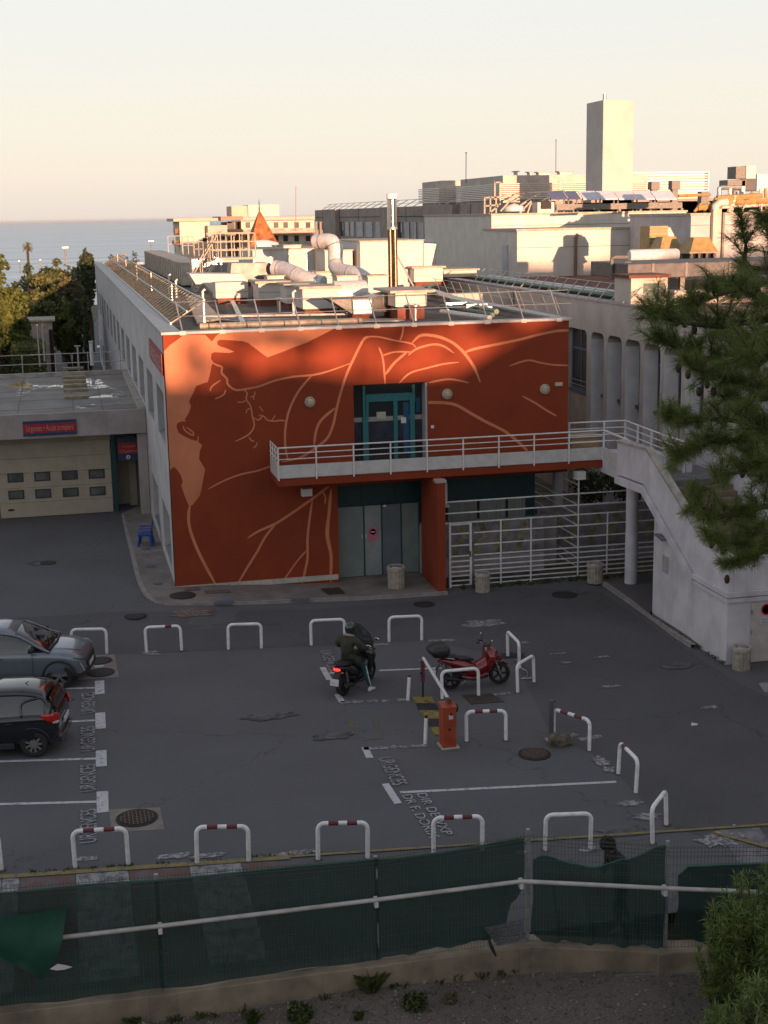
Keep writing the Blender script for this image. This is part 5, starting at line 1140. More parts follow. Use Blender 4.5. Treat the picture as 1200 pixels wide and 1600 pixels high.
for i, (a, b, yt, yb) in enumerate(((805, 812, 267, 271), (840, 862, 268, 271), (873, 897, 267, 271), (826, 834, 268, 271))):
    x0_, z0_, x1_, z1_ = frect(a, yt, b, yb+3, 118); t = thing('roof_cap_vent', 'tiny flat capped vent, %s of four on the sunlit penthouse roof' % ('first from left', 'third from left', 'fourth from left', 'second from left')[i], 'vent', (x0_, 118, z0_)); MB().box(x0_+.15, 118.1, z0_, x1_-.15, 118.9, z1_-.08).build('neck', M_lightwall, t); MB().box(x0_, 118, z1_-.08, x1_, 119, z1_).build('lid', M_cap, t)
for i, (px, yt, yb, Yd) in enumerate(((728, 238, 285, 125), (868.5, 218, 270, 118), (462, 292, 360, 150))):
    a = PY(px, yb, Yd); b = PY(px+.3, yt, Yd); t = thing('antenna_mast', ('thin antenna mast above the shaded penthouse flank', 'tallest thin antenna mast above the sunlit penthouse', 'thin reddish mast before the white apartment building')[i], 'mast', tuple(a)); MB().tube([a, b], .035, 6).build('mast', M_grille if i < 2 else mat('mast_red', (.35, .15, .1), .6, 0), t); MB().box(b.x-.06, b.y-.05, b.z-.1, b.x+.06, b.y+.05, b.z).build('head', M_grille, t)
# middle plant: low pipes and units right of the flue
Y = 95.; t = thing('chiller_unit', 'grey chiller with white pipe deck at the foot of the shaded ward building', 'cooling unit', (PY(690, 400, Y).x, Y, 8))
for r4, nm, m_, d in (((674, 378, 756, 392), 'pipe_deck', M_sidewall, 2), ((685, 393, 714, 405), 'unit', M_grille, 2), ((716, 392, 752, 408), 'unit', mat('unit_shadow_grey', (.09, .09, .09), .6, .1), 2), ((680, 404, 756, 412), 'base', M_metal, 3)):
    x0_, z0_, x1_, z1_ = frect(*r4, Y); MB().box(x0_, Y+(1 if nm == 'unit' else 0), z0_, x1_, Y+d+1, z1_).build(nm, m_, t)
MB().box(19.5, 76, 3, 36.4, 118, 7.7).build('low_roof_block', M_roofdark, wing)

# ---------------------------------------------------------------- sunlit apartment building by the sea
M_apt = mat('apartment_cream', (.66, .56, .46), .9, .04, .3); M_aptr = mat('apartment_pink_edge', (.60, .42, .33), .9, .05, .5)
YA = 260.; ap = thing('apartment_building', 'sunlit cream apartment building with balconies near the sea', 'building', (21, YA, -12))
def fa_(xl, yt, xr, yb, d, nm, m_, Yo=0, par=None):
    x0_, z0_, x1_, z1_ = frect(xl, yt, xr, yb, YA+Yo); return MB().box(x0_, YA+Yo, z0_, x1_, YA+Yo+d, z1_).build(nm, m_, par or ap)
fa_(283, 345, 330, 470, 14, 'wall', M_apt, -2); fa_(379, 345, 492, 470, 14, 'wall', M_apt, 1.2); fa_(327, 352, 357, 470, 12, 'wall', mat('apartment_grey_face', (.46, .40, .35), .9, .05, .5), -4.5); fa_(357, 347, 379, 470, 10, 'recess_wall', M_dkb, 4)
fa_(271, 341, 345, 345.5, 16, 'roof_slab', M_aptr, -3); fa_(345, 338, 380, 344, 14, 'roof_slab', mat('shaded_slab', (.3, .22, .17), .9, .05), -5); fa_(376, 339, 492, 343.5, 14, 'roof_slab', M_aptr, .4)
fa_(362, 322, 390, 339, 8, 'roof_house', M_aptr, 3.5); fa_(388, 320, 436, 338, 8, 'roof_house', M_apt, 3)
for yt in (357, 378, 399, 420):
    fa_(379, yt+5, 492, yt+8, 2.4, 'balcony_slab', M_aptr, -.8); fa_(380, yt, 492, yt+5, .15, 'balustrade', mat('balustrade_grey', (.38, .33, .29), .8, .25, 1.2), -.7)
    for a in (384, 401, 428, 443, 460, 478): w_ = fa_(a, yt-10, a+7, yt-1, .1, 'window', M_glass, 1.05)
fa_(273, 357, 283, 364, 3, 'side_balcony', mat('brown_balcony', (.2, .12, .08), .8, .1), -1); fa_(271, 376, 283, 383, 3, 'side_balcony', MATS['brown_balcony'], -1)
fa_(350, 358, 379, 363, .2, 'dark_balustrade', M_dark, -1.5); fa_(356, 346, 366, 358, .2, 'window', M_glass, 3.9); fa_(368, 346, 378, 358, .2, 'window', M_dark, 3.9)
for a in (317, 325, 338, 345): fa_(a, 372+(a > 330)*-3, a+6, 377+(a > 330)*-3, .1, 'window', M_dark, -4.6 if a > 326 else -2.1)
# brick red pyramid roof
t = thing('pyramid_roof', 'rust red pyramid roof with a little finial between the plant and the apartments', 'roof', tuple(PY(410, 388, 130)))
a = PY(388, 388, 130); b = PY(438, 389, 130); c_ = PY(408, 327, 130); hw = (b.x-a.x)/2; cx = (a.x+b.x)/2
MB().add([(a.x, 130-hw*.6, a.z), (b.x, 130-hw*.2, a.z), (b.x, 130+2*hw, a.z), (a.x, 130+2*hw, a.z), (c_.x, 130+hw*.8, c_.z)], [(0, 1, 4), (1, 2, 4), (2, 3, 4), (3, 0, 4), (3, 2, 1, 0)]).build('tiled_slopes', mat('rust_tiles', (.36, .13, .04), .8, .3, 1.4, bump=.4), t)
MB().tube([(c_.x, 130+hw*.8, c_.z-.1), (c_.x, 130+hw*.8, c_.z+.9)], .05, 6, rs=[.07, .02]).build('finial', M_dark, t); MB().box(a.x+.1, 130-hw*.1, 0, b.x-.1, 130+1.8*hw, a.z).build('tower_wall', M_aptr, t)

# ================================================================ SEA, ADDED SHADING HILL, LEFT SIDE SCENERY
M_sea = bpy.data.materials.new('sea_water'); M_sea.use_nodes = True
_t = M_sea.node_tree; _b = _t.nodes['Principled BSDF']; _b.inputs['Roughness'].default_value = .35; _b.inputs['Specular IOR Level'].default_value = .5
_g = _t.nodes.new('ShaderNodeNewGeometry'); _m = _t.nodes.new('ShaderNodeMapping'); _m.inputs['Scale'].default_value = (.0005, .009, 1); _t.links.new(_g.outputs['Position'], _m.inputs[0])
_n = _t.nodes.new('ShaderNodeTexNoise'); _n.inputs['Scale'].default_value = 1; _n.inputs['Detail'].default_value = 6; _t.links.new(_m.outputs[0], _n.inputs[0])
_r = _t.nodes.new('ShaderNodeValToRGB'); _t.links.new(_n.outputs[0], _r.inputs[0]); _r.color_ramp.elements[0].position = .35; _r.color_ramp.elements[0].color = (.24, .36, .45, 1); _r.color_ramp.elements[1].position = .65; _r.color_ramp.elements[1].color = (.60, .68, .72, 1)
_t.links.new(_r.outputs[0], _b.inputs['Base Color'])
sea = grid_sheet([-60000, -8000, -2000, 0, 2000, 8000, 60000], [700, 2000, 6000, 20000, 80000], lambda x, y: -44.)
struct(sea.build('sea', M_sea))
# unseen hill added behind the viewer, crest shaped to shade the car park
HL = 120.; te = math.tan(SUN_EL); su = Vector((math.sin(SUN_AZ), -math.cos(SUN_AZ), 0)); pe = Vector((su.y, -su.x, 0))*-1
ctr = Vector((10, YF, 0)) + su*HL          # pe points to +x-ish
if pe.x < 0: pe = -pe
def hillz(s):      # crest height so that its shadow meets the facade plane at chosen height
    # s = offset along the crest; facade x = 10 + s/cos(az)
    fx = 10+s/math.cos(SUN_AZ)
    P_ = ((-200, 12.4), (1.5, 12.4), (2.5, 7), (3, 6.3), (4.4, 6.5), (5.3, 7.5), (6.2, 7.7), (6.9, 6.9), (8.5, 6.8), (9.5, 6.9), (11, 6.7), (13, 6.9), (14.5, 7.9), (15.5, 8.7), (17.5, 8.6), (20, 7.4), (26, 7.2), (29, 10.8), (60, 10.8), (400, 10.8))
    for (a_, b_), (c_, d_) in zip(P_, P_[1:]):
        if a_ <= fx <= c_: zf_ = b_+(d_-b_)*(fx-a_)/(c_-a_)
    return zf_
mb = MB(); vs = []; fs = []; rg = random.Random(11)
ns = 220; s0 = -160; s1 = 260
prof = [(-14, 0), (-8, .55), (-2.5, .93), (0, 1.0), (3, .96), (25, .7), (70, 0)]
for i in range(ns+1):
    s = s0+(s1-s0)*i/ns; s += .0
    zc_ = hillz(s)+te*HL+rg.uniform(-.18, .18)
    for dd, k in prof:
        p = ctr+pe*s+su*dd; vs.append((p.x, p.y, -.6+(zc_+.6)*k))
n_ = len(prof)
for i in range(ns):
    for k in range(n_-1): fs.append((i*n_+k, (i+1)*n_+k, (i+1)*n_+k+1, i*n_+k+1))
struct(mb.add(vs, fs).build('shadow_hill', mat('shadow_hill_slope', (.05, .06, .03), .95, .3, .6), smooth=True))

HILLTOP = None
# ---- foliage helpers
def leafmat(name, col, col2, rough=.65, trans=.25, scale=1.2):
    if name in MATS: return MATS[name]
    m = bpy.data.materials.new(name); m.use_nodes = True; t = m.node_tree; n = t.nodes; l = t.links; b = n['Principled BSDF']; b.inputs['Roughness'].default_value = rough; b.inputs['Specular IOR Level'].default_value = .3
    g = n.new('ShaderNodeNewGeometry'); q = n.new('ShaderNodeTexNoise'); q.inputs['Scale'].default_value = scale; q.inputs['Detail'].default_value = 3; l.new(g.outputs['Position'], q.inputs[0])
    r_ = n.new('ShaderNodeMapRange'); r_.inputs[1].default_value = .3; r_.inputs[2].default_value = .7; l.new(q.outputs[0], r_.inputs[0])
    x = n.new('ShaderNodeMix'); x.data_type = 'RGBA'; l.new(r_.outputs[0], x.inputs[0]); x.inputs[6].default_value = (*col, 1); x.inputs[7].default_value = (*col2, 1)
    rnd = n.new('ShaderNodeMix'); rnd.data_type = 'RGBA'; rnd.blend_type = 'MULTIPLY'; rnd.inputs[0].default_value = .6; l.new(x.outputs[2], rnd.inputs[6])
    w = n.new('ShaderNodeTexWhiteNoise'); w.noise_dimensions = '1D'; l.new(g.outputs['Random Per Island'], w.inputs['W']); mr = n.new('ShaderNodeMapRange'); mr.inputs[3].default_value = .45; mr.inputs[4].default_value = 1.5; l.new(w.outputs[0], mr.inputs[0]); l.new(mr.outputs[0], rnd.inputs[7]); l.new(rnd.outputs[2], b.inputs['Base Color'])
    tr_ = n.new('ShaderNodeBsdfTranslucent'); l.new(rnd.outputs[2], tr_.inputs[0]); mx = n.new('ShaderNodeMixShader'); mx.inputs[0].default_value = trans; l.new(b.outputs[0], mx.inputs[1]); l.new(tr_.outputs[0], mx.inputs[2]); l.new(mx.outputs[0], n['Material Output'].inputs[0])
    MATS[name] = m; return m
def rvec(rg):
    while True:
        v = Vector((rg.uniform(-1, 1), rg.uniform(-1, 1), rg.uniform(-1, 1)))
        if .05 < v.length < 1: return v.normalized()
def leaves(mb, c, rad, n, size, rg, flat=1., shell=.55):
    c = Vector(c); vs = []; fs = []
    for _ in range(n):
        d = rvec(rg); r_ = shell+(1-shell)*rg.random(); p = c+Vector((d.x*rad[0], d.y*rad[1], d.z*rad[2]))*r_
        nrm = (d+rvec(rg)*.9).normalized(); a = nrm.cross(rvec(rg)).normalized(); b = nrm.cross(a); s_ = size*rg.uniform(.6, 1.3)
        k = len(vs); vs += [p-a*s_*.5, p+b*s_*.32, p+a*s_*.5, p-b*s_*.32]; fs.append((k, k+1, k+2, k+3))
    mb.add(vs, fs)
# unseen leaf crowns added on the crest, sized and placed to dapple the mural
wd = MB(); rgw = random.Random(19)
for fx, z_, rx_, rz_ in ((3.9, 7.7, .35, .9), (4.9, 7.3, .7, .35), (7.0, 8.1, 1.2, .3), (10.0, 7.95, .9, .12), (5.6, 8.15, .9, .28), (7.4, 7.55, .3, .22), (8.9, 8.3, 1.1, .28), (9.3, 7.2, .35, .16), (11.2, 8.3, 1.3, .26), (12.1, 7.5, .35, .2), (13.6, 8.2, 1.0, .42), (10.4, 7.55, .3, .15), (6.5, 8.2, .6, .3)):
    c = ctr+pe*((fx-10)*math.cos(SUN_AZ)); zc_ = z_+te*HL
    leaves(wd, (c.x, c.y, zc_), (rx_, rx_, rz_), int(1500*rx_), .22, rgw, shell=.1); wd.tube([(c.x, c.y, 3), (c.x, c.y, zc_)], .05, 5)
o = wd.build('dapple_crowns', leafmat('dapple_crown_leaves', (.04, .06, .03), (.08, .1, .04))); o['kind'] = 'stuff'
M_bark = mat('bark', (.055, .04, .032), .95, .25, 6, bump=.6)
M_lf1 = leafmat('olive_leaves', (.085, .105, .035), (.165, .165, .06), scale=.5)
M_lf2 = leafmat('dark_leaves', (.045, .062, .03), (.095, .11, .05), scale=.5)
M_lf3 = leafmat('bright_leaves', (.075, .105, .022), (.15, .17, .045), scale=.6)
M_lf4 = leafmat('dry_leaves', (.11, .10, .05), (.18, .16, .08), scale=.6)
def tree(lab, x, y, ztop, zb, rx, m, seed, lumps=14, nl=330, size=.34, name='tree', grp='trees left of the hospital', ry=None, low=.25):
    rg = random.Random(seed); t = thing(name, lab, 'tree', (x, y, zb), 0, grp); H_ = ztop-zb
    mb = MB(); mb.tube([(x, y, zb-.2), (x+.1, y, zb+H_*.3), (x-.1, y+.1, zb+H_*.6), (x, y, zb+H_*.85)], .2, 8, rs=[.03*H_, .024*H_, .015*H_, .005*H_])
    cm = MB()
    from mathutils import noise as mn_
    cz = zb+H_*(.5+low*.5); hz = H_*(1-low)*.5; tgt = int(nl*lumps*1.15); vs = []; fs = []; sd = Vector((seed*3.1, seed*1.7, 0)); tries = 0; fr = 2.2/rx
    while len(fs) < tgt and tries < tgt*9:
        tries += 1; d = rvec(rg); r_ = rg.random()**.45; q = Vector((d.x*r_, d.y*r_, d.z*r_))
        tp = 1-.25*max(0, q.z); p = Vector((x+q.x*rx*tp, y+q.y*rx*tp, cz+q.z*hz)); nv = mn_.noise(p*fr*.8+sd)+.5*mn_.noise(p*fr*2.3+sd)
        if nv < -.02+.35*(r_-.75) or (r_ > .72 and nv < .10): continue
        p += (p-Vector((x, y, cz)))*.12*nv
        nrm = (d+rvec(rg)*.9).normalized(); a = nrm.cross(rvec(rg)).normalized(); b = nrm.cross(a); s_ = size*rg.uniform(.5, 1.15); k = len(vs); vs += [p-a*s_*.5, p+b*s_*.32, p+a*s_*.5, p-b*s_*.32]; fs.append((k, k+1, k+2, k+3))
    cm.add(vs, fs)
    for k in range(10): a = rg.uniform(0, 6.28); e_ = Vector((x+rx*.7*math.cos(a), y+rx*.7*math.sin(a), cz+hz*rg.uniform(-.5, .7))); mb.tube([(x, y, zb+H_*rg.uniform(.3, .6)), e_.lerp(Vector((x, y, cz)), .4), e_], .05, 5, rs=[.008*H_, .005*H_, .002*H_])
    mb.build('trunk', M_bark, t); cm.build('crown', m, t)
    return t
def XT(px, Y): return PY(px, 430, Y).x
def ZTp(py, Y, px=60): return PY(px, py, Y).z
for i, (px, pyt, Y, wpx, m_, lab, lumps) in enumerate((
    (-8, 397, 88, 48, M_lf3, 'large yellow green leafy tree at the left edge with sunlit top', 22), (62, 428, 100, 36, M_lf1, 'olive tree right of the big sunlit tree at the left edge', 14),
    (28, 440, 108, 34, M_lf2, 'dark dense tree low at the left behind the red house', 14), (92, 403, 118, 32, M_lf1, 'broad olive brown tree in the middle of the left grove', 18),
    (136, 388, 125, 15, M_lf2, 'tall dark conifer touching the corner of the hospital side wall', 12), (108, 430, 103, 30, M_lf4, 'greyish half bare tree before the middle of the grove', 12),
    (98, 468, 99, 20, M_lf3, 'bright green young tree above the small concrete shed', 14), (128, 418, 132, 20, M_lf2, 'dark tree overhanging the far end of the road beside the hospital', 10),
    (45, 412, 150, 15, M_lf2, 'small dark pine seen under the palm', 8), (75, 412, 160, 20, M_lf2, 'dark round topped pine right of the palm', 8), (118, 418, 140, 26, M_lf1, 'olive tree behind the dark conifer', 10), (10, 455, 106, 30, M_lf2, 'dark tree beside the red house at the left edge', 14))):
    x = XT(px, Y); ztp = PY(px, pyt, Y).z; rx = wpx/2180*Y
    tree(lab, x, Y, ztp, terrain(x, Y)+.2, rx, m_, 100+i, lumps, 420 if Y < 130 else 260, .30 if Y < 130 else .4, low={4: .58, 7: .5, 6: .4, 5: .35, 3: .35}.get(i, .25))
# little trees on the far side of the roof
for i, (px, pyt, Y) in enumerate(((211, 393, 170), (176, 398, 190))):
    x = XT(px, Y); tree(('dark little conifer showing over the end of the hospital roof', 'dark bush top beyond the far corner of the hospital roof')[i], x, Y, PY(px, pyt, Y).z, -2, 1.2, M_lf2, 300+i, 9, 200, .3)
# palm
Yp_ = 230; x = XT(44, Yp_); zt_ = PY(44, 384, Yp_).z; t = thing('palm_tree', 'single sunlit palm with round crown standing out against the sea', 'palm tree', (x, Yp_, -8))
MB().tube([(x, Yp_, -8), (x+.2, Yp_, zt_)], .2, 8).build('trunk', M_bark, t); mb = MB(); rg = random.Random(8)
for k in range(46):
    a = rg.uniform(0, 6.28); e_ = rg.uniform(-.9, 1.35); L_ = rg.uniform(.9, 1.25); d = Vector((math.cos(a)*math.cos(e_), math.sin(a)*math.cos(e_), math.sin(e_))); s_ = Vector((-math.sin(a), math.cos(a), 0))*.13; c = Vector((x+.2, Yp_, zt_)); m1 = c+d*L_*.6; e2 = c+d*L_*1.05+Vector((0, 0, -.4))
    mb.add([c-s_*.3, m1-s_, e2, m1+s_, c+s_*.3], [(0, 1, 2, 3, 4)])
mb.build('fronds', leafmat('palm_leaves', (.12, .12, .03), (.22, .19, .05)), t)
# cypresses
for i, (px, pyb, pyt, Y) in enumerate(((117, 566, 468, 100), (129, 566, 466, 96))):
    x = XT(px, Y); zb_ = terrain(x, Y); zt_ = PY(px, pyt, Y).z; t = thing('cypress', ('left slim dark cypress beside the road', 'right slim dark cypress beside the road')[i], 'cypress', (x, Y, zb_), 0, 'cypresses by the road'); cm = MB(); rg = random.Random(50+i)
    for k in range(12): f_ = (k+.5)/12; leaves(cm, (x+rg.uniform(-.05, .05), Y, zb_+(zt_-zb_)*f_), (.42*(1-.6*f_), .42*(1-.6*f_), .45), 190, .2, rg)
    cm.build('crown', M_lf2, t); MB().tube([(x, Y, zb_), (x, Y, zb_+1.5)], .07, 6).build('trunk', M_bark, t)
# hedges
def hedge(lab, pts, h_, m_, seed, Y):
    rg = random.Random(seed); t = thing('hedge', lab, 'hedge', (pts[0][0], Y, 0)); cm = MB(); core = MB()
    for (xa, xb, ya, yb) in pts:
        core.box(xa+.15, ya+.15, -.4, xb-.15, yb-.15, h_-.18)
        n_ = int((xb-xa)*(yb-ya)*55+(xb-xa)*h_*90+(yb-ya)*h_*90); vs = []; fs = []
        for _ in range(min(n_, 9000)):
            f_ = rg.random()
            if f_ < .45: p = Vector((rg.uniform(xa, xb), rg.uniform(ya, yb), h_+rg.uniform(-.2, .06)))
            elif f_ < .8: p = Vector((rg.uniform(xa, xb), ya+rg.uniform(-.06, .2), rg.uniform(-.3, h_)))
            else: p = Vector((xb+rg.uniform(-.2, .06), rg.uniform(ya, yb), rg.uniform(-.3, h_)))
            a = rvec(rg); b = a.cross(rvec(rg)).normalized(); s_ = .17; k = len(vs); vs += [p-a*s_*.5, p+b*s_*.35, p+a*s_*.5, p-b*s_*.35]; fs.append((k, k+1, k+2, k+3))
        cm.add(vs, fs)
    core.build('inner_branches', M_lf2, t); cm.build('leaves', m_, t)
p = PY(0, 565, 82); hedge('clipped green hedge behind the garage roof railing', [(XT(8, 82), XT(60, 82), 82, 88)], PY(60, 543, 82).z, M_lf1, 1, 82)
hedge('dark hedge behind the clipped green hedge at the left edge', [(XT(-30, 91), XT(38, 91), 91, 94)], PY(20, 517, 91).z, M_lf2, 2, 91)
# shed and red-roofed house
t = thing('concrete_shed', 'small flat roofed concrete shed with a doorway behind the hedge', 'shed', (XT(45, 95), 95, -.4)); a = PY(44, 500, 95); b = PY(84, 545, 95)
MB().box(a.x, 95, -.5, b.x, 98, a.z-.12).build('walls', M_cap, t); MB().box(a.x-.2, 94.8, a.z-.12, b.x+.2, 98.2, a.z).build('roof', M_cap, t); c = PY(79, 515, 95); MB().box(c.x-.12, 94.96, -.4, c.x+.12, 94.998, c.z).build('doorway', M_dark, t)
t = thing('red_roofed_house', 'little house with faded red roof and pale wall left of the shed', 'house', (XT(20, 99), 99, -.4)); a = PY(-12, 520, 99); b = PY(41, 491, 99); c = PY(36, 512, 99)
MB().box(a.x, 99, -.5, b.x, 104, c.z).build('walls', M_lightwall, t); MB().prism([(a.x, 98.7, c.z-.1), (b.x+.2, 98.7, c.z-.1), (b.x+.2, 101.5, b.z+.2), (a.x, 101.5, b.z+.2)], (0, .05, .1)).build('roof', mat('faded_red_tiles', (.26, .07, .045), .85, .2, 4, bump=.4), t)
# road going away beside the hospital
M_road = asphalt('road_asphalt', (.13, .13, .145), .08, False)
rd = [(x_, y_) for x_, y_ in ((PZ(70, 566, -.3)[:2]), (PZ(152, 566, -.3)[:2]))] if 0 else None
mb = MB(); L = []; 
for Y, xa, xb in ((72, .1, 2.6), (100, .0, 2.95), (125, .6, 3.2), (150, 2.4, 5.6), (180, 4.2, 7.8), (220, 6.0, 9.6), (300, 8.5, 12.5)): L.append(((xa, Y, terrain(xa, Y)+.06), (xb, Y, terrain(xb, Y)+.06)))
vs = [v for q in L for v in q]; struct(mb.add(vs, [(2*i, 2*i+1, 2*i+3, 2*i+2) for i in range(len(L)-1)]).build('road', M_road, smooth=True))
mb = MB()
for Y, x, w_, l_ in ((112, 1.5, .5, 2.5), (120, 2.0, .5, 2.5), (128, 2.2, .5, 2.5), (137, 3.2, .5, 2.5), (88, .4, .5, 1.2), (84, 1.3, .5, 1.)): z = terrain(x, Y)+.08; mb.add([(x, Y, z), (x+w_, Y, z), (x+w_+.1, Y+l_, terrain(x, Y+l_)+.085), (x+.1, Y+l_, terrain(x, Y+l_)+.085)], [(0, 1, 2, 3)])
struct(mb.build('road_marking', M_white)); mb = MB(); mb.add([(-2.6, 70, -.2), (.05, 70, -.2), (.0, 110, -.2), (-1.2, 110, -.2)], [(0, 1, 2, 3)]); struct(mb.build('path', mat('brown_path', (.17, .11, .085), .9, .2, 1)))
# light poles / posts at left
for i, (px, yt, yb, Y, w_, lab) in enumerate(((58, 508, 564, 75, .04, 'left thin grey pole behind the garage railing'), (66, 507, 556, 77, .045, 'right thin grey pole behind the garage railing'), (121, 541, 570, 72, .05, 'short lamp post behind the garage railing near the cypresses'), (142, 535, 562, 74, .1, 'white bollard post beside the road by the hospital wall'), (102, 387, 412, 240, .16, 'floodlight mast against the sea right of the palm'), (30, 408, 424, 240, .1, 'leftmost thin mast against the sea'), (63, 406, 425, 240, .1, 'thin mast between palm and floodlight against the sea'), (120, 480, 494, 105, .1, 'white lamp box hanging by the cypress tops'), (236, 377, 394, 220, .12, 'thin lamp mast beyond the roof plant against the sea'))):
    a = PY(px, yb, Y); b = PY(px, yt, Y); t = thing('street_pole', lab, 'pole', tuple(a)); MB().tube([(b.x, Y, a.z-.3), (b.x, Y, b.z)], w_, 8).build('pole', M_white if i in (3, 7) else M_metal, t); MB().box(b.x-w_*(1.2 if i in (0, 1, 3, 5, 6) else 3), Y-w_, b.z-w_*.3, b.x+w_*(1.2 if i in (0, 1, 3, 5, 6) else 3), Y+w_, b.z+w_*.7).build('pole_head', M_metal, t)
t = thing('roof_pipe_ring', 'curved grey pipe ring at the far end of the slatted guard', 'pipe', tuple(PY(192, 404, 112))); c = PY(192, 404, 112); MB().tube([(c.x+.33*math.cos(k*math.pi/10), 112, c.z+.33*math.sin(k*math.pi/10)) for k in range(-1, 12)], .1, 8).build('ring', M_metal, t, smooth='auto')
t = thing('person', 'tiny distant person in a dark jacket walking beside the road', 'person', (XT(147, 80), 80, terrain(1.6, 80)))
x = XT(147, 80); z = terrain(x, 80)+.05; mb = MB(); mb.loft([((x, 80, z), (.10, 0, 0), (0, .08, 0)), ((x, 80, z+.85), (.17, 0, 0), (0, .12, 0)), ((x, 80, z+1.35), (.22, 0, 0), (0, .13, 0)), ((x, 80, z+1.48), (.07, 0, 0), (0, .07, 0)), ((x, 80, z+1.55), (.09, 0, 0), (0, .1, 0)), ((x, 80, z+1.66), (.1, 0, 0), (0, .11, 0)), ((x, 80, z+1.76), (.05, 0, 0), (0, .06, 0))], 10); mb.build('body', mat('dark_red_jacket', (.08, .02, .02), .9, .2), t, smooth=True)

# ================================================================ HOOP BARRIERS
def hoop(a, b, lab, band=None, ha=.72, bollard=None, grp='white hoop barriers round the car park', r=.042):
    A_ = G(*a); B_ = G(*b); d = B_-A_; L_ = math.hypot(d.x, d.y); rz = math.atan2(d.y, d.x); z = hgt(A_.x, A_.y)
    t = thing('hoop_barrier', lab, 'hoop barrier', (A_.x, A_.y, z), rz, grp)
    LOCAL.add(t.name); _rh = random.Random(int(a[0])); t.rotation_euler = (R(_rh.uniform(-2.2, 2.2)), R(_rh.uniform(-1.2, 1.2)), rz)
    c = .13; pts = [(0, 0, -.03), (0, 0, ha-c)]
    for k in range(1, 7): an = math.pi/2*k/6; pts.append((c-c*math.cos(an), 0, ha-c+c*math.sin(an)))
    pts2 = [(L_-p[0], 0, p[2]) for p in reversed(pts)]
    mb = MB(); mb.tube(pts+pts2, r, 14); mb.build('bent_tube', M_hoop, t, smooth='auto')
    for x in (0, L_): mb = MB(); mb.lathe([(r+.045, -.01), (r+.045, .006), (r+.002, .012)], (x, 0, 0), 14); mb.build('foot', mat('foot_rust', (.10, .07, .055), .9, .25, 9), t)
    for f0, f1 in (band or ()):
        x0_ = c+(L_-2*c)*f0; x1_ = c+(L_-2*c)*f1; mb = MB(); mb.tube([(x0_, 0, ha), (x1_, 0, ha)], r*1.03, 14); mb.build('red_band', M_redpaint, t, smooth='auto')
    return t
BB = ((.1, .38), (.62, .9))
hoop((113, 1023), (167, 1021), 'white hoop just beyond the bonnet of the grey car')
hoop((229, 1019), (284, 1017), 'white hoop with a small red mark, second from left in the back row', ((.6, .85),))
hoop((357, 1015), (408.5, 1012.5), 'plain white hoop in the back row, middle, before the mural corner')
hoop((486.5, 1008.5), (539, 1006), 'white hoop right behind the scooter rider')
hoop((608, 1003), (659, 1000), 'white hoop before the red column, at the right of the back row')
hoop((793.5, 1025.5), (811.5, 1044), 'white hoop seen almost end-on beyond the red scooter')
hoop((809, 1082), (834.5, 1066), 'white hoop turned the other way, nearest the red scooter front wheel')
hoop((691, 1092), (747.8, 1087.5), 'white hoop standing directly in front of the red scooter')
hoop((729, 1158.5), (790.5, 1157), 'red banded hoop right of the orange barrier cabinet', BB)
hoop((865, 1154.5), (920.7, 1173), 'red banded hoop beside the rock and the grey post', BB)
hoop((966, 1209.5), (993.5, 1238.5), 'hoop with a short red mark between the rock and the line end', ((.05, .3),))
hoop((1019.5, 1318), (1041, 1289.5), 'white hoop seen end-on at the right corner of the lot')
hoop((852, 1328.5), (922.5, 1325.5), 'plain white hoop left of the person behind the fence')
hoop((-78, 1364), (2.5, 1360), 'hoop cut off by the left edge of the picture', BB)
hoop((117.5, 1355.5), (200.7, 1351.5), 'red banded hoop over the letters near the left crossing stripes', BB)
hoop((308, 1349), (388.5, 1346), 'red banded hoop right of the square manhole collar', BB)
hoop((497, 1343), (574.5, 1340), 'red banded hoop near the middle of the fence line', BB)
hoop((677.5, 1333.5), (753.5, 1330), 'red banded hoop over the painted letters near the fence', BB)
for a, lean, h_, lab, tip in (((637, 1094), .05, .6, 'short leaning white bollard with a red tip near the rider', True), ((664.3, 1162), .03, .62, 'short white bollard left of the orange barrier cabinet', False)):
    p = G(*a); t = thing('bollard', lab, 'bollard', tuple(p)); MB().tube([(p.x, p.y, -.02), (p.x+lean, p.y, h_)], .042, 14).build('shaft', M_hoop, t, smooth='auto')
    MB().tube([(p.x+lean, p.y, h_-.0), (p.x+lean*1.08, p.y, h_+.05)], .04, 14).build('tip', M_redpaint if tip else M_rubber, t)
p = G(861, 1156); t = thing('grey_post', 'dark grey square post standing beside the rock', 'post', tuple(p)); mb = MB(); mb.box(p.x-.045, p.y-.045, -.02, p.x+.045, p.y+.045, .95); mb.box(p.x+.047, p.y-.02, .9, p.x+.10, p.y+.02, .95); mb.build('shaft', mat('dark_grey_post', (.09, .09, .10), .6, .12, 8), t)
MB().box(p.x-.12, p.y-.12, -.01, p.x+.12, p.y+.12, .012).build('base_plate', M_metal, t)
# rock
p = G(874, 1164); rg = random.Random(4); bm = bmesh.new(); bmesh.ops.create_icosphere(bm, subdivisions=3, radius=.24)
from mathutils import noise as mn
for v in bm.verts:
    k = 1+.35*mn.noise(v.co*6+Vector((3, 1, 2)))+.15*mn.noise(v.co*16); v.co = Vector((v.co.x*k*1.05, v.co.y*k*.8, max(-.12, v.co.z*k*.85)))
me = bpy.data.meshes.new('rock'); bm.to_mesh(me); bm.free(); me.materials.append(mat('brown_rock', (.14, .115, .085), .95, .25, 9, bump=.6)); o = bpy.data.objects.new('rock', me); COL.objects.link(o); o.location = (p.x, p.y, .11); tag(o, 'rough brown rock at the foot of the dark grey post', 'rock')

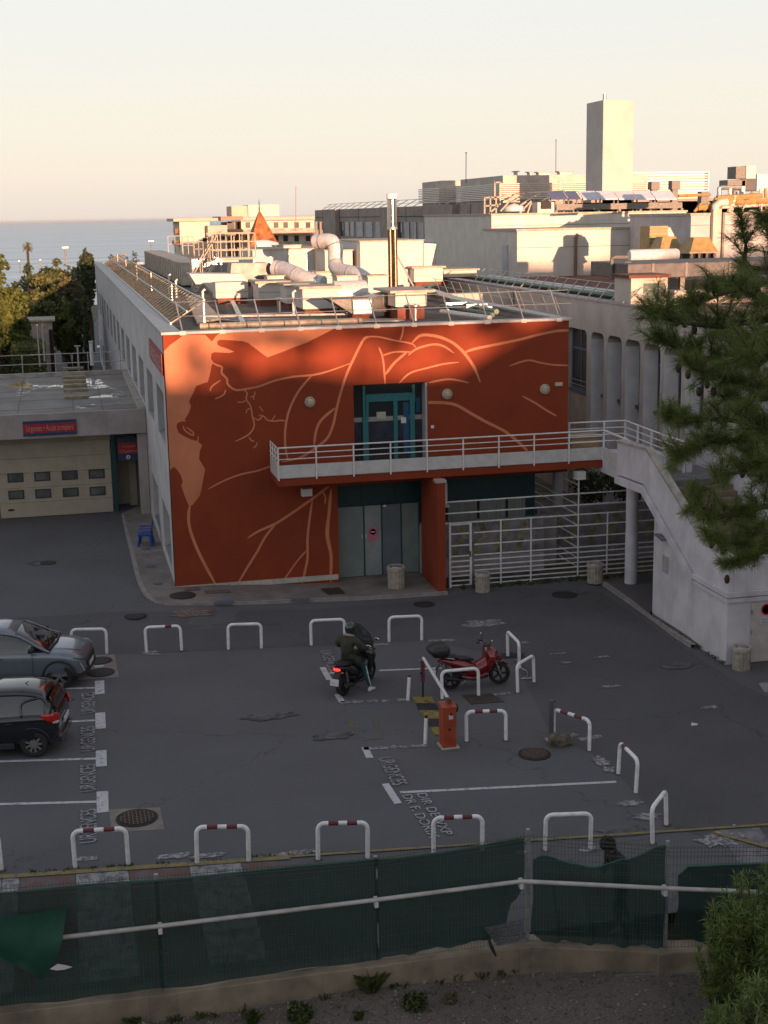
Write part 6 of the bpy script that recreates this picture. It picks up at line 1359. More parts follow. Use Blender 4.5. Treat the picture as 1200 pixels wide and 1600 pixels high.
# ================================================================ BARRIER GATE
M_or = mat('orange_paint', (.34, .055, .018), .5, .12, 4, streak=.35, grime=(.1, .03, .02))
p = G(703, 1170); t = thing('barrier_gate', 'faded orange parking barrier cabinet with a white arm pointing away', 'parking barrier', (p.x, p.y, 0)); bx, by = p.x, p.y+.16
MB().box(bx-.16, by-.16, .03, bx+.16, by+.18, .96).build('cabinet', M_or, t, bevel=.015); MB().box(bx-.2, by-.2, -.01, bx+.22, by+.22, .03).build('base_plate', M_cap, t)
MB().prism([(bx-.17, by-.17, .96), (bx+.17, by-.17, .96), (bx+.17, by+.19, .99), (bx-.17, by+.19, .99)], (0, 0, .03)).build('lid', M_or, t)
for z, x in ((.82, .04), (.46, -.01)): mb = MB(); mb.lathe([(.03, 0), (.03, -.02), (0, -.022)], (bx+x, by-.162, z), 12, 'y'); mb.build('lock', M_rubber, t)
MB().box(bx-.02, by-.166, .70, bx+.08, by-.161, .80).build('label_plate', M_sidewall, t); 
mb = MB(); mb.box(bx+.0, by-.02, 1.0, bx+.1, by+.12, 1.13); mb.build('arm_holder', mat('rust_holder', (.14, .06, .03), .7, .2, 12), t); MB().ball((bx+.22, by+.1, .86), .06, .06, .11).build('counterweight', M_rubber, t)
q = G(661, 1090); MB().tube([(bx+.05, by+.05, 1.08), (q.x+.02, q.y+.0, 1.03)], .038, 12).build('arm', M_white, t, smooth='auto')
t = thing('arm_rest', 'red post holding up the free end of the white barrier arm', 'post', tuple(q)); MB().box(q.x-.045, q.y-.045, .42, q.x+.045, q.y+.045, .96).build('red_sleeve', M_redpaint, t, bevel=.01); MB().box(q.x-.02, q.y-.02, 0, q.x+.02, q.y+.02, .42).build('stem', M_rubber, t); MB().box(q.x-.07, q.y-.012, .96, q.x+.07, q.y+.012, 1.0).build('fork', M_metal, t); MB().ball((q.x-.05, q.y-.05, .66), .035).build('knob', M_rubber, t)
hb = [((643, 1090), (674, 1089), 'y'), ((650, 1100), (680, 1100), 'k'), ((655, 1111), (690, 1112), 'y'), ((664, 1124), (694, 1124), 'k'), ((672, 1137), (698, 1138), 'y'), ((680, 1150), (700, 1151), 'k')]
t = thing('speed_bump', 'flat strip of yellow and black stripes under the barrier arm', 'speed bump', tuple(G(650, 1095)))
MY = worn('bump_yellow', (.25, .19, .04), (.05, .045, .04), .55, 8)
for i in range(5):
    a, b = G(*hb[i][0]), G(*hb[i][1]); c, d = G(*hb[i+1][1]), G(*hb[i+1][0]); MB().prism([(v.x, v.y, .0) for v in (d, c, b, a)], (0, 0, .026)).build('stripe', MY if hb[i][2] == 'y' else M_rubber, t)

# ================================================================ CONCRETE BINS
M_bin = mat('ribbed_concrete', (.34, .30, .24), .92, .15, 7, bump=.3, streak=.3)
def bin_(px, py, h_, r, lab, z=0.):
    p = PZ(px, py, z); t = thing('concrete_bin', lab, 'litter bin', tuple(p), 0, 'round ribbed concrete bins'); mb = MB(); vs = []; fs = []; n = 64
    zs = ((0, 1.0), (h_*.8, 1.0)); 
    for zz, k in zs:
        for j in range(n): a = 2*math.pi*j/n; rr = r*(.93 if j % 4 < 2 else .87); vs.append((p.x+rr*math.cos(a), p.y+rr*math.sin(a), p.z+zz))
    for j in range(n): fs.append((j, (j+1) % n, n+(j+1) % n, n+j))
    mb.add(vs, fs).build('ribbed_drum', M_bin, t); mb = MB(); mb.lathe([(r*.9, h_*.8), (r, h_*.82), (r*1.03, h_*.95), (r*.96, h_), (r*.72, h_*.99), (r*.7, h_*.85), (0, h_*.84)], tuple(p), 30); mb.build('rim', mat('rim_concrete', (.38, .34, .29), .9, .12, 8, bump=.2), t, smooth='auto')
    mb = MB(); mb.lathe([(r*.55, h_*.93), (r*.5, h_*.99), (0, h_*1.0)], tuple(p), 18); mb.build('lid', M_metal, t, smooth='auto')
bin_(619, 917, .70, .29, 'concrete bin standing before the grey green door', .08); bin_(754, 924, .62, .25, 'concrete bin before the barred gate'); bin_(929.5, 910, .64, .27, 'concrete bin at the kerb corner by the white fence', .05); bin_(1158, 1045, .62, .25, 'concrete bin by the service door with the no parking sign')

# litter
def litter(px, py, s_, m_, lab, rz=.5, nm='paper_scrap'):
    p = G(px, py); t = MB(); c, s = math.cos(rz)*s_, math.sin(rz)*s_; t.prism([(p.x-c, p.y-s*.6, .014), (p.x+s*.7, p.y-c*.7, .03), (p.x+c, p.y+s*.7, .016), (p.x-s*.6, p.y+c*.8, .04)], (0, 0, .004)); o = t.build(nm, m_); tag(o, lab, 'litter')
litter(1085, 1133.5, .12, M_white, 'square scrap of white paper on the open asphalt at the right'); litter(1147, 1291, .05, mat('blue_white_scrap', (.3, .36, .5), .5, .1), 'small bluish crumpled scrap near the right end of the yellow line', 1.1); litter(43, 833, .05, M_white, 'tiny white scrap on the asphalt before the garage door', .2)
p = G(812, 1040); t = thing('chain', 'loose pale chain curled on the ground between the two end hoops', 'chain', tuple(p)); MB().tube(spl([tuple(G(*q, .03)) for q in ((806, 1030), (815, 1044), (822, 1048), (824, 1056), (815, 1060), (822, 1060), (830, 1059))], 4), .015, 6).build('links', M_metal, t)

# ================================================================ FENCE ALONG THE NEAR SIDE
FP = [(-1.9, 20.05), (.87, 19.93), (4.32, 19.9), (6.86, 19.84), (8.96, 19.07), (11.6, 18.55), (14.5, 18.0)]
FT = [2.02, 1.95, 1.82, 1.92, 1.80, 1.72, 1.7]
FPX = [(-8, 20.3)]+FP; FTX = [2.05]+FT
wl = thing('retaining_wall', 'low stained concrete wall under the green screened fence', 'wall', (4, 19.9, -.4))
for (a, b) in zip(FPX, FPX[1:]):
    d = (Vector(b)-Vector(a)).normalized(); n = Vector((d.y, -d.x))*.2
    if n.y > 0: n = -n
    mb = MB(); mb.prism([(a[0]+n.x, a[1]+n.y, -.75), (b[0]+n.x, b[1]+n.y, -.75), (b[0]-n.x, b[1]-n.y, -.75), (a[0]-n.x, a[1]-n.y, -.75)], (0, 0, .765)); mb.build('wall_section', mat('retaining_concrete', (.235, .19, .135), .95, .2, 1.6, bump=.4, streak=.45, grime=(.09, .07, .05)), wl, bevel=.02)
for (a, b) in FP: MB().box(a-.21, b-.215, -.75, a+.21, b+.19, .012).build('wall_pier', MATS['retaining_concrete'], wl, bevel=.02)
fn = thing('mesh_fence', 'wire mesh fence with square posts and a pale rail, hung with green screens', 'fence', (4, 19.9, 0))
M_wire = mat('fence_wire', (.06, .068, .064), .6, .05, 3)
M_post = mat('fence_post', (.30, .31, .30), .5, .1, 5, metal=.3)
for i, ((x, y), zt) in enumerate(zip(FP, FT)):
    MB().box(x-.028, y-.025, -.05, x+.028, y+.025, zt+(.08 if i in (3, 4) else 0)).build('post', M_post, fn)
for i in range(len(FPX)-1):
    a = Vector((*FPX[i], 0)); b = Vector((*FPX[i+1], 0)); L_ = (b-a).length; mb = MB(); n = int(L_/.055)
    for k in range(1, n):
        f_ = k/n; p = a.lerp(b, f_); zt = FTX[i]+(FTX[i+1]-FTX[i])*f_; mb.tube([(p.x, p.y-.10, .04), (p.x, p.y-.10, zt), (p.x, p.y-.12, zt+.05)], .0032, 3, cap=False)
    for z in (.06, .26, .46, .66, .70, .9, 1.1, 1.3, 1.34, 1.5, 1.62): mb.bar((a.x, a.y-.097, z), (b.x, b.y-.097, z), .0045)
    for dz in (0, -.07, -.14): mb.bar((a.x, a.y-.097, FTX[i]+dz), (b.x, b.y-.097, FTX[i+1]+dz), .007)
    mb.build('mesh_panel', M_wire, fn)
# rail
rp = [(-2, 1.02), (95, 1465), (250, 1447), (588, 1406), (815, 1377), (1040, 1388), (1145, 1392), (1260, 1397)]
pts = [PY(-140, 1492, 19.9)]+[PY(px, py, (19.93, 19.86, 19.82, 19.72, 18.96, 18.7, 18.4)[i]-.13) for i, (px, py) in enumerate(rp[1:])]
for i in range(len(pts)-1): MB().tube([pts[i], pts[i+1]], .036, 12).build('rail', mat('pale_rail', (.44, .42, .39), .55, .12, 4, streak=.15), fn, smooth='auto')
for i in (1, 2, 3, 4): q = pts[i+1] if i < 5 else pts[i]; MB().box(q.x-.03, q.y-.02, q.z-.13, q.x+.03, q.y+.09, q.z+.02).build('bracket', M_white, fn)
# green screens
def netmat(name, col, dens):
    m = bpy.data.materials.new(name); m.use_nodes = True; t = m.node_tree; n = t.nodes; l = t.links; b = n['Principled BSDF']
    g = n.new('ShaderNodeNewGeometry'); q = n.new('ShaderNodeTexNoise'); q.inputs['Scale'].default_value = 1.6; q.inputs['Detail'].default_value = 5; l.new(g.outputs['Position'], q.inputs[0])
    mx = n.new('ShaderNodeMix'); mx.data_type = 'RGBA'; l.new(q.outputs[0], mx.inputs[0]); mx.inputs[6].default_value = (*[c*.7 for c in col], 1); mx.inputs[7].default_value = (*[c*1.35 for c in col], 1); l.new(mx.outputs[2], b.inputs['Base Color']); b.inputs['Roughness'].default_value = .7; b.inputs['Alpha'].default_value = dens
    tl = n.new('ShaderNodeBsdfTranslucent'); tl.inputs[0].default_value = (*col, 1); ms = n.new('ShaderNodeMixShader'); ms.inputs[0].default_value = .12; l.new(b.outputs[0], ms.inputs[1]); l.new(tl.outputs[0], ms.inputs[2]); l.new(ms.outputs[0], n['Material Output'].inputs[0]); return m
M_net = netmat('green_screen_net', (.010, .043, .035), .86); M_tarp = netmat('dark_green_tarp', (.012, .075, .045), 1.0); M_hem = mat('green_hem', (.02, .13, .085), .6, .1, 9)
def screen(lab, i0, i1, top, bot, seed, m=M_net, nx=60, nz=16, off_=-.04, cut=None, wr=.045):
    """cloth from fence point parameter i0 to i1 (fractions along FP); top/bot are lists of (f, z)"""
    rg = random.Random(seed); ph = rg.uniform(0, 6)
    def along(s):
        i = min(int(s), len(FPX)-2); f_ = s-i; return Vector(FPX[i]).lerp(Vector(FPX[i+1]), f_)
    def cur(L, f_):
        for (a, za), (b, zb_) in zip(L, L[1:]):
            if a <= f_ <= b: k = (f_-a)/(b-a); return za+(zb_-za)*(k*k*(3-2*k))
        return L[-1][1]
    mb = MB(); vs = []; fs = []; he = []
    for k in range(nx+1):
        f_ = k/nx; p = along(i0+(i1-i0)*f_); zt = cur(top, f_); zb_ = cur(bot, f_)
        for j in range(nz+1):
            v = j/nz; z = zb_+(zt-zb_)*v; w_ = wr*(math.sin(f_*23+ph+v*2)+.6*math.sin(f_*51+v*5+ph))*(1.1-v) + wr*.5*math.sin(v*9+f_*7)
            vs.append((p.x, p.y+off_+w_*.6, z))
        he.append((p.x, p.y+off_-.008+vs[-1][1]-p.y-off_, zt-.01))
    for k in range(nx):
        for j in range(nz): fs.append((k*(nz+1)+j, (k+1)*(nz+1)+j, (k+1)*(nz+1)+j+1, k*(nz+1)+j+1))
    t = thing('green_screen', lab, 'screen netting', tuple(along(i0))+(0,), 0, 'green screens on the fence'); mb.add(vs, fs).build('netting', m, t, smooth=True); MB().tube(he, .012, 5).build('hem', M_hem, t); return t
screen('long green netting from the left edge to the first middle post', 0.2, 3.0, [(0, 1.98), (.45, 1.93), (.8, 1.84), (1, 1.80)], [(0, .03), (1, .03)], 1, nx=110)
screen('green netting left of the corner post, torn at its lower right', 3.0, 3.97, [(0, 1.80), (.05, 1.78), (.5, 1.80), (1, 1.88)], [(0, .03), (.5, .1), (.78, .16), (.85, .2), (.93, .75), (1, 1.0)], 2)
screen('sagging green netting in front of the dark haired person', 4.03, 4.98, [(0, 1.50), (.08, 1.58), (.3, 1.46), (.45, 1.40), (.7, 1.55), (1, 1.83)], [(0, .12), (.1, .02), (1, .02)], 3, wr=.07)
screen('dark green netting behind the bush at the right', 5.05, 6.6, [(0, 1.35), (.04, 1.50), (.3, 1.52), (1, 1.55)], [(0, .25), (.2, .0), (.5, -.35), (1, -.4)], 4, m=netmat('dark_net', (.009, .035, .028), .93), wr=.09, off_=-.12)
# torn flap hanging at the left
t = thing('torn_tarp', 'solid dark green tarp flap hanging loose over the fence at the left edge', 'tarp', tuple(PY(40, 1440, 19.7)))
T = [(-140, 1440, 0), (-60, 1436, .05), (0, 1432, 0), (50, 1427, .06), (106, 1417, 0), (100, 1445, -.04), (97, 1475, .05), (86, 1500, 0), (64, 1531, .03), (40, 1515, -.05), (10, 1502, 0), (-60, 1500, .05), (-140, 1515, 0)]
rows = [[(-140, 1440), (-60, 1437), (0, 1432), (50, 1427), (106, 1417)], [(-140, 1460), (-60, 1458), (0, 1455), (50, 1452), (101, 1440)], [(-140, 1478), (-60, 1478), (0, 1480), (50, 1482), (98, 1468)], [(-140, 1500), (-60, 1495), (0, 1492), (48, 1502), (88, 1498)], [(-140, 1515), (-60, 1502), (5, 1501), (40, 1516), (64, 1531)]]
vs = []; fs = []
for j, rw in enumerate(rows):
    for i, (px, py) in enumerate(rw): vs.append(PY(px, py, 19.74+.10*math.sin(i*1.9+j*1.5)-(.12 if j == 2 else 0)))
for j in range(4):
    for i in range(4): fs.append((j*5+i, j*5+i+1, (j+1)*5+i+1, (j+1)*5+i))
MB().add(vs, fs).build('cloth', M_tarp, t, smooth=True)
p = PY(96, 1510, 19.75); t = thing('plastic_scrap', 'white shred of plastic caught low on the fence at the left', 'litter', tuple(p)); MB().add([PY(*q, 19.76) for q in ((78, 1514), (90, 1506), (102, 1508), (113, 1511), (100, 1515), (88, 1516))], [(0, 5, 4, 3, 2, 1)]).build('shred', M_white, t, solid=.01)
# torn grey mesh by the corner post
t = thing('loose_mesh_sheet', 'folded loose sheet of grey wire mesh at the foot of the corner post', 'wire mesh', tuple(PY(780, 1470, 19.6))); mb = MB(); q0, q1, q2, q3 = PY(757, 1450, 19.62), PY(815, 1438, 19.72), PY(822, 1468, 19.6), PY(778, 1479, 19.55)
for k in range(15): f_ = k/14; mb.tube([q0.lerp(q1, f_), q3.lerp(q2, f_)], .004, 3)
for k in range(7): f_ = k/6; mb.tube([q0.lerp(q3, f_), q1.lerp(q2, f_)], .004, 3)
mb.build('wires', M_wire, t); MB().add([q0+Vector((0, .02, 0)), q1+Vector((0, .02, 0)), q2+Vector((0, .02, 0)), q3+Vector((0, .02, 0))], [(0, 3, 2, 1)]).build('grey_film', netmat('grey_film', (.16, .16, .17), .55), t, solid=.004)
MB().tube([PY(760, 1455, 19.6), PY(768, 1480, 19.5), PY(775, 1494, 19.5)], .03, 6, rs=[.012, .035, .015]).build('dark_rag', M_rubber, t)
# pipe on the ground in front
a, b = PZ(960, 1528, -.38), PZ(1140, 1518, -.38); t = thing('ground_pipe', 'grey bar lying on the gravel below the fence at the right', 'pipe', tuple(a)); MB().bar((a.x, a.y, -.36), (b.x, b.y, -.36), .05).build('bar', M_metal, t)
# gravel stones
rg = random.Random(21); mb = MB()
for _ in range(15000):
    x = rg.uniform(-3, 13); y = rg.uniform(15.2, 19.8); s_ = rg.uniform(.012, .04)*(2.0 if rg.random() < .03 else 1); z = -.42+.035*math.sin(x*1.7+y)+.03*math.sin(y*3.1-x*.8)+.02*math.sin(x*5.3)*math.cos(y*4.1)+s_*.3
    a = [Vector((x, y, z))+rvec(rg)*s_ for _ in range(4)]; mb.add(a, [(0, 1, 2), (0, 2, 3), (0, 3, 1), (1, 3, 2)])
o = mb.build('loose_stones', leafmat('pale_stones', (.12, .10, .085), (.26, .235, .2), trans=0, rough=.9, scale=1.5)); tag(o, kind='stuff')

# ================================================================ WEEDS AND SHRUBS
M_grass = leafmat('grass_blades', (.05, .075, .02), (.10, .11, .035), scale=3)
def tuft(mb, x, y, z, h_, n, rg, spread=.5, w_=.012):
    for _ in range(n):
        a = rg.uniform(0, 6.28); s_ = rg.uniform(.1, 1)*spread; L_ = h_*rg.uniform(.5, 1.1); d = Vector((math.cos(a)*s_, math.sin(a)*s_, 1)); n_ = Vector((-math.sin(a), math.cos(a), 0))*w_
        b = Vector((x+rg.uniform(-.06, .06), y+rg.uniform(-.06, .06), z)); m1 = b+Vector((d.x*L_*.4, d.y*L_*.4, L_*.6)); e_ = b+Vector((d.x*L_, d.y*L_, L_*.75)); mb.add([b-n_, b+n_, m1+n_*.8, e_, m1-n_*.8], [(0, 1, 2, 3, 4)])
for i, (px, py, h_, n, lab) in enumerate(((580, 1553, .5, 160, 'tall green weed with long blades against the low wall'), (470, 1592, .3, 260, 'dark weed clump at the bottom edge left of centre'), (395, 1598, .22, 200, 'grassy weeds at the bottom edge before the wall'), (648, 1575, .28, 260, 'round leafy weed on the gravel right of the tall one'), (205, 1600, .2, 120, 'small weed at the bottom edge at the left'), (705, 1565, .2, 90, 'dry reddish weed on the gravel'), (560, 1590, .15, 60, 'small thin weed between the two clumps'))):
    p = PZ(px, py, -.42); t = thing('weed', lab, 'weed', tuple(p), 0, 'weeds on the gravel'); mb = MB(); rg = random.Random(60+i)
    if i in (1, 3): leaves(mb, (p.x, p.y, -.32), (.22, .2, .16), n*3, .07, rg, shell=.3)
    else: tuft(mb, p.x, p.y, -.44, h_, n, rg, .8)
    mb.build('leaves', M_lf4 if i == 5 else M_grass, t)
mb = MB(); rg = random.Random(77)
for _ in range(240):
    k = rg.random()
    if k < .5: x = rg.uniform(11.9, 18.5); tuft(mb, x, 41.2+rg.uniform(-.15, .2), 0, .14, 7, rg, .7)
    elif k < .65: x = rg.uniform(16.35, 16.5); tuft(mb, 16.42, rg.uniform(31.9, 36.5), 0.05, .1, 6, rg, .7)
    elif k < .8: x = rg.uniform(-1.2, 4); tuft(mb, x, yl(x)+.03, 0, .07, 6, rg, .9)
    else: x = rg.uniform(-2, 7); tuft(mb, x, 19.62, -.42, .15, 7, rg, .8)
o = mb.build('grass_tufts', M_grass); tag(o, kind='stuff')
for i, (px, py, w_) in enumerate(((1000, 770, 1.3), (940, 775, .9), (980, 745, 1.2))):
    x = PY(px, py, 46.5+i).x; t = thing('courtyard_shrub', ('leafy shrub in the courtyard right of the round column', 'leafy shrub in the courtyard under the white box', 'taller climbing shrub at the back of the courtyard')[i], 'shrub', (x, 46.5+i, 0)); mb = MB(); rg = random.Random(90+i)
    for k in range(9): leaves(mb, (x+rg.uniform(-w_, w_), 46.5+i+rg.uniform(-.5, .5), rg.uniform(.8, 2.8)), (.45, .45, .4), 160, .14, rg, shell=.2)
    mb.build('leaves', M_lf2, t); MB().tube([(x, 46.5+i, 0), (x, 46.5+i, 1.8)], .04, 6).build('stem', M_bark, t)
struct(MB().add([(11.4, 41.7, .012), (20.6, 41.7, .012), (20.6, 62, .012), (11.4, 62, .012)], [(0, 1, 2, 3)]).build('courtyard_ground', mat('courtyard_earth', (.12, .11, .08), .95, .25, 1.2)))
MB().box(16.2, 62, -.2, 20.6, 62.3, 8.2).build('link_wall', M_beige, main)
# leafy shrub bottom right
YS = 16.6; M_ole = leafmat('oleander_leaves', (.11, .16, .04), (.21, .26, .075), scale=1.5, trans=.3)
def lance(mb, p, d, L_, w_):
    s_ = d.cross(Vector((0, 0, 1))); s_ = (s_.normalized() if s_.length > .05 else Vector((1, 0, 0)))*w_; m1 = p+d*L_*.45; e_ = p+d*L_+Vector((0, 0, -.12*L_)); mb.add([p, m1+s_, e_, m1-s_], [(0, 1, 2), (0, 2, 3)])
def lance_shrub(lab, spots, seed, m):
    rg = random.Random(seed); c0 = spots[0]; t = thing('shrub', lab, 'shrub', (c0[0], c0[1], -.4)); lf = MB(); st = MB()
    for (x, y, zt, rx) in spots:
        for _ in range(int(34*rx/.3)):
            a = rg.uniform(0, 6.28); rr = rx*math.sqrt(rg.random()); tip = Vector((x+rr*math.cos(a), y+rr*math.sin(a), zt*(1-.55*(rr/rx)**2)-rg.random()**2*1.2)); b = Vector((x+rr*.25*math.cos(a), y+rr*.25*math.sin(a), -.42)); m1 = b.lerp(tip, .6)+Vector((0, 0, .1)); st.tube([b, m1, tip], .01, 4, rs=[.016, .01, .004])
            ax = (tip-m1).normalized()
            for k in range(46):
                f_ = rg.random()**.7; p = m1.lerp(tip, f_); d = (rvec(rg)+ax*.75).normalized(); lance(lf, p, d, rg.uniform(.10, .19)*1.1, .011)
    st.build('stems', M_bark, t); lf.build('leaves', m, t)
q = lambda px, py, Y: (PY(px, py, Y).x, Y, PY(px, py, Y).z)
def sp4(px, py, Y, rx): a = q(px, py, Y); return (a[0], a[1], a[2], rx)
lance_shrub('large dense shrub with long narrow leaves at the right edge before the fence', [sp4(1185, 1345, 17.4, .75), sp4(1140, 1395, 17.3, .5), sp4(1190, 1440, 17.0, .6), sp4(1150, 1455, 17.0, .4)], 31, M_ole)
lance_shrub('lower bright shrub with narrow leaves in the bottom right corner', [sp4(1190, 1530, 15.9, .6), sp4(1130, 1555, 15.9, .35)], 32, leafmat('bright_lance_leaves', (.13, .18, .05), (.22, .27, .09), scale=2, trans=.3))

# pine at the right edge
M_need = leafmat('pine_needles', (.125, .165, .045), (.20, .24, .08), scale=1.1, trans=.3, rough=.6); M_cone = mat('brown_cones', (.07, .038, .026), .9, .25, 20)
YPN = 10.6; rg = random.Random(41); pine = thing('pine_tree', 'large dark green pine with long needles and brown cones at the right edge', 'pine tree', (8.1, 11.2, -.6))
wood = MB(); nd = MB(); cn = MB()
tr0 = [Vector((8.1, 11.4, -.9)), Vector((7.9, 11.3, 3)), Vector((7.6, 11.1, 7)), Vector((7.2, 10.9, 10)), Vector((7.0, 10.8, 12.2)), Vector((7.0, 10.8, 14)), Vector((7.0, 10.8, 15.2))]
wood.tube(tr0, .2, 12, rs=[.28, .24, .19, .14, .10, .06, .02])
def tuftn(p, ax, L_=.105, n=50):
    for _ in range(n):
        d = (ax*rg.uniform(.15, 1.1)+rvec(rg)*.75).normalized(); s_ = d.cross(rvec(rg)).normalized()*.0013; b = p-ax*rg.uniform(0, .09); l_ = L_*rg.uniform(.7, 1.15); m1 = b+d*l_*.55+Vector((0, 0, -.003)); e_ = b+d*l_+Vector((0, 0, -.010))
        nd.add([b-s_, b+s_, m1+s_, e_, m1-s_], [(0, 1, 2, 3, 4)])
def branch(P, r0, dens=1., spread=.34, seed=0):
    sp_ = [Vector(v) for v in spl([tuple(v) for v in P], 6)]; n = len(sp_); wood.tube(sp_, r0, 6, rs=[r0*(1-.85*i/(n-1)) for i in range(n)])
    for i in range(n//4, n):
        for _ in range(int(1.5*dens)+1):
            f_ = i/(n-1); ax0 = (sp_[i]-sp_[i-1]).normalized(); d = (ax0*.6+rvec(rg)+Vector((0, 0, .35))).normalized(); L_ = spread*rg.uniform(.4, 1.18)*(1.15-.55*f_); p1 = sp_[i]+d*L_; p1.z += .03; wood.tube([sp_[i], sp_[i].lerp(p1, .5)-Vector((0, 0, .01)), p1], .006, 4, rs=[.007, .005, .003])
            for q_ in (1., .72, .45):
                if rg.random() < .85: tuftn(sp_[i].lerp(p1, q_), d)
            if rg.random() < .3:
                p2 = p1+(d+rvec(rg)*.8).normalized()*L_*.5; wood.tube([sp_[i].lerp(p1, .6), p2], .004, 4); tuftn(p2, (p2-p1).normalized())
            if rg.random() < .035:
                c = sp_[i].lerp(p1, .3); MB().ball((c.x, c.y, c.z), .022, .022, .038, 8).build('pine_cone', M_cone, pine, smooth=True)
def Q(px, py, Y): return PY(px, py, Y)
TR = Vector((7.2, 10.9, 10.4))
for P, r0, dn, sp_ in (
    ([(7.1, 10.85, 11.5), Q(1190, 420, 10.7), Q(1165, 380, 10.5), Q(1158, 345, 10.4)], .03, .6, .17),
    ([(7.1, 10.9, 11.2), Q(1200, 440, 10.6), Q(1150, 452, 10.5), Q(1100, 470, 10.4), Q(1070, 480, 10.4)], .035, .9, .22),
    ([(7.2, 10.9, 10.9), Q(1190, 500, 10.3), Q(1120, 510, 10.2), Q(1050, 500, 10.1), Q(1018, 490, 10.1)], .04, 1., .25),
    ([(7.2, 10.9, 10.6), Q(1190, 545, 10.9), Q(1110, 560, 10.8), Q(1060, 545, 10.7), Q(1025, 530, 10.7)], .04, 1., .24),
    ([(7.25, 10.9, 10.3), Q(1195, 600, 10.2), Q(1130, 590, 10.1), Q(1080, 575, 10.0)], .04, 1.1, .26),
    ([(7.3, 10.9, 9.9), Q(1195, 660, 10.6), Q(1120, 655, 10.5), Q(1070, 660, 10.4), Q(1045, 655, 10.4)], .035, .8, .2),
    ([(7.3, 10.95, 9.6), Q(1200, 690, 10.4), Q(1130, 690, 10.3), Q(1090, 700, 10.2), Q(1058, 715, 10.2)], .03, .7, .18),
    ([(7.3, 10.95, 9.4), Q(1205, 720, 10.1), Q(1165, 735, 10.0), Q(1120, 745, 9.9)], .04, 1.1, .24),
    ([(7.35, 10.95, 9.1), Q(1210, 790, 10.4), Q(1165, 805, 10.3), Q(1110, 800, 10.2), Q(1078, 775, 10.2)], .035, 1.0, .23),
    ([(7.35, 10.95, 8.8), Q(1205, 830, 10.2), Q(1165, 850, 10.1), Q(1110, 845, 10.0)], .03, .9, .18),
    ([(7.35, 10.95, 8.6), Q(1215, 850, 10.4), Q(1180, 870, 10.3), Q(1135, 885, 10.2)], .025, .7, .15),
    ([(7.2, 10.9, 10.7), Q(1230, 520, 11.2), Q(1170, 530, 11.4), Q(1120, 520, 11.6)], .04, 1., .28),
    ([(7.2, 10.9, 10.2), Q(1230, 620, 11.2), Q(1175, 625, 11.3), Q(1130, 620, 11.4)], .04, 1., .28),
    ([(7.2, 10.9, 11.0), Q(1235, 470, 10.3), Q(1190, 470, 10.2), Q(1145, 440, 10.1)], .04, .9, .24),
    ([(7.3, 10.9, 9.7), Q(1240, 680, 10.0), Q(1200, 670, 9.9), Q(1160, 650, 9.8)], .04, 1.2, .28),
    ([(7.3, 10.9, 9.2), Q(1240, 760, 10.9), Q(1200, 745, 11.0), Q(1165, 700, 11.0)], .04, 1., .26),
    ([(7.1, 10.9, 11.8), Q(1240, 400, 10.7), Q(1205, 370, 10.6), Q(1196, 345, 10.6)], .03, .6, .18),
    ([(7.3, 10.9, 10.0), Q(1235, 570, 9.9), Q(1200, 560, 9.8), Q(1160, 560, 9.7)], .04, 1.2, .28),
    ([TR, (8.2, 11.5, 10.9), (9.2, 12, 11.2)], .05, 1., .4), ([(7.0, 10.8, 12.2), (8, 11.2, 12.8), (8.8, 11.4, 13.0)], .05, 1., .4), ([(7, 10.8, 13), (6.9, 11.6, 13.6), (6.8, 12.2, 13.8)], .04, 1., .4), ([(7.6, 11, 8), (8.6, 10.5, 8.2), (9.5, 10.2, 8.2)], .05, 1., .4)):
    branch(P, r0, dn, sp_)
for px, py in ((1085, 515), (1090, 470), (1070, 505), (1105, 600), (1115, 612), (1092, 612), (1175, 640), (1168, 632), (1130, 860), (1112, 850), (1190, 500), (1180, 640), (1150, 720), (1160, 740), (1136, 905), (1060, 575), (1147, 845), (1075, 585), (1098, 585), (1160, 452)):
    c = Q(px, py, 10.3); MB().ball((c.x, c.y, c.z), .026, .026, .042, 8).build('pine_cone', M_cone, pine, smooth=True)
wood.build('trunk', M_bark, pine); nd.build('crown', M_need, pine)

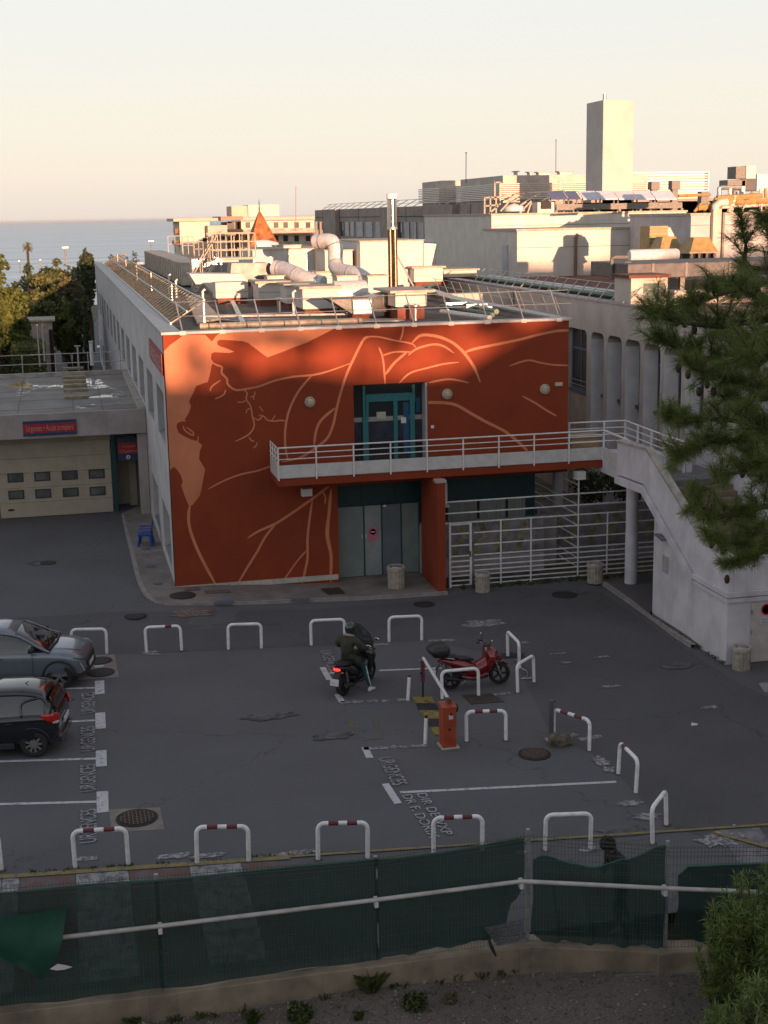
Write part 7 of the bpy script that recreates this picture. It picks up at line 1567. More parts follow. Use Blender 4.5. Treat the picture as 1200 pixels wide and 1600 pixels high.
# ================================================================ VEHICLES
def carpaint(name, col, metal=.5, rough=.28):
    m = mat(name, col, rough, .04, 3, metal=metal, coat=.9, obj=True); return m
M_alloy = mat('alloy_rim', (.42, .42, .43), .3, .05, 9, metal=.8, obj=True); M_blackpl = mat('black_plastic_trim', (.02, .02, .022), .6, .1, 20, obj=True)
M_cglass = mat('car_glass', (.012, .014, .015), .04, 0, spec=1.0, coat=.6); M_chrome = mat('chrome', (.6, .6, .6), .15, .05, 9, metal=1)
def wheel(t, x, y, r, w, side, spokes=5, rim_m=None, dark=False, thin=.66):
    M_ = Matrix.Translation((x, y, r))
    mb = MB(); mb.M = M_; mb.lathe([(r*.62, -w/2), (r*.9, -w/2), (r*.985, -w*.38), (r, -w*.2), (r, w*.2), (r*.985, w*.38), (r*.9, w/2), (r*.62, w/2)], (0, 0, 0), 36, 'y', cap=False); wh = mb.build('tyre', M_rubber, t, smooth='auto', local=True)
    mb = MB(); mb.M = M_; s = side; f_ = s*w*.44
    mb.lathe([(r*.60, f_-s*.05), (r*.66, f_), (r*.70, f_+s*.005), (r*.66, f_-s*.012), (r*.6, f_-s*.06)], (0, 0, 0), 36, 'y', cap=False); mb.lathe([(0, f_), (r*.12, f_), (r*.14, f_-s*.02)], (0, 0, 0), 16, 'y')
    for k in range(spokes):
        a = 2*math.pi*k/spokes+.3
        for da in ((-.17, .17) if spokes < 8 else (0,)): mb.bar((r*.1*math.cos(a), f_-s*.01, r*.1*math.sin(a)), (r*.66*math.cos(a+da), f_-s*.012, r*.66*math.sin(a+da)), .035 if spokes < 8 else .05, .02, upv=(0, 1, 0))
    mb.build('rim', rim_m or M_alloy, wh, local=True)
    mb = MB(); mb.M = M_; mb.lathe([(0, f_-s*.07), (r*.63, f_-s*.07)], (0, 0, 0), 24, 'y'); mb.build('brake_disc', M_blackpl, wh, local=True)
def car(label, loc, rz, paint, P, name):
    t = thing(name, label, 'car', loc, rz); LOCAL.add(t.name); L = dict(local=True)
    mb = MB(); vs = []; fs = []; n = 14
    for (x, zb, zs, hw) in P['body']:
        half = [(hw*.0, zb), (hw*.72, zb), (hw*.93, zb+.05), (hw*.985, zb+.2*(zs-zb)+.05), (hw, zb+.55*(zs-zb)), (hw*.975, zs-.09), (hw*.90, zs-.015), (hw*.5, zs+.02), (0, zs+.035)]
        ring = [(x, y, z) for y, z in half]+[(x, -y, z) for y, z in half[-2:0:-1]]; n = len(ring); vs += ring
    S_ = len(P['body'])
    for i in range(S_-1):
        for k in range(n): fs.append((i*n+k, i*n+(k+1) % n, (i+1)*n+(k+1) % n, (i+1)*n+k))
    fs += [tuple(range(n-1, -1, -1)), tuple((S_-1)*n+k for k in range(n))]
    mb.add(vs, fs); tmp = mb.build('tmp', paint, None, smooth=True, subs=2)
    # cut the wheel arches
    cut = MB()
    for x in (P['ax'], -P['ax']): cut.lathe([(0, -1.2), (P['r']+.055, -1.2), (P['r']+.055, 1.2), (0, 1.2)], (x, 0, P['r']), 40, 'y')
    cu = cut.build('cut', M_dark, None); q = tmp.modifiers.new('b', 'BOOLEAN'); q.object = cu; q.operation = 'DIFFERENCE'; q.solver = 'EXACT'
    bpy.context.view_layer.update(); me = bpy.data.meshes.new_from_object(tmp.evaluated_get(bpy.context.evaluated_depsgraph_get())); me.name = 'body'
    for o in (tmp, cu): COL.objects.unlink(o); bpy.data.objects.remove(o)
    for pl_ in me.polygons: pl_.use_smooth = True; pl_.material_index = 0
    me.materials.clear(); me.materials.append(paint)
    bo = bpy.data.objects.new('body', me); COL.objects.link(bo); bo.parent = t; e = bo.modifiers.new('e', 'EDGE_SPLIT'); e.split_angle = R(50)
    MB().box(-P['ax']-.35, -.62, .22, P['ax']+.35, .62, .75).build('underbody', M_blackpl, t, **L)
    # greenhouse
    G_ = P['glass']; vs = []; fs = []; mi = []; nn = 0
    for (x, zt, hb) in G_:
        zb = P['belt']; ht = hb-(zt-zb)*P['tumble']
        half = [(hb, zb-.06), (hb-(zt-zb)*P['tumble']*.45, zb+(zt-zb)*.5), (ht+.02, max(zb-.02, zt-.07)), (ht*.88, zt-.012), (ht*.5, zt+.012), (0, zt+.02)]
        ring = [(x, y, z) for y, z in half]+[(x, -y, z) for y, z in half[-2::-1]]; nn = len(ring); vs += ring
    gm = MB()
    for i in range(len(G_)-1):
        for k in range(nn-1):
            roof = P['roof'][0] <= i < P['roof'][1] and 2 <= k <= nn-4
            gm.cur = 1 if roof else 0; gm.f.append((i*nn+k, (i+1)*nn+k, (i+1)*nn+k+1, i*nn+k+1)); gm.mi.append(gm.cur)
    gm.v = vs; gm.f.append(tuple(range(nn))); gm.mi.append(0); gm.f.append(tuple((len(G_)-1)*nn+k for k in range(nn-1, -1, -1))); gm.mi.append(0)
    gg = MB(); gg.v = list(gm.v); gg.f = [f for f, m_ in zip(gm.f, gm.mi) if m_ == 0]; gg.mi = [0]*len(gg.f); gg.build('windows', M_cglass, t, smooth=True, **L)
    rr = MB(); rr.v = [(v[0], v[1]*1.015, v[2]+.008) for v in gm.v]; rr.f = [f for f, m_ in zip(gm.f, gm.mi) if m_ == 1]; rr.mi = [0]*len(rr.f); us = sorted({i for f in rr.f for i in f}); ix = {u: i for i, u in enumerate(us)}; rr.v = [rr.v[u] for u in us]; rr.f = [tuple(ix[i] for i in f) for f in rr.f]; ro = rr.build('roof', paint, t, smooth=True, solid=.02, **L)
    def gp(i, j, s): v = gm.v[i*nn+j]; return (v[0], v[1]*s*1.01, v[2]+.004)
    for s in (1, -1):
        for path, w_, mm in P['pillars']:
            mb = MB(); mb.tube(spl([gp(i, j, s) for i, j in path], 4), w_, 8); mb.build('pillar', paint if mm else M_blackpl, t, smooth=True, **L)
    for (xx, ss, nme) in ((P['ax'], 1, 'f'), (P['ax'], -1, 'f'), (-P['ax'], 1, 'r'), (-P['ax'], -1, 'r')): wheel(t, xx, ss*(P['hw']-.12), P['r'], .2, ss, P['spokes'], P.get('rim'))
    # arch trims, sills
    for xx in (P['ax'], -P['ax']):
        for s in (1, -1):
            pts = [(xx+(P['r']+.075)*math.cos(a), s*(P['hw']-.018), P['r']+(P['r']+.075)*math.sin(a)) for a in [math.pi*(k/12) for k in range(13)]]
            mb = MB(); mb.tube(pts, P['trim'], 6); mb.build('arch_trim', M_blackpl if P['trim'] > .02 else paint, t, smooth=True, **L)
    for s in (1, -1):
        mb = MB(); mb.box(-P['ax']+P['r']+.1, s*(P['hw']-.06), .22, P['ax']-P['r']-.1, s*(P['hw']-.0), .36); mb.build('sill_trim', M_blackpl, t, bevel=.02, **L)
        for x in P['doors']:
            mb = MB(); mb.tube([(x, s*(P['hw']+.001), .36), (x+.01, s*(P['hw']+.0055), .65), (x, s*(P['hw']-.02), P['belt']-.05)], .005, 4); mb.build('door_gap', M_dark, t, **L)
        for x in P['handles']: mb = MB(); mb.box(x-.09, s*(P['hw']-.012), P['belt']-.18, x+.09, s*(P['hw']+.02), P['belt']-.15); mb.build('door_handle', M_blackpl, t, bevel=.008, **L)
        mx = P['mirror']; mb = MB(); mb.loft([((mx, s*(P['hw']-.05), P['belt']+.03), (.03, 0, 0), (0, 0, .02)), ((mx+.01, s*(P['hw']+.06), P['belt']+.07), (.08, 0, 0), (0, 0, .07)), ((mx, s*(P['hw']+.17), P['belt']+.08), (.06, 0, 0), (0, 0, .06))], 12); mb.build('mirror', M_blackpl, t, smooth=True, **L)
    return t, paint, gp
# --- grey SUV facing right
a0 = G(95, 1076); ang = (lambda a, b: math.atan2(b.y-a.y, b.x-a.x))(G(-60, 1192), G(154, 1185.5))
SUV = dict(ax=1.28, r=.345, hw=.90, belt=1.02, tumble=.42, spokes=5, trim=.035, doors=(.62, -.42), handles=(-.25,), mirror=.62,
    body=[(-2.12,.42,.86,.70),(-2.05,.30,.98,.82),(-1.6,.26,1.02,.895),(-.6,.25,1.03,.90),(.3,.25,1.02,.90),(.95,.25,1.01,.90),(1.32,.26,.985,.90),(1.62,.27,.93,.87),(1.80,.29,.85,.80),(1.90,.33,.74,.70),(1.94,.42,.63,.58)],
    glass=[(1.05,1.0,.80),(.78,1.17,.80),(.45,1.36,.81),(.18,1.47,.82),(-.3,1.535,.82),(-1.0,1.53,.81),(-1.5,1.46,.79),(-1.85,1.28,.76),(-2.02,1.06,.74)], roof=(3, 7),
    pillars=[([(0,2),(1,2),(2,2),(3,2),(4,2),(5,2),(6,2),(7,2),(8,2)], .032, 1), ([(4,0),(4,1),(4,2)], .035, 0), ([(6,0),(6,1),(6,2)], .07, 1), ([(0,0),(2,0),(4,0),(6,0)], .018, 1)], rim=mat('two_tone_rim', (.45, .45, .46), .3, .1, 6, metal=.8, obj=True))
c_, s_ = math.cos(ang), math.sin(ang)
lx, ly = 1.28, -.80
loc = (a0.x-(lx*c_-ly*s_), a0.y-(lx*s_+ly*c_), 0)
P_suv = carpaint('steel_blue_grey_paint', (.16, .185, .225), .4, .3)
t, _, gp = car('grey blue crossover car parked nose right beside the first hoop', loc, ang, P_suv, SUV, 'parked_car'); L = dict(local=True)
for s in (1, -1):
    mb = MB(); mb.loft([((1.66, s*.82, .83), (0, .035, 0), (0, 0, .03)), ((1.78, s*.76, .80), (0, .06, 0), (0, 0, .045)), ((1.89, s*.63, .76), (0, .07, 0), (0, 0, .04)), ((1.925, s*.52, .74), (0, .02, 0), (0, 0, .02))], 12); mb.build('headlight', mat('headlight_glass', (.10, .11, .12), .08, .1, 9, spec=1), t, smooth=True, **L)
    mb = MB(); mb.tube([(1.83, s*.79, .66), (1.88, s*.74, .52), (1.90, s*.70, .44)], .012, 6); mb.build('running_light', M_white, t, **L)
mb = MB(); mb.loft([((1.87, 0, .62), (0, .60, 0), (0, 0, .13)), ((1.955, 0, .60), (0, .50, 0), (0, 0, .11))], 24, 5); mb.build('grille', M_blackpl, t, smooth='auto', **L)
mb = MB(); mb.loft([((1.72, 0, .36), (0, .80, 0), (0, 0, .08)), ((1.96, 0, .38), (0, .62, 0), (0, 0, .08))], 24, 5); mb.build('lower_bumper', M_blackpl, t, smooth='auto', **L)
MB().box(1.94, -.26, .44, 1.975, .26, .54).build('number_plate', M_white, t, **L)
for y in (-.35, .35): mb = MB(); mb.tube([(1.05, y*1.7, 1.035), (1.42, y*1.5, 1.0), (1.78, y*1.1, .90)], .010, 5); mb.build('bonnet_crease', P_suv, t, smooth=True, **L)
mb = MB(); mb.tube([(1.03, -.74, 1.04), (1.10, 0, 1.05), (1.03, .74, 1.04)], .03, 6); mb.build('wiper_cowl', M_blackpl, t, **L)
for y in (.1, -.45): mb = MB(); mb.tube([(1.04, y, 1.06), (.86, y+.5, 1.15)], .01, 5); mb.build('wiper', M_rubber, t, **L)
# --- black hatchback facing left
b0 = G(55, 1182); HB = dict(ax=1.23, r=.315, hw=.86, belt=.98, tumble=.46, spokes=9, trim=.012, doors=(.55, -.45), handles=(.0, -.72), mirror=.6,
    body=[(-1.80,.40,.80,.66),(-1.76,.30,.95,.76),(-1.52,.25,1.02,.84),(-1.0,.22,1.01,.865),(0,.22,.97,.865),(.8,.22,.94,.86),(1.3,.24,.90,.85),(1.65,.26,.82,.80),(1.88,.3,.70,.70),(1.95,.38,.6,.56)],
    glass=[(1.1,.92,.76),(.8,1.1,.77),(.45,1.29,.78),(.12,1.41,.79),(-.4,1.47,.79),(-1.0,1.47,.78),(-1.40,1.40,.76),(-1.58,1.23,.75),(-1.72,1.02,.74)], roof=(3, 7),
    pillars=[([(0,2),(1,2),(2,2),(3,2),(4,2),(5,2),(6,2),(7,2),(8,2)], .034, 1), ([(4,0),(4,1),(4,2)], .035, 0), ([(5,0),(5,1),(6,2)], .03, 1), ([(7,0),(7,1),(7,2)], .09, 1), ([(0,0),(2,0),(4,0),(6,0)], .018, 1)])
an2 = ang+math.pi; c_, s_ = math.cos(an2), math.sin(an2); lx, ly = -1.23, .76
loc = (b0.x-(lx*c_-ly*s_), b0.y-(lx*s_+ly*c_), 0)
P_blk = carpaint('black_car_paint', (.012, .013, .017), .2, .18)
t, _, gp = car('black hatchback parked with its rear to the right beside the painted letters', loc, an2, P_blk, HB, 'parked_car')
for s in (1, -1):
    mb = MB(); mb.loft([((-1.44, s*.825, .97), (0, .02, 0), (0, 0, .03)), ((-1.57, s*.81, .93), (0, .045, 0), (0, 0, .10)), ((-1.72, s*.73, .90), (0, .06, 0), (0, 0, .12)), ((-1.80, s*.60, .88), (0, .05, 0), (0, 0, .09))], 12); tl = mb.build('taillight', mat('red_lens', (.50, .012, .01), .12, .1, 12, spec=.8, obj=True), t, smooth=True, **L)
    mb = MB(); mb.loft([((-1.68, s*.78, .80), (0, .02, 0), (0, 0, .02)), ((-1.76, s*.745, .80), (0, .03, 0), (0, 0, .035)), ((-1.81, s*.68, .80), (0, .015, 0), (0, 0, .02))], 10); mb.build('reversing_lens', mat('clear_lens', (.5, .42, .42), .15, .1, 12), tl, smooth=True, **L)
mb = MB(); mb.loft([((-1.59, 0, 1.23), (0, .52, 0), (0, 0, .13)), ((-1.74, 0, 1.07), (0, .56, 0), (0, 0, .04))], 24, 5); mb.build('rear_window', mat('rear_glass_brownish', (.045, .02, .012), .05, .2, 4, spec=1, obj=True), t, smooth='auto', **L)
MB().box(-1.845, -.26, .62, -1.815, .26, .73).build('number_plate', M_white, t, **L)
mb = MB(); mb.loft([((-1.6, 0, .34), (0, .80, 0), (0, 0, .09)), ((-1.83, 0, .36), (0, .62, 0), (0, 0, .09))], 24, 5); mb.build('rear_bumper', P_blk, t, smooth='auto', **L)
mb = MB(); mb.tube([(-.95, .08, 1.48), (-1.05, .08, 1.56)], .01, 6, rs=[.014, .006]); mb.ball((-.95, .08, 1.485), .04, .02, .015, 8); mb.build('antenna', M_rubber, t, **L)

# ================================================================ SCOOTERS
def swheel(t, x, r, w=.14):
    mb = MB(); pts = [(r-.08, -w*.45), (r-.01, -w*.38), (r, -w*.15), (r, w*.15), (r-.01, w*.38), (r-.08, w*.45)]; mb.lathe(pts, (x, 0, r), 28, 'y', cap=False); wh = mb.build('wheel', M_rubber, t, smooth='auto', local=True)
    mb = MB(); mb.lathe([(r-.085, -.045), (r-.08, 0), (r-.085, .045)], (x, 0, r), 28, 'y', cap=False)
    for k in range(5): a = 1.2566*k; mb.bar((x, 0, r), (x+(r-.08)*math.cos(a), 0, r+(r-.08)*math.sin(a)), .045, .05, upv=(0, 1, 0))
    mb.lathe([(.05, -.05), (.05, .05)], (x, 0, r), 12, 'y'); mb.build('rim', M_blackpl, wh, local=True)
def scooter(label, rear, front, paint, box=False, screen=.35, tall=0., lean=0.):
    d = front-rear; rz = math.atan2(d.y, d.x); t = thing('scooter', label, 'scooter', (rear.x, rear.y, 0), rz); LOCAL.add(t.name); t.rotation_euler = (lean, 0, rz); WB = 1.30; L = dict(local=True); swheel(t, 0, .27); swheel(t, WB, .28)
    def loft(nm, m_, secs, n=14, e=2.4): mb = MB(); mb.loft(secs, n, e); return mb.build(nm, m_, t, smooth='auto', **L)
    Y_ = lambda w: (0, w, 0)
    loft('tail_panel', paint, [((-.28, 0, .80), Y_(.05), (0, 0, .03)), ((-.15, 0, .76), Y_(.15), (.02, 0, .07)), ((.12, 0, .67), Y_(.20), (.03, 0, .14)), ((.38, 0, .56), Y_(.20), (.03, 0, .18)), ((.62, 0, .48), Y_(.17), (.02, 0, .15))])
    loft('seat', mat('seat_black', (.018, .018, .02), .6, .15, 20), [((-.18, 0, .84), Y_(.10), (0, 0, .03)), ((0, 0, .86), Y_(.15), (0, 0, .05)), ((.14, 0, .84), Y_(.15), (0, 0, .045)), ((.20, 0, .79), Y_(.15), (0, 0, .045)), ((.42, 0, .77), Y_(.13), (0, 0, .05)), ((.60, 0, .72), Y_(.07), (0, 0, .03))])
    loft('floor_tunnel', paint, [((.40, 0, .46), Y_(.19), (0, 0, .15)), ((.62, 0, .46), Y_(.20), (0, 0, .15)), ((.82, 0, .52), Y_(.20), (0, 0, .18)), ((.96, 0, .62), Y_(.19), (0, 0, .20))])
    loft('floorboard', M_blackpl, [((.32, 0, .27), Y_(.19), (0, 0, .05)), ((.62, 0, .27), Y_(.24), (0, 0, .045)), ((.90, 0, .34), Y_(.22), (0, 0, .05)), ((1.0, 0, .5), Y_(.15), (0, 0, .04))])
    loft('belly_fairing', paint, [((.24, 0, .34), Y_(.16), (0, 0, .05)), ((.55, 0, .26), Y_(.22), (0, 0, .08)), ((.94, 0, .34), Y_(.19), (0, 0, .12))])
    loft('front_shield', paint, [((.93, 0, .34), Y_(.17), (.07, 0, .05)), ((.99, 0, .56), Y_(.27), (.12, 0, .03)), ((1.04, 0, .78), Y_(.30), (.16, 0, .02)), ((1.02, 0, .95), Y_(.24), (.15, 0, .02)), ((.99, 0, 1.04), Y_(.13), (.09, 0, .01))])
    loft('nose', paint, [((1.04, 0, .84), Y_(.25), (0, 0, .15)), ((1.20, 0, .78), Y_(.20), (0, 0, .13)), ((1.34, 0, .68), Y_(.08), (0, 0, .05))])
    for s in (1, -1): loft('headlight', mat('lamp_lens_dark', (.12, .11, .1), .1, .1, 9, spec=1), [((1.20, s*.10, .88), Y_(.06), (0, 0, .03)), ((1.33, s*.07, .73), Y_(.035), (0, 0, .02))])
    loft('front_mudguard', paint, [((WB-.26, 0, .42), Y_(.05), (0, 0, .03)), ((WB-.12, 0, .57), Y_(.07), (.03, 0, .02)), ((WB+.06, 0, .60), Y_(.065), (.03, 0, .02)), ((WB+.22, 0, .50), Y_(.04), (.03, 0, .02))])
    mb = MB(); 
    for s in (1, -1): mb.tube([(WB, s*.085, .28), (WB-.16, s*.085, .72)], .024, 8)
    mb.build('fork', M_metal, t, smooth='auto', **L)
    mb = MB(); mb.tube([(.86, -.36, 1.03), (.95, -.2, 1.06), (.98, 0, 1.03), (.95, .2, 1.06), (.86, .36, 1.03)], .014, 8); mb.build('handlebar', M_chrome, t, smooth='auto', **L)
    for s in (1, -1):
        mb = MB(); mb.tube([(.91, s*.27, 1.045), (.85, s*.38, 1.028)], .02, 8); mb.build('grip', M_rubber, t, smooth='auto', **L)
        mb = MB(); mb.tube([(.93, s*.24, 1.06), (.96, s*.30, 1.2), (.97, s*.36, 1.24)], .008, 6); mi_ = mb.build('mirror', M_rubber, t, smooth='auto', **L)
        mb = MB(); mb.ball((.975, s*.38, 1.26), .02, .07, .045, 10); mb.build('mirror_shell', M_blackpl, mi_, smooth=True, **L); mb = MB(); mb.ball((.962, s*.38, 1.26), .012, .06, .037, 10); mb.build('mirror_glass', mat('mirror_glass', (.8, .8, .8), .03, 0, metal=1), mi_, smooth=True, **L)
    # windscreen as a curved sheet
    mb = MB(); vs = []; fs = []; nu = 8; nv = 6
    for j in range(nv+1):
        v = j/nv; z = .98+(screen+tall)*v; x = 1.12-.34*v*(1 if tall else .7)-(.05*v*v); w_ = ((.22 if tall else .16)+.06*math.sin(math.pi*min(1, v*1.1)))*(1-.35*max(0, v-.7)/.3)*(1.1 if tall else .9)
        for i in range(nu+1): u = -1+2*i/nu; vs.append((x-.10*u*u, u*w_, z))
    for j in range(nv):
        for i in range(nu): fs.append((j*(nu+1)+i, j*(nu+1)+i+1, (j+1)*(nu+1)+i+1, (j+1)*(nu+1)+i))
    M_scr = mat('smoked_screen', (.10, .105, .11), .12, 0, spec=.8, alpha=.7); mb.add(vs, fs).build('windscreen', M_scr if tall else mat('dark_screen', (.012, .012, .014), .12, 0, spec=.8), t, smooth=True, solid=.006, **L)
    # engine, swingarm, exhaust, rear shocks, rear mudguard and plate
    loft('engine', M_blackpl, [((-.06, .07, .28), Y_(.06), (0, 0, .07)), ((.2, .06, .32), Y_(.09), (0, 0, .10)), ((.42, 0, .36), Y_(.14), (0, 0, .13))])
    mb = MB(); mb.tube([(.42, -.13, .26), (.2, -.17, .26), (.08, -.18, .29), (-.22, -.18, .36)], .05, 12, rs=[.02, .025, .055, .06]); mb.build('exhaust', M_blackpl, t, smooth='auto', **L)
    for s in (1, -1): mb = MB(); mb.tube([(-.02, s*.13, .30), (-.1, s*.13, .66)], .028, 8); mb.build('shock', mat('spring_grey', (.3, .28, .26), .4, .3, 50, metal=.7, obj=True), t, **L)
    loft('rear_mudguard', M_blackpl, [((-.22, 0, .70), Y_(.08), (0, 0, .02)), ((-.36, 0, .58), Y_(.07), (.02, 0, .015)), ((-.42, 0, .42), Y_(.07), (.02, 0, .01))])
    pl_ = MB(); pl_.prism([(-.445, -.10, .38), (-.445, .10, .38), (-.42, .10, .55), (-.42, -.10, .55)], (-.008, 0, 0)); npl = pl_.build('number_plate', M_white, t, **L)
    text_mesh('plate_lettering', 'GK 417', (-.452, .075, .44), (0, -1, 0), (.1, 0, 1), .035, M_metal, None, width=.13).parent = npl
    loft('taillight', mat('tail_lamp_lit', (1.0, .05, .03), .3, 0, emit=.8) if tall else mat('tail_lamp_off', (.2, .02, .02), .2, .1, 9), [((-.30, 0, .76), Y_(.09), (0, 0, .035)), ((-.34, 0, .75), Y_(.06), (0, 0, .02))])
    for s in (1, -1): mb = MB(); mb.ball((-.31, s*.14, .70), .02, .035, .02, 8); mb.build('indicator', mat('amber_lens', (.5, .25, .05), .2, .1, 9), t, smooth=True, **L)
    mb = MB(); mb.tube([(.52, .14, .2), (.42, .28, .01)], .012, 6); mb.build('side_stand', M_metal, t, **L)
    mb = MB(); mb.tube([(.05, .16, .82), (-.15, .15, .86), (-.27, 0, .87), (-.15, -.15, .86), (.05, -.16, .82)], .014, 8); mb.build('grab_rail', M_metal if not tall else M_blackpl, t, smooth='auto', **L)
    t.scale = (1, 1.2 if tall else 1.12, 1.0)
    if box:
        b_ = MB(); b_.loft([((-.30, 0, .90), (.18, 0, 0), (0, .20, 0)), ((-.31, 0, .97), (.235, 0, 0), (0, .25, 0)), ((-.32, 0, 1.07), (.27, 0, 0), (0, .27, 0)), ((-.31, 0, 1.13), (.25, 0, 0), (0, .25, 0)), ((-.29, 0, 1.20), (.17, 0, 0), (0, .19, 0)), ((-.28, 0, 1.215), (.06, 0, 0), (0, .08, 0))], 24, 4.5); tb = b_.build('top_box', mat('top_box_black', (.022, .022, .025), .45, .12, 9), t, smooth=True, **L)
        mb = MB(); mb.loft([((-.32, 0, 1.06), (.274, 0, 0), (0, .274, 0)), ((-.32, 0, 1.072), (.274, 0, 0), (0, .274, 0))], 24, 4.5); mb.build('lid_seam', M_metal if 0 else M_dark, tb, **L)
    return t
rr_, rf_ = G(705, 1076.5), G(778, 1068.5)
M_red = mat('candy_red_paint', (.19, .006, .009), .22, .06, 4, coat=1, metal=.25, obj=True)
scooter('parked red scooter with a black top box and folded mirrors', rr_, rf_, M_red, box=True, screen=.22, lean=R(-3))
br, bf = G(537, 1086), G(583, 1058)
M_blks = mat('black_scooter_paint', (.012, .012, .014), .25, .06, 4, coat=.8, obj=True)
sc = scooter('black scooter with a tall windscreen and lit red tail light, carrying the rider', br, bf, M_blks, screen=.5, tall=.22)

# ================================================================ PEOPLE
def skin(name, J, E, m, parent, subs=2, root=0, local=True):
    me = bpy.data.meshes.new(name); me.from_pydata([j[0] for j in J], E, []); me.update(); o = bpy.data.objects.new(name, me); COL.objects.link(o); o.parent = parent
    if not me.skin_vertices:
        bm = bmesh.new(); bm.from_mesh(me); bm.verts.layers.skin.verify(); bm.to_mesh(me); bm.free()
    for i, j in enumerate(J):
        r_ = j[1]; me.skin_vertices[0].data[i].radius = (r_, r_) if not isinstance(r_, tuple) else r_; me.skin_vertices[0].data[i].use_root = (i == root)
    md = o.modifiers.new('skin', 'SKIN'); md.use_smooth_shade = True; md.branch_smoothing = .6; md2 = o.modifiers.new('u', 'SUBSURF'); md2.levels = subs; md2.render_levels = subs
    me.materials.append(m); return o
M_skin = mat('skin_tone', (.42, .24, .17), .6, .06, 20, obj=True)
def hand_chain(J, E, wrist, w, d, side, curl=.5):
    """palm and five fingers leaving wrist (index w) along d, palm width axis side"""
    d = Vector(d).normalized(); side = Vector(side).normalized(); nrm = d.cross(side); wr = Vector(wrist); base = len(J); J.append((tuple(wr+d*.05), .026)); E.append((w, base))
    for k, (o_, L_) in enumerate(((-.030, .060), (-.010, .072), (.010, .068), (.028, .055))):
        a = wr+d*.085+side*o_; b = a+(d*.8+nrm*curl).normalized()*L_*.55; c = b+(d*.2+nrm*1.0).normalized()*L_*.5; i = len(J); J += [(tuple(a), .0095), (tuple(b), .0085), (tuple(c), .0075)]; E += [(base, i), (i, i+1), (i+1, i+2)]
    a = wr+d*.03-side*.035; b = a-side*.02+d*.03+nrm*.015; i = len(J); J += [(tuple(a), .011), (tuple(b+nrm*.02+d*.01), .009)]; E += [(base, i), (i, i+1)]
# rider, in the black scooter's own frame
d_ = (bf-br); rzr = math.atan2(d_.y, d_.x); rd_ = thing('person', 'scooter rider in a dark green parka, helmet and teal track trousers, foot down', 'person', (br.x, br.y, 0), rzr); LOCAL.add(rd_.name)
hip = (.22, 0, .93); J = [(hip, .08), ((.22, 0, 1.12), .09), ((.27, 0, 1.34), .10), ((.33, 0, 1.47), .055), ((.37, 0, 1.55), .06), ((.40, 0, 1.64), .09), ((.41, 0, 1.71), .075)]; E = [(0, 1), (1, 2), (2, 3), (3, 4), (4, 5), (5, 6)]
for s in (-1, 1):
    i = len(J); kn = (.55, s*.27, .66) if s < 0 else (.60, s*.24, .66); an_ = (.53, s*.47, .10) if s < 0 else (.56, s*.42, .10); to_ = (.70, s*.50, .045) if s < 0 else (.74, s*.43, .045)
    J += [((.26, s*.10, .92), .055), (kn, .045), (an_, .035), (to_, .028)]; E += [(0, i), (i, i+1), (i+1, i+2), (i+2, i+3)]
    i = len(J); J += [((.28, s*.18, 1.38), .05), ((.42, s*.32, 1.18), .04), ((.74, s*.33, 1.06), .03)]; E += [(2, i), (i, i+1), (i+1, i+2)]; hand_chain(J, E, (.74, s*.33, 1.06), i+2, (1, s*.1, -.15), (0, s, 0), .9)
skin('body', J, E, M_skin, rd_)
M_parka = mat('parka_green', (.045, .044, .030), .9, .2, 6, obj=True); M_tt = mat('teal_trousers', (.008, .06, .06), .8, .1, 6, obj=True)
J = [((.18, 0, .88), (.22, .20)), ((.20, 0, 1.04), (.20, .19)), ((.24, 0, 1.24), (.21, .21)), ((.28, 0, 1.40), (.16, .18)), ((.33, 0, 1.48), .09)]; E = [(0, 1), (1, 2), (2, 3), (3, 4)]
for s in (-1, 1): i = len(J); J += [((.29, s*.22, 1.38), .115), ((.38, s*.36, 1.19), .10), ((.68, s*.34, 1.07), .062)]; E += [(3, i), (i, i+1), (i+1, i+2)]
for s in (-1, 1): i = len(J); J += [((.34, s*.16, .87), .135), ((.50, s*.25, .74), .10)]; E += [(0, i), (i, i+1)]
skin('parka', J, E, M_parka, rd_)
mb = MB(); mb.tube([(.33+.115*math.cos(a), .115*math.sin(a), 1.475-.045*math.cos(a)) for a in [k*math.pi/8 for k in range(17)]], .036, 8); mb.build('fleece_collar', mat('pale_fleece', (.30, .27, .24), .95, .2, 20), rd_, smooth=True, local=True)
J = []; E = []
for s in (-1, 1):
    i = len(J); J += [((.48, s*.23, .76), .085), ((.56, s*.275, .62), .078), ((.545, s*.37, .36), .062), ((.53, s*.465, .13), .052)]; E += [(i, i+1), (i+1, i+2), (i+2, i+3)]
    if s < 0: E.append((0, 4)) if False else None
for s in (-1, 1): k = 0 if s < 0 else 4; skin('trouser_leg', J[k:k+4], [(0, 1), (1, 2), (2, 3)], M_tt, rd_)
for s in (-1, 1):
    mb = MB(); mb.tube([(.54, s*.36, .66), (.53, s*.425, .38), (.515, s*.51, .15)], .013, 6); mb.build('side_stripe', M_white, rd_, smooth=True, local=True)
    mb = MB(); ax_, ay_ = (.53, s*.47); mb.loft([((ax_-.08, ay_, .05), (0, .03, 0), (0, 0, .045)), ((ax_, ay_, .07), (0, .045, 0), (0, 0, .065)), ((ax_+.10, ay_+s*.01, .05), (0, .05, 0), (0, 0, .045)), ((ax_+.20, ay_+s*.02, .035), (0, .035, 0), (0, 0, .03))], 12); mb.build('shoe', mat('white_shoe', (.62, .58, .60), .6, .06, 9), rd_, smooth=True, local=True)
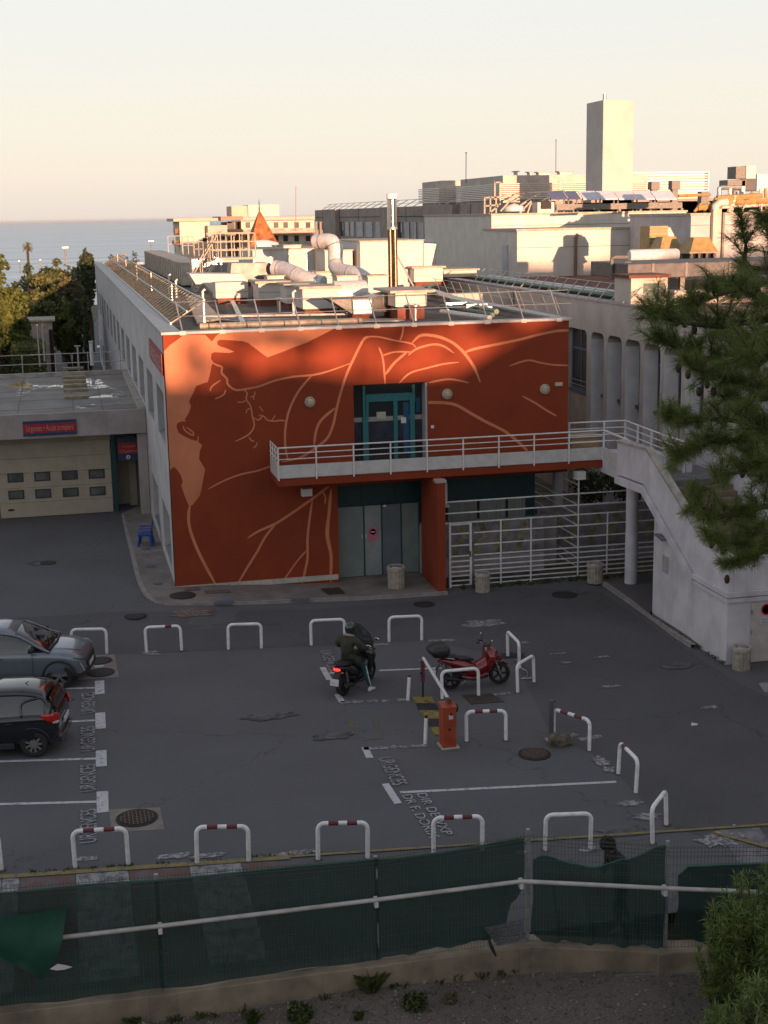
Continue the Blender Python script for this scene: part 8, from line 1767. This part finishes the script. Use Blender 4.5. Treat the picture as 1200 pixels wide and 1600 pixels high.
mb = MB(); mb.loft([((.40, 0, 1.50), (.09, 0, 0), (0, .085, 0)), ((.40, 0, 1.56), (.13, 0, 0), (0, .12, 0)), ((.405, 0, 1.66), (.15, 0, 0), (0, .135, 0)), ((.41, 0, 1.74), (.135, 0, 0), (0, .12, 0)), ((.41, 0, 1.79), (.08, 0, 0), (0, .075, 0)), ((.41, 0, 1.805), (.02, 0, 0), (0, .02, 0))], 22, 2.1); he = mb.build('helmet', mat('dark_helmet', (.02, .028, .030), .2, .2, 9, coat=.8, obj=True), rd_, smooth=True, local=True)
mb = MB(); mb.loft([((.485, 0, 1.58), (.05, 0, 0), (0, .10, 0)), ((.50, 0, 1.66), (.062, 0, 0), (0, .115, 0)), ((.48, 0, 1.72), (.05, 0, 0), (0, .10, 0))], 16, 2.2); mb.build('visor', M_cglass, he, smooth=True, local=True)
# person behind the fence
pf = G(970, 1452); pe_ = thing('person', 'dark haired person in a black jacket stooping behind the green screen', 'person', (pf.x, pf.y, 0), R(185)); LOCAL.add(pe_.name)
J = [((0, 0, .92), .09), ((.02, 0, 1.12), .085), ((.10, 0, 1.34), .085), ((.20, 0, 1.47), .052), ((.24, 0, 1.53), .055), ((.29, 0, 1.57), .088), ((.32, 0, 1.60), .075), ((.40, 0, 1.545), .018)]; E = [(0, 1), (1, 2), (2, 3), (3, 4), (4, 5), (5, 6), (5, 7)]
for s in (-1, 1):
    i = len(J); J += [((0, s*.10, .86), .06), ((.06+.10*s, s*.11, .48), .045), ((-.06+.14*s, s*.12, .10), .035), ((.09+.14*s, s*.13, .04), .025)]; E += [(0, i), (i, i+1), (i+1, i+2), (i+2, i+3)]
    i = len(J); J += [((.12, s*.17, 1.36), .045), ((.12, s*.25, 1.10), .036), ((.30, s*.20, .95), .03)]; E += [(2, i), (i, i+1), (i+1, i+2)]; hand_chain(J, E, (.30, s*.20, .95), i+2, (.9, 0, -.3), (0, s, 0), .6)
skin('body', J, E, M_skin, pe_)
M_bj = mat('black_jacket', (.010, .009, .010), .8, .2, 8, obj=True)
J = [((0, 0, .84), (.15, .17)), ((.01, 0, 1.02), (.14, .16)), ((.06, 0, 1.24), (.18, .19)), ((.13, 0, 1.40), (.16, .16)), ((.19, 0, 1.47), .085)]; E = [(0, 1), (1, 2), (2, 3), (3, 4)]
for s in (-1, 1): i = len(J); J += [((.13, s*.21, 1.37), .105), ((.12, s*.265, 1.10), .068), ((.28, s*.21, .965), .048)]; E += [(3, i), (i, i+1), (i+1, i+2)]
skin('jacket', J, E, M_bj, pe_)
for s in (-1, 1): skin('trouser_leg', [((0, s*.10, .88), .105), ((.06+.10*s, s*.11, .48), .078), ((-.06+.14*s, s*.12, .12), .058)], [(0, 1), (1, 2)], mat('dark_trousers', (.015, .016, .02), .85, .2, 8, obj=True), pe_)
for s in (-1, 1): mb = MB(); x_ = -.06+.14*s; mb.loft([((x_-.07, s*.12, .045), (0, .03, 0), (0, 0, .04)), ((x_+.02, s*.12, .06), (0, .045, 0), (0, 0, .055)), ((x_+.19, s*.13, .03), (0, .035, 0), (0, 0, .025))], 12); mb.build('shoe', mat('grey_shoe', (.2, .2, .2), .7, .1, 9), pe_, smooth=True, local=True)
bm = bmesh.new(); bmesh.ops.create_icosphere(bm, subdivisions=4, radius=1)
for v in bm.verts:
    k = 1+.14*mn.noise(v.co*5)+.10*mn.noise(v.co*13); v.co = Vector((.275+v.co.x*.135*k, v.co.y*.135*k, 1.60+v.co.z*.13*k-.02*max(0, -v.co.x)))
me = bpy.data.meshes.new('hair'); bm.to_mesh(me); bm.free(); me.materials.append(mat('black_hair', (.008, .006, .005), .7, .3, 60, bump=.8, obj=True)); o = bpy.data.objects.new('hair', me); COL.objects.link(o); o.parent = pe_
for pl_ in me.polygons: pl_.use_smooth = True

# ================================================================ AIR
hz_m = bpy.data.materials.new('sea_haze'); hz_m.use_nodes = True; hn = hz_m.node_tree; hn.nodes.remove(hn.nodes['Principled BSDF'])
pv = hn.nodes.new('ShaderNodeVolumePrincipled'); pv.inputs['Color'].default_value = (.92, .92, .94, 1); pv.inputs['Density'].default_value = 1/60000; pv.inputs['Anisotropy'].default_value = .2
hn.links.new(pv.outputs[0], hn.nodes['Material Output'].inputs['Volume'])
hb = MB().box(-70000, -1000, -47, 70000, 90000, 24).build('haze', hz_m); hb['kind'] = 'stuff'
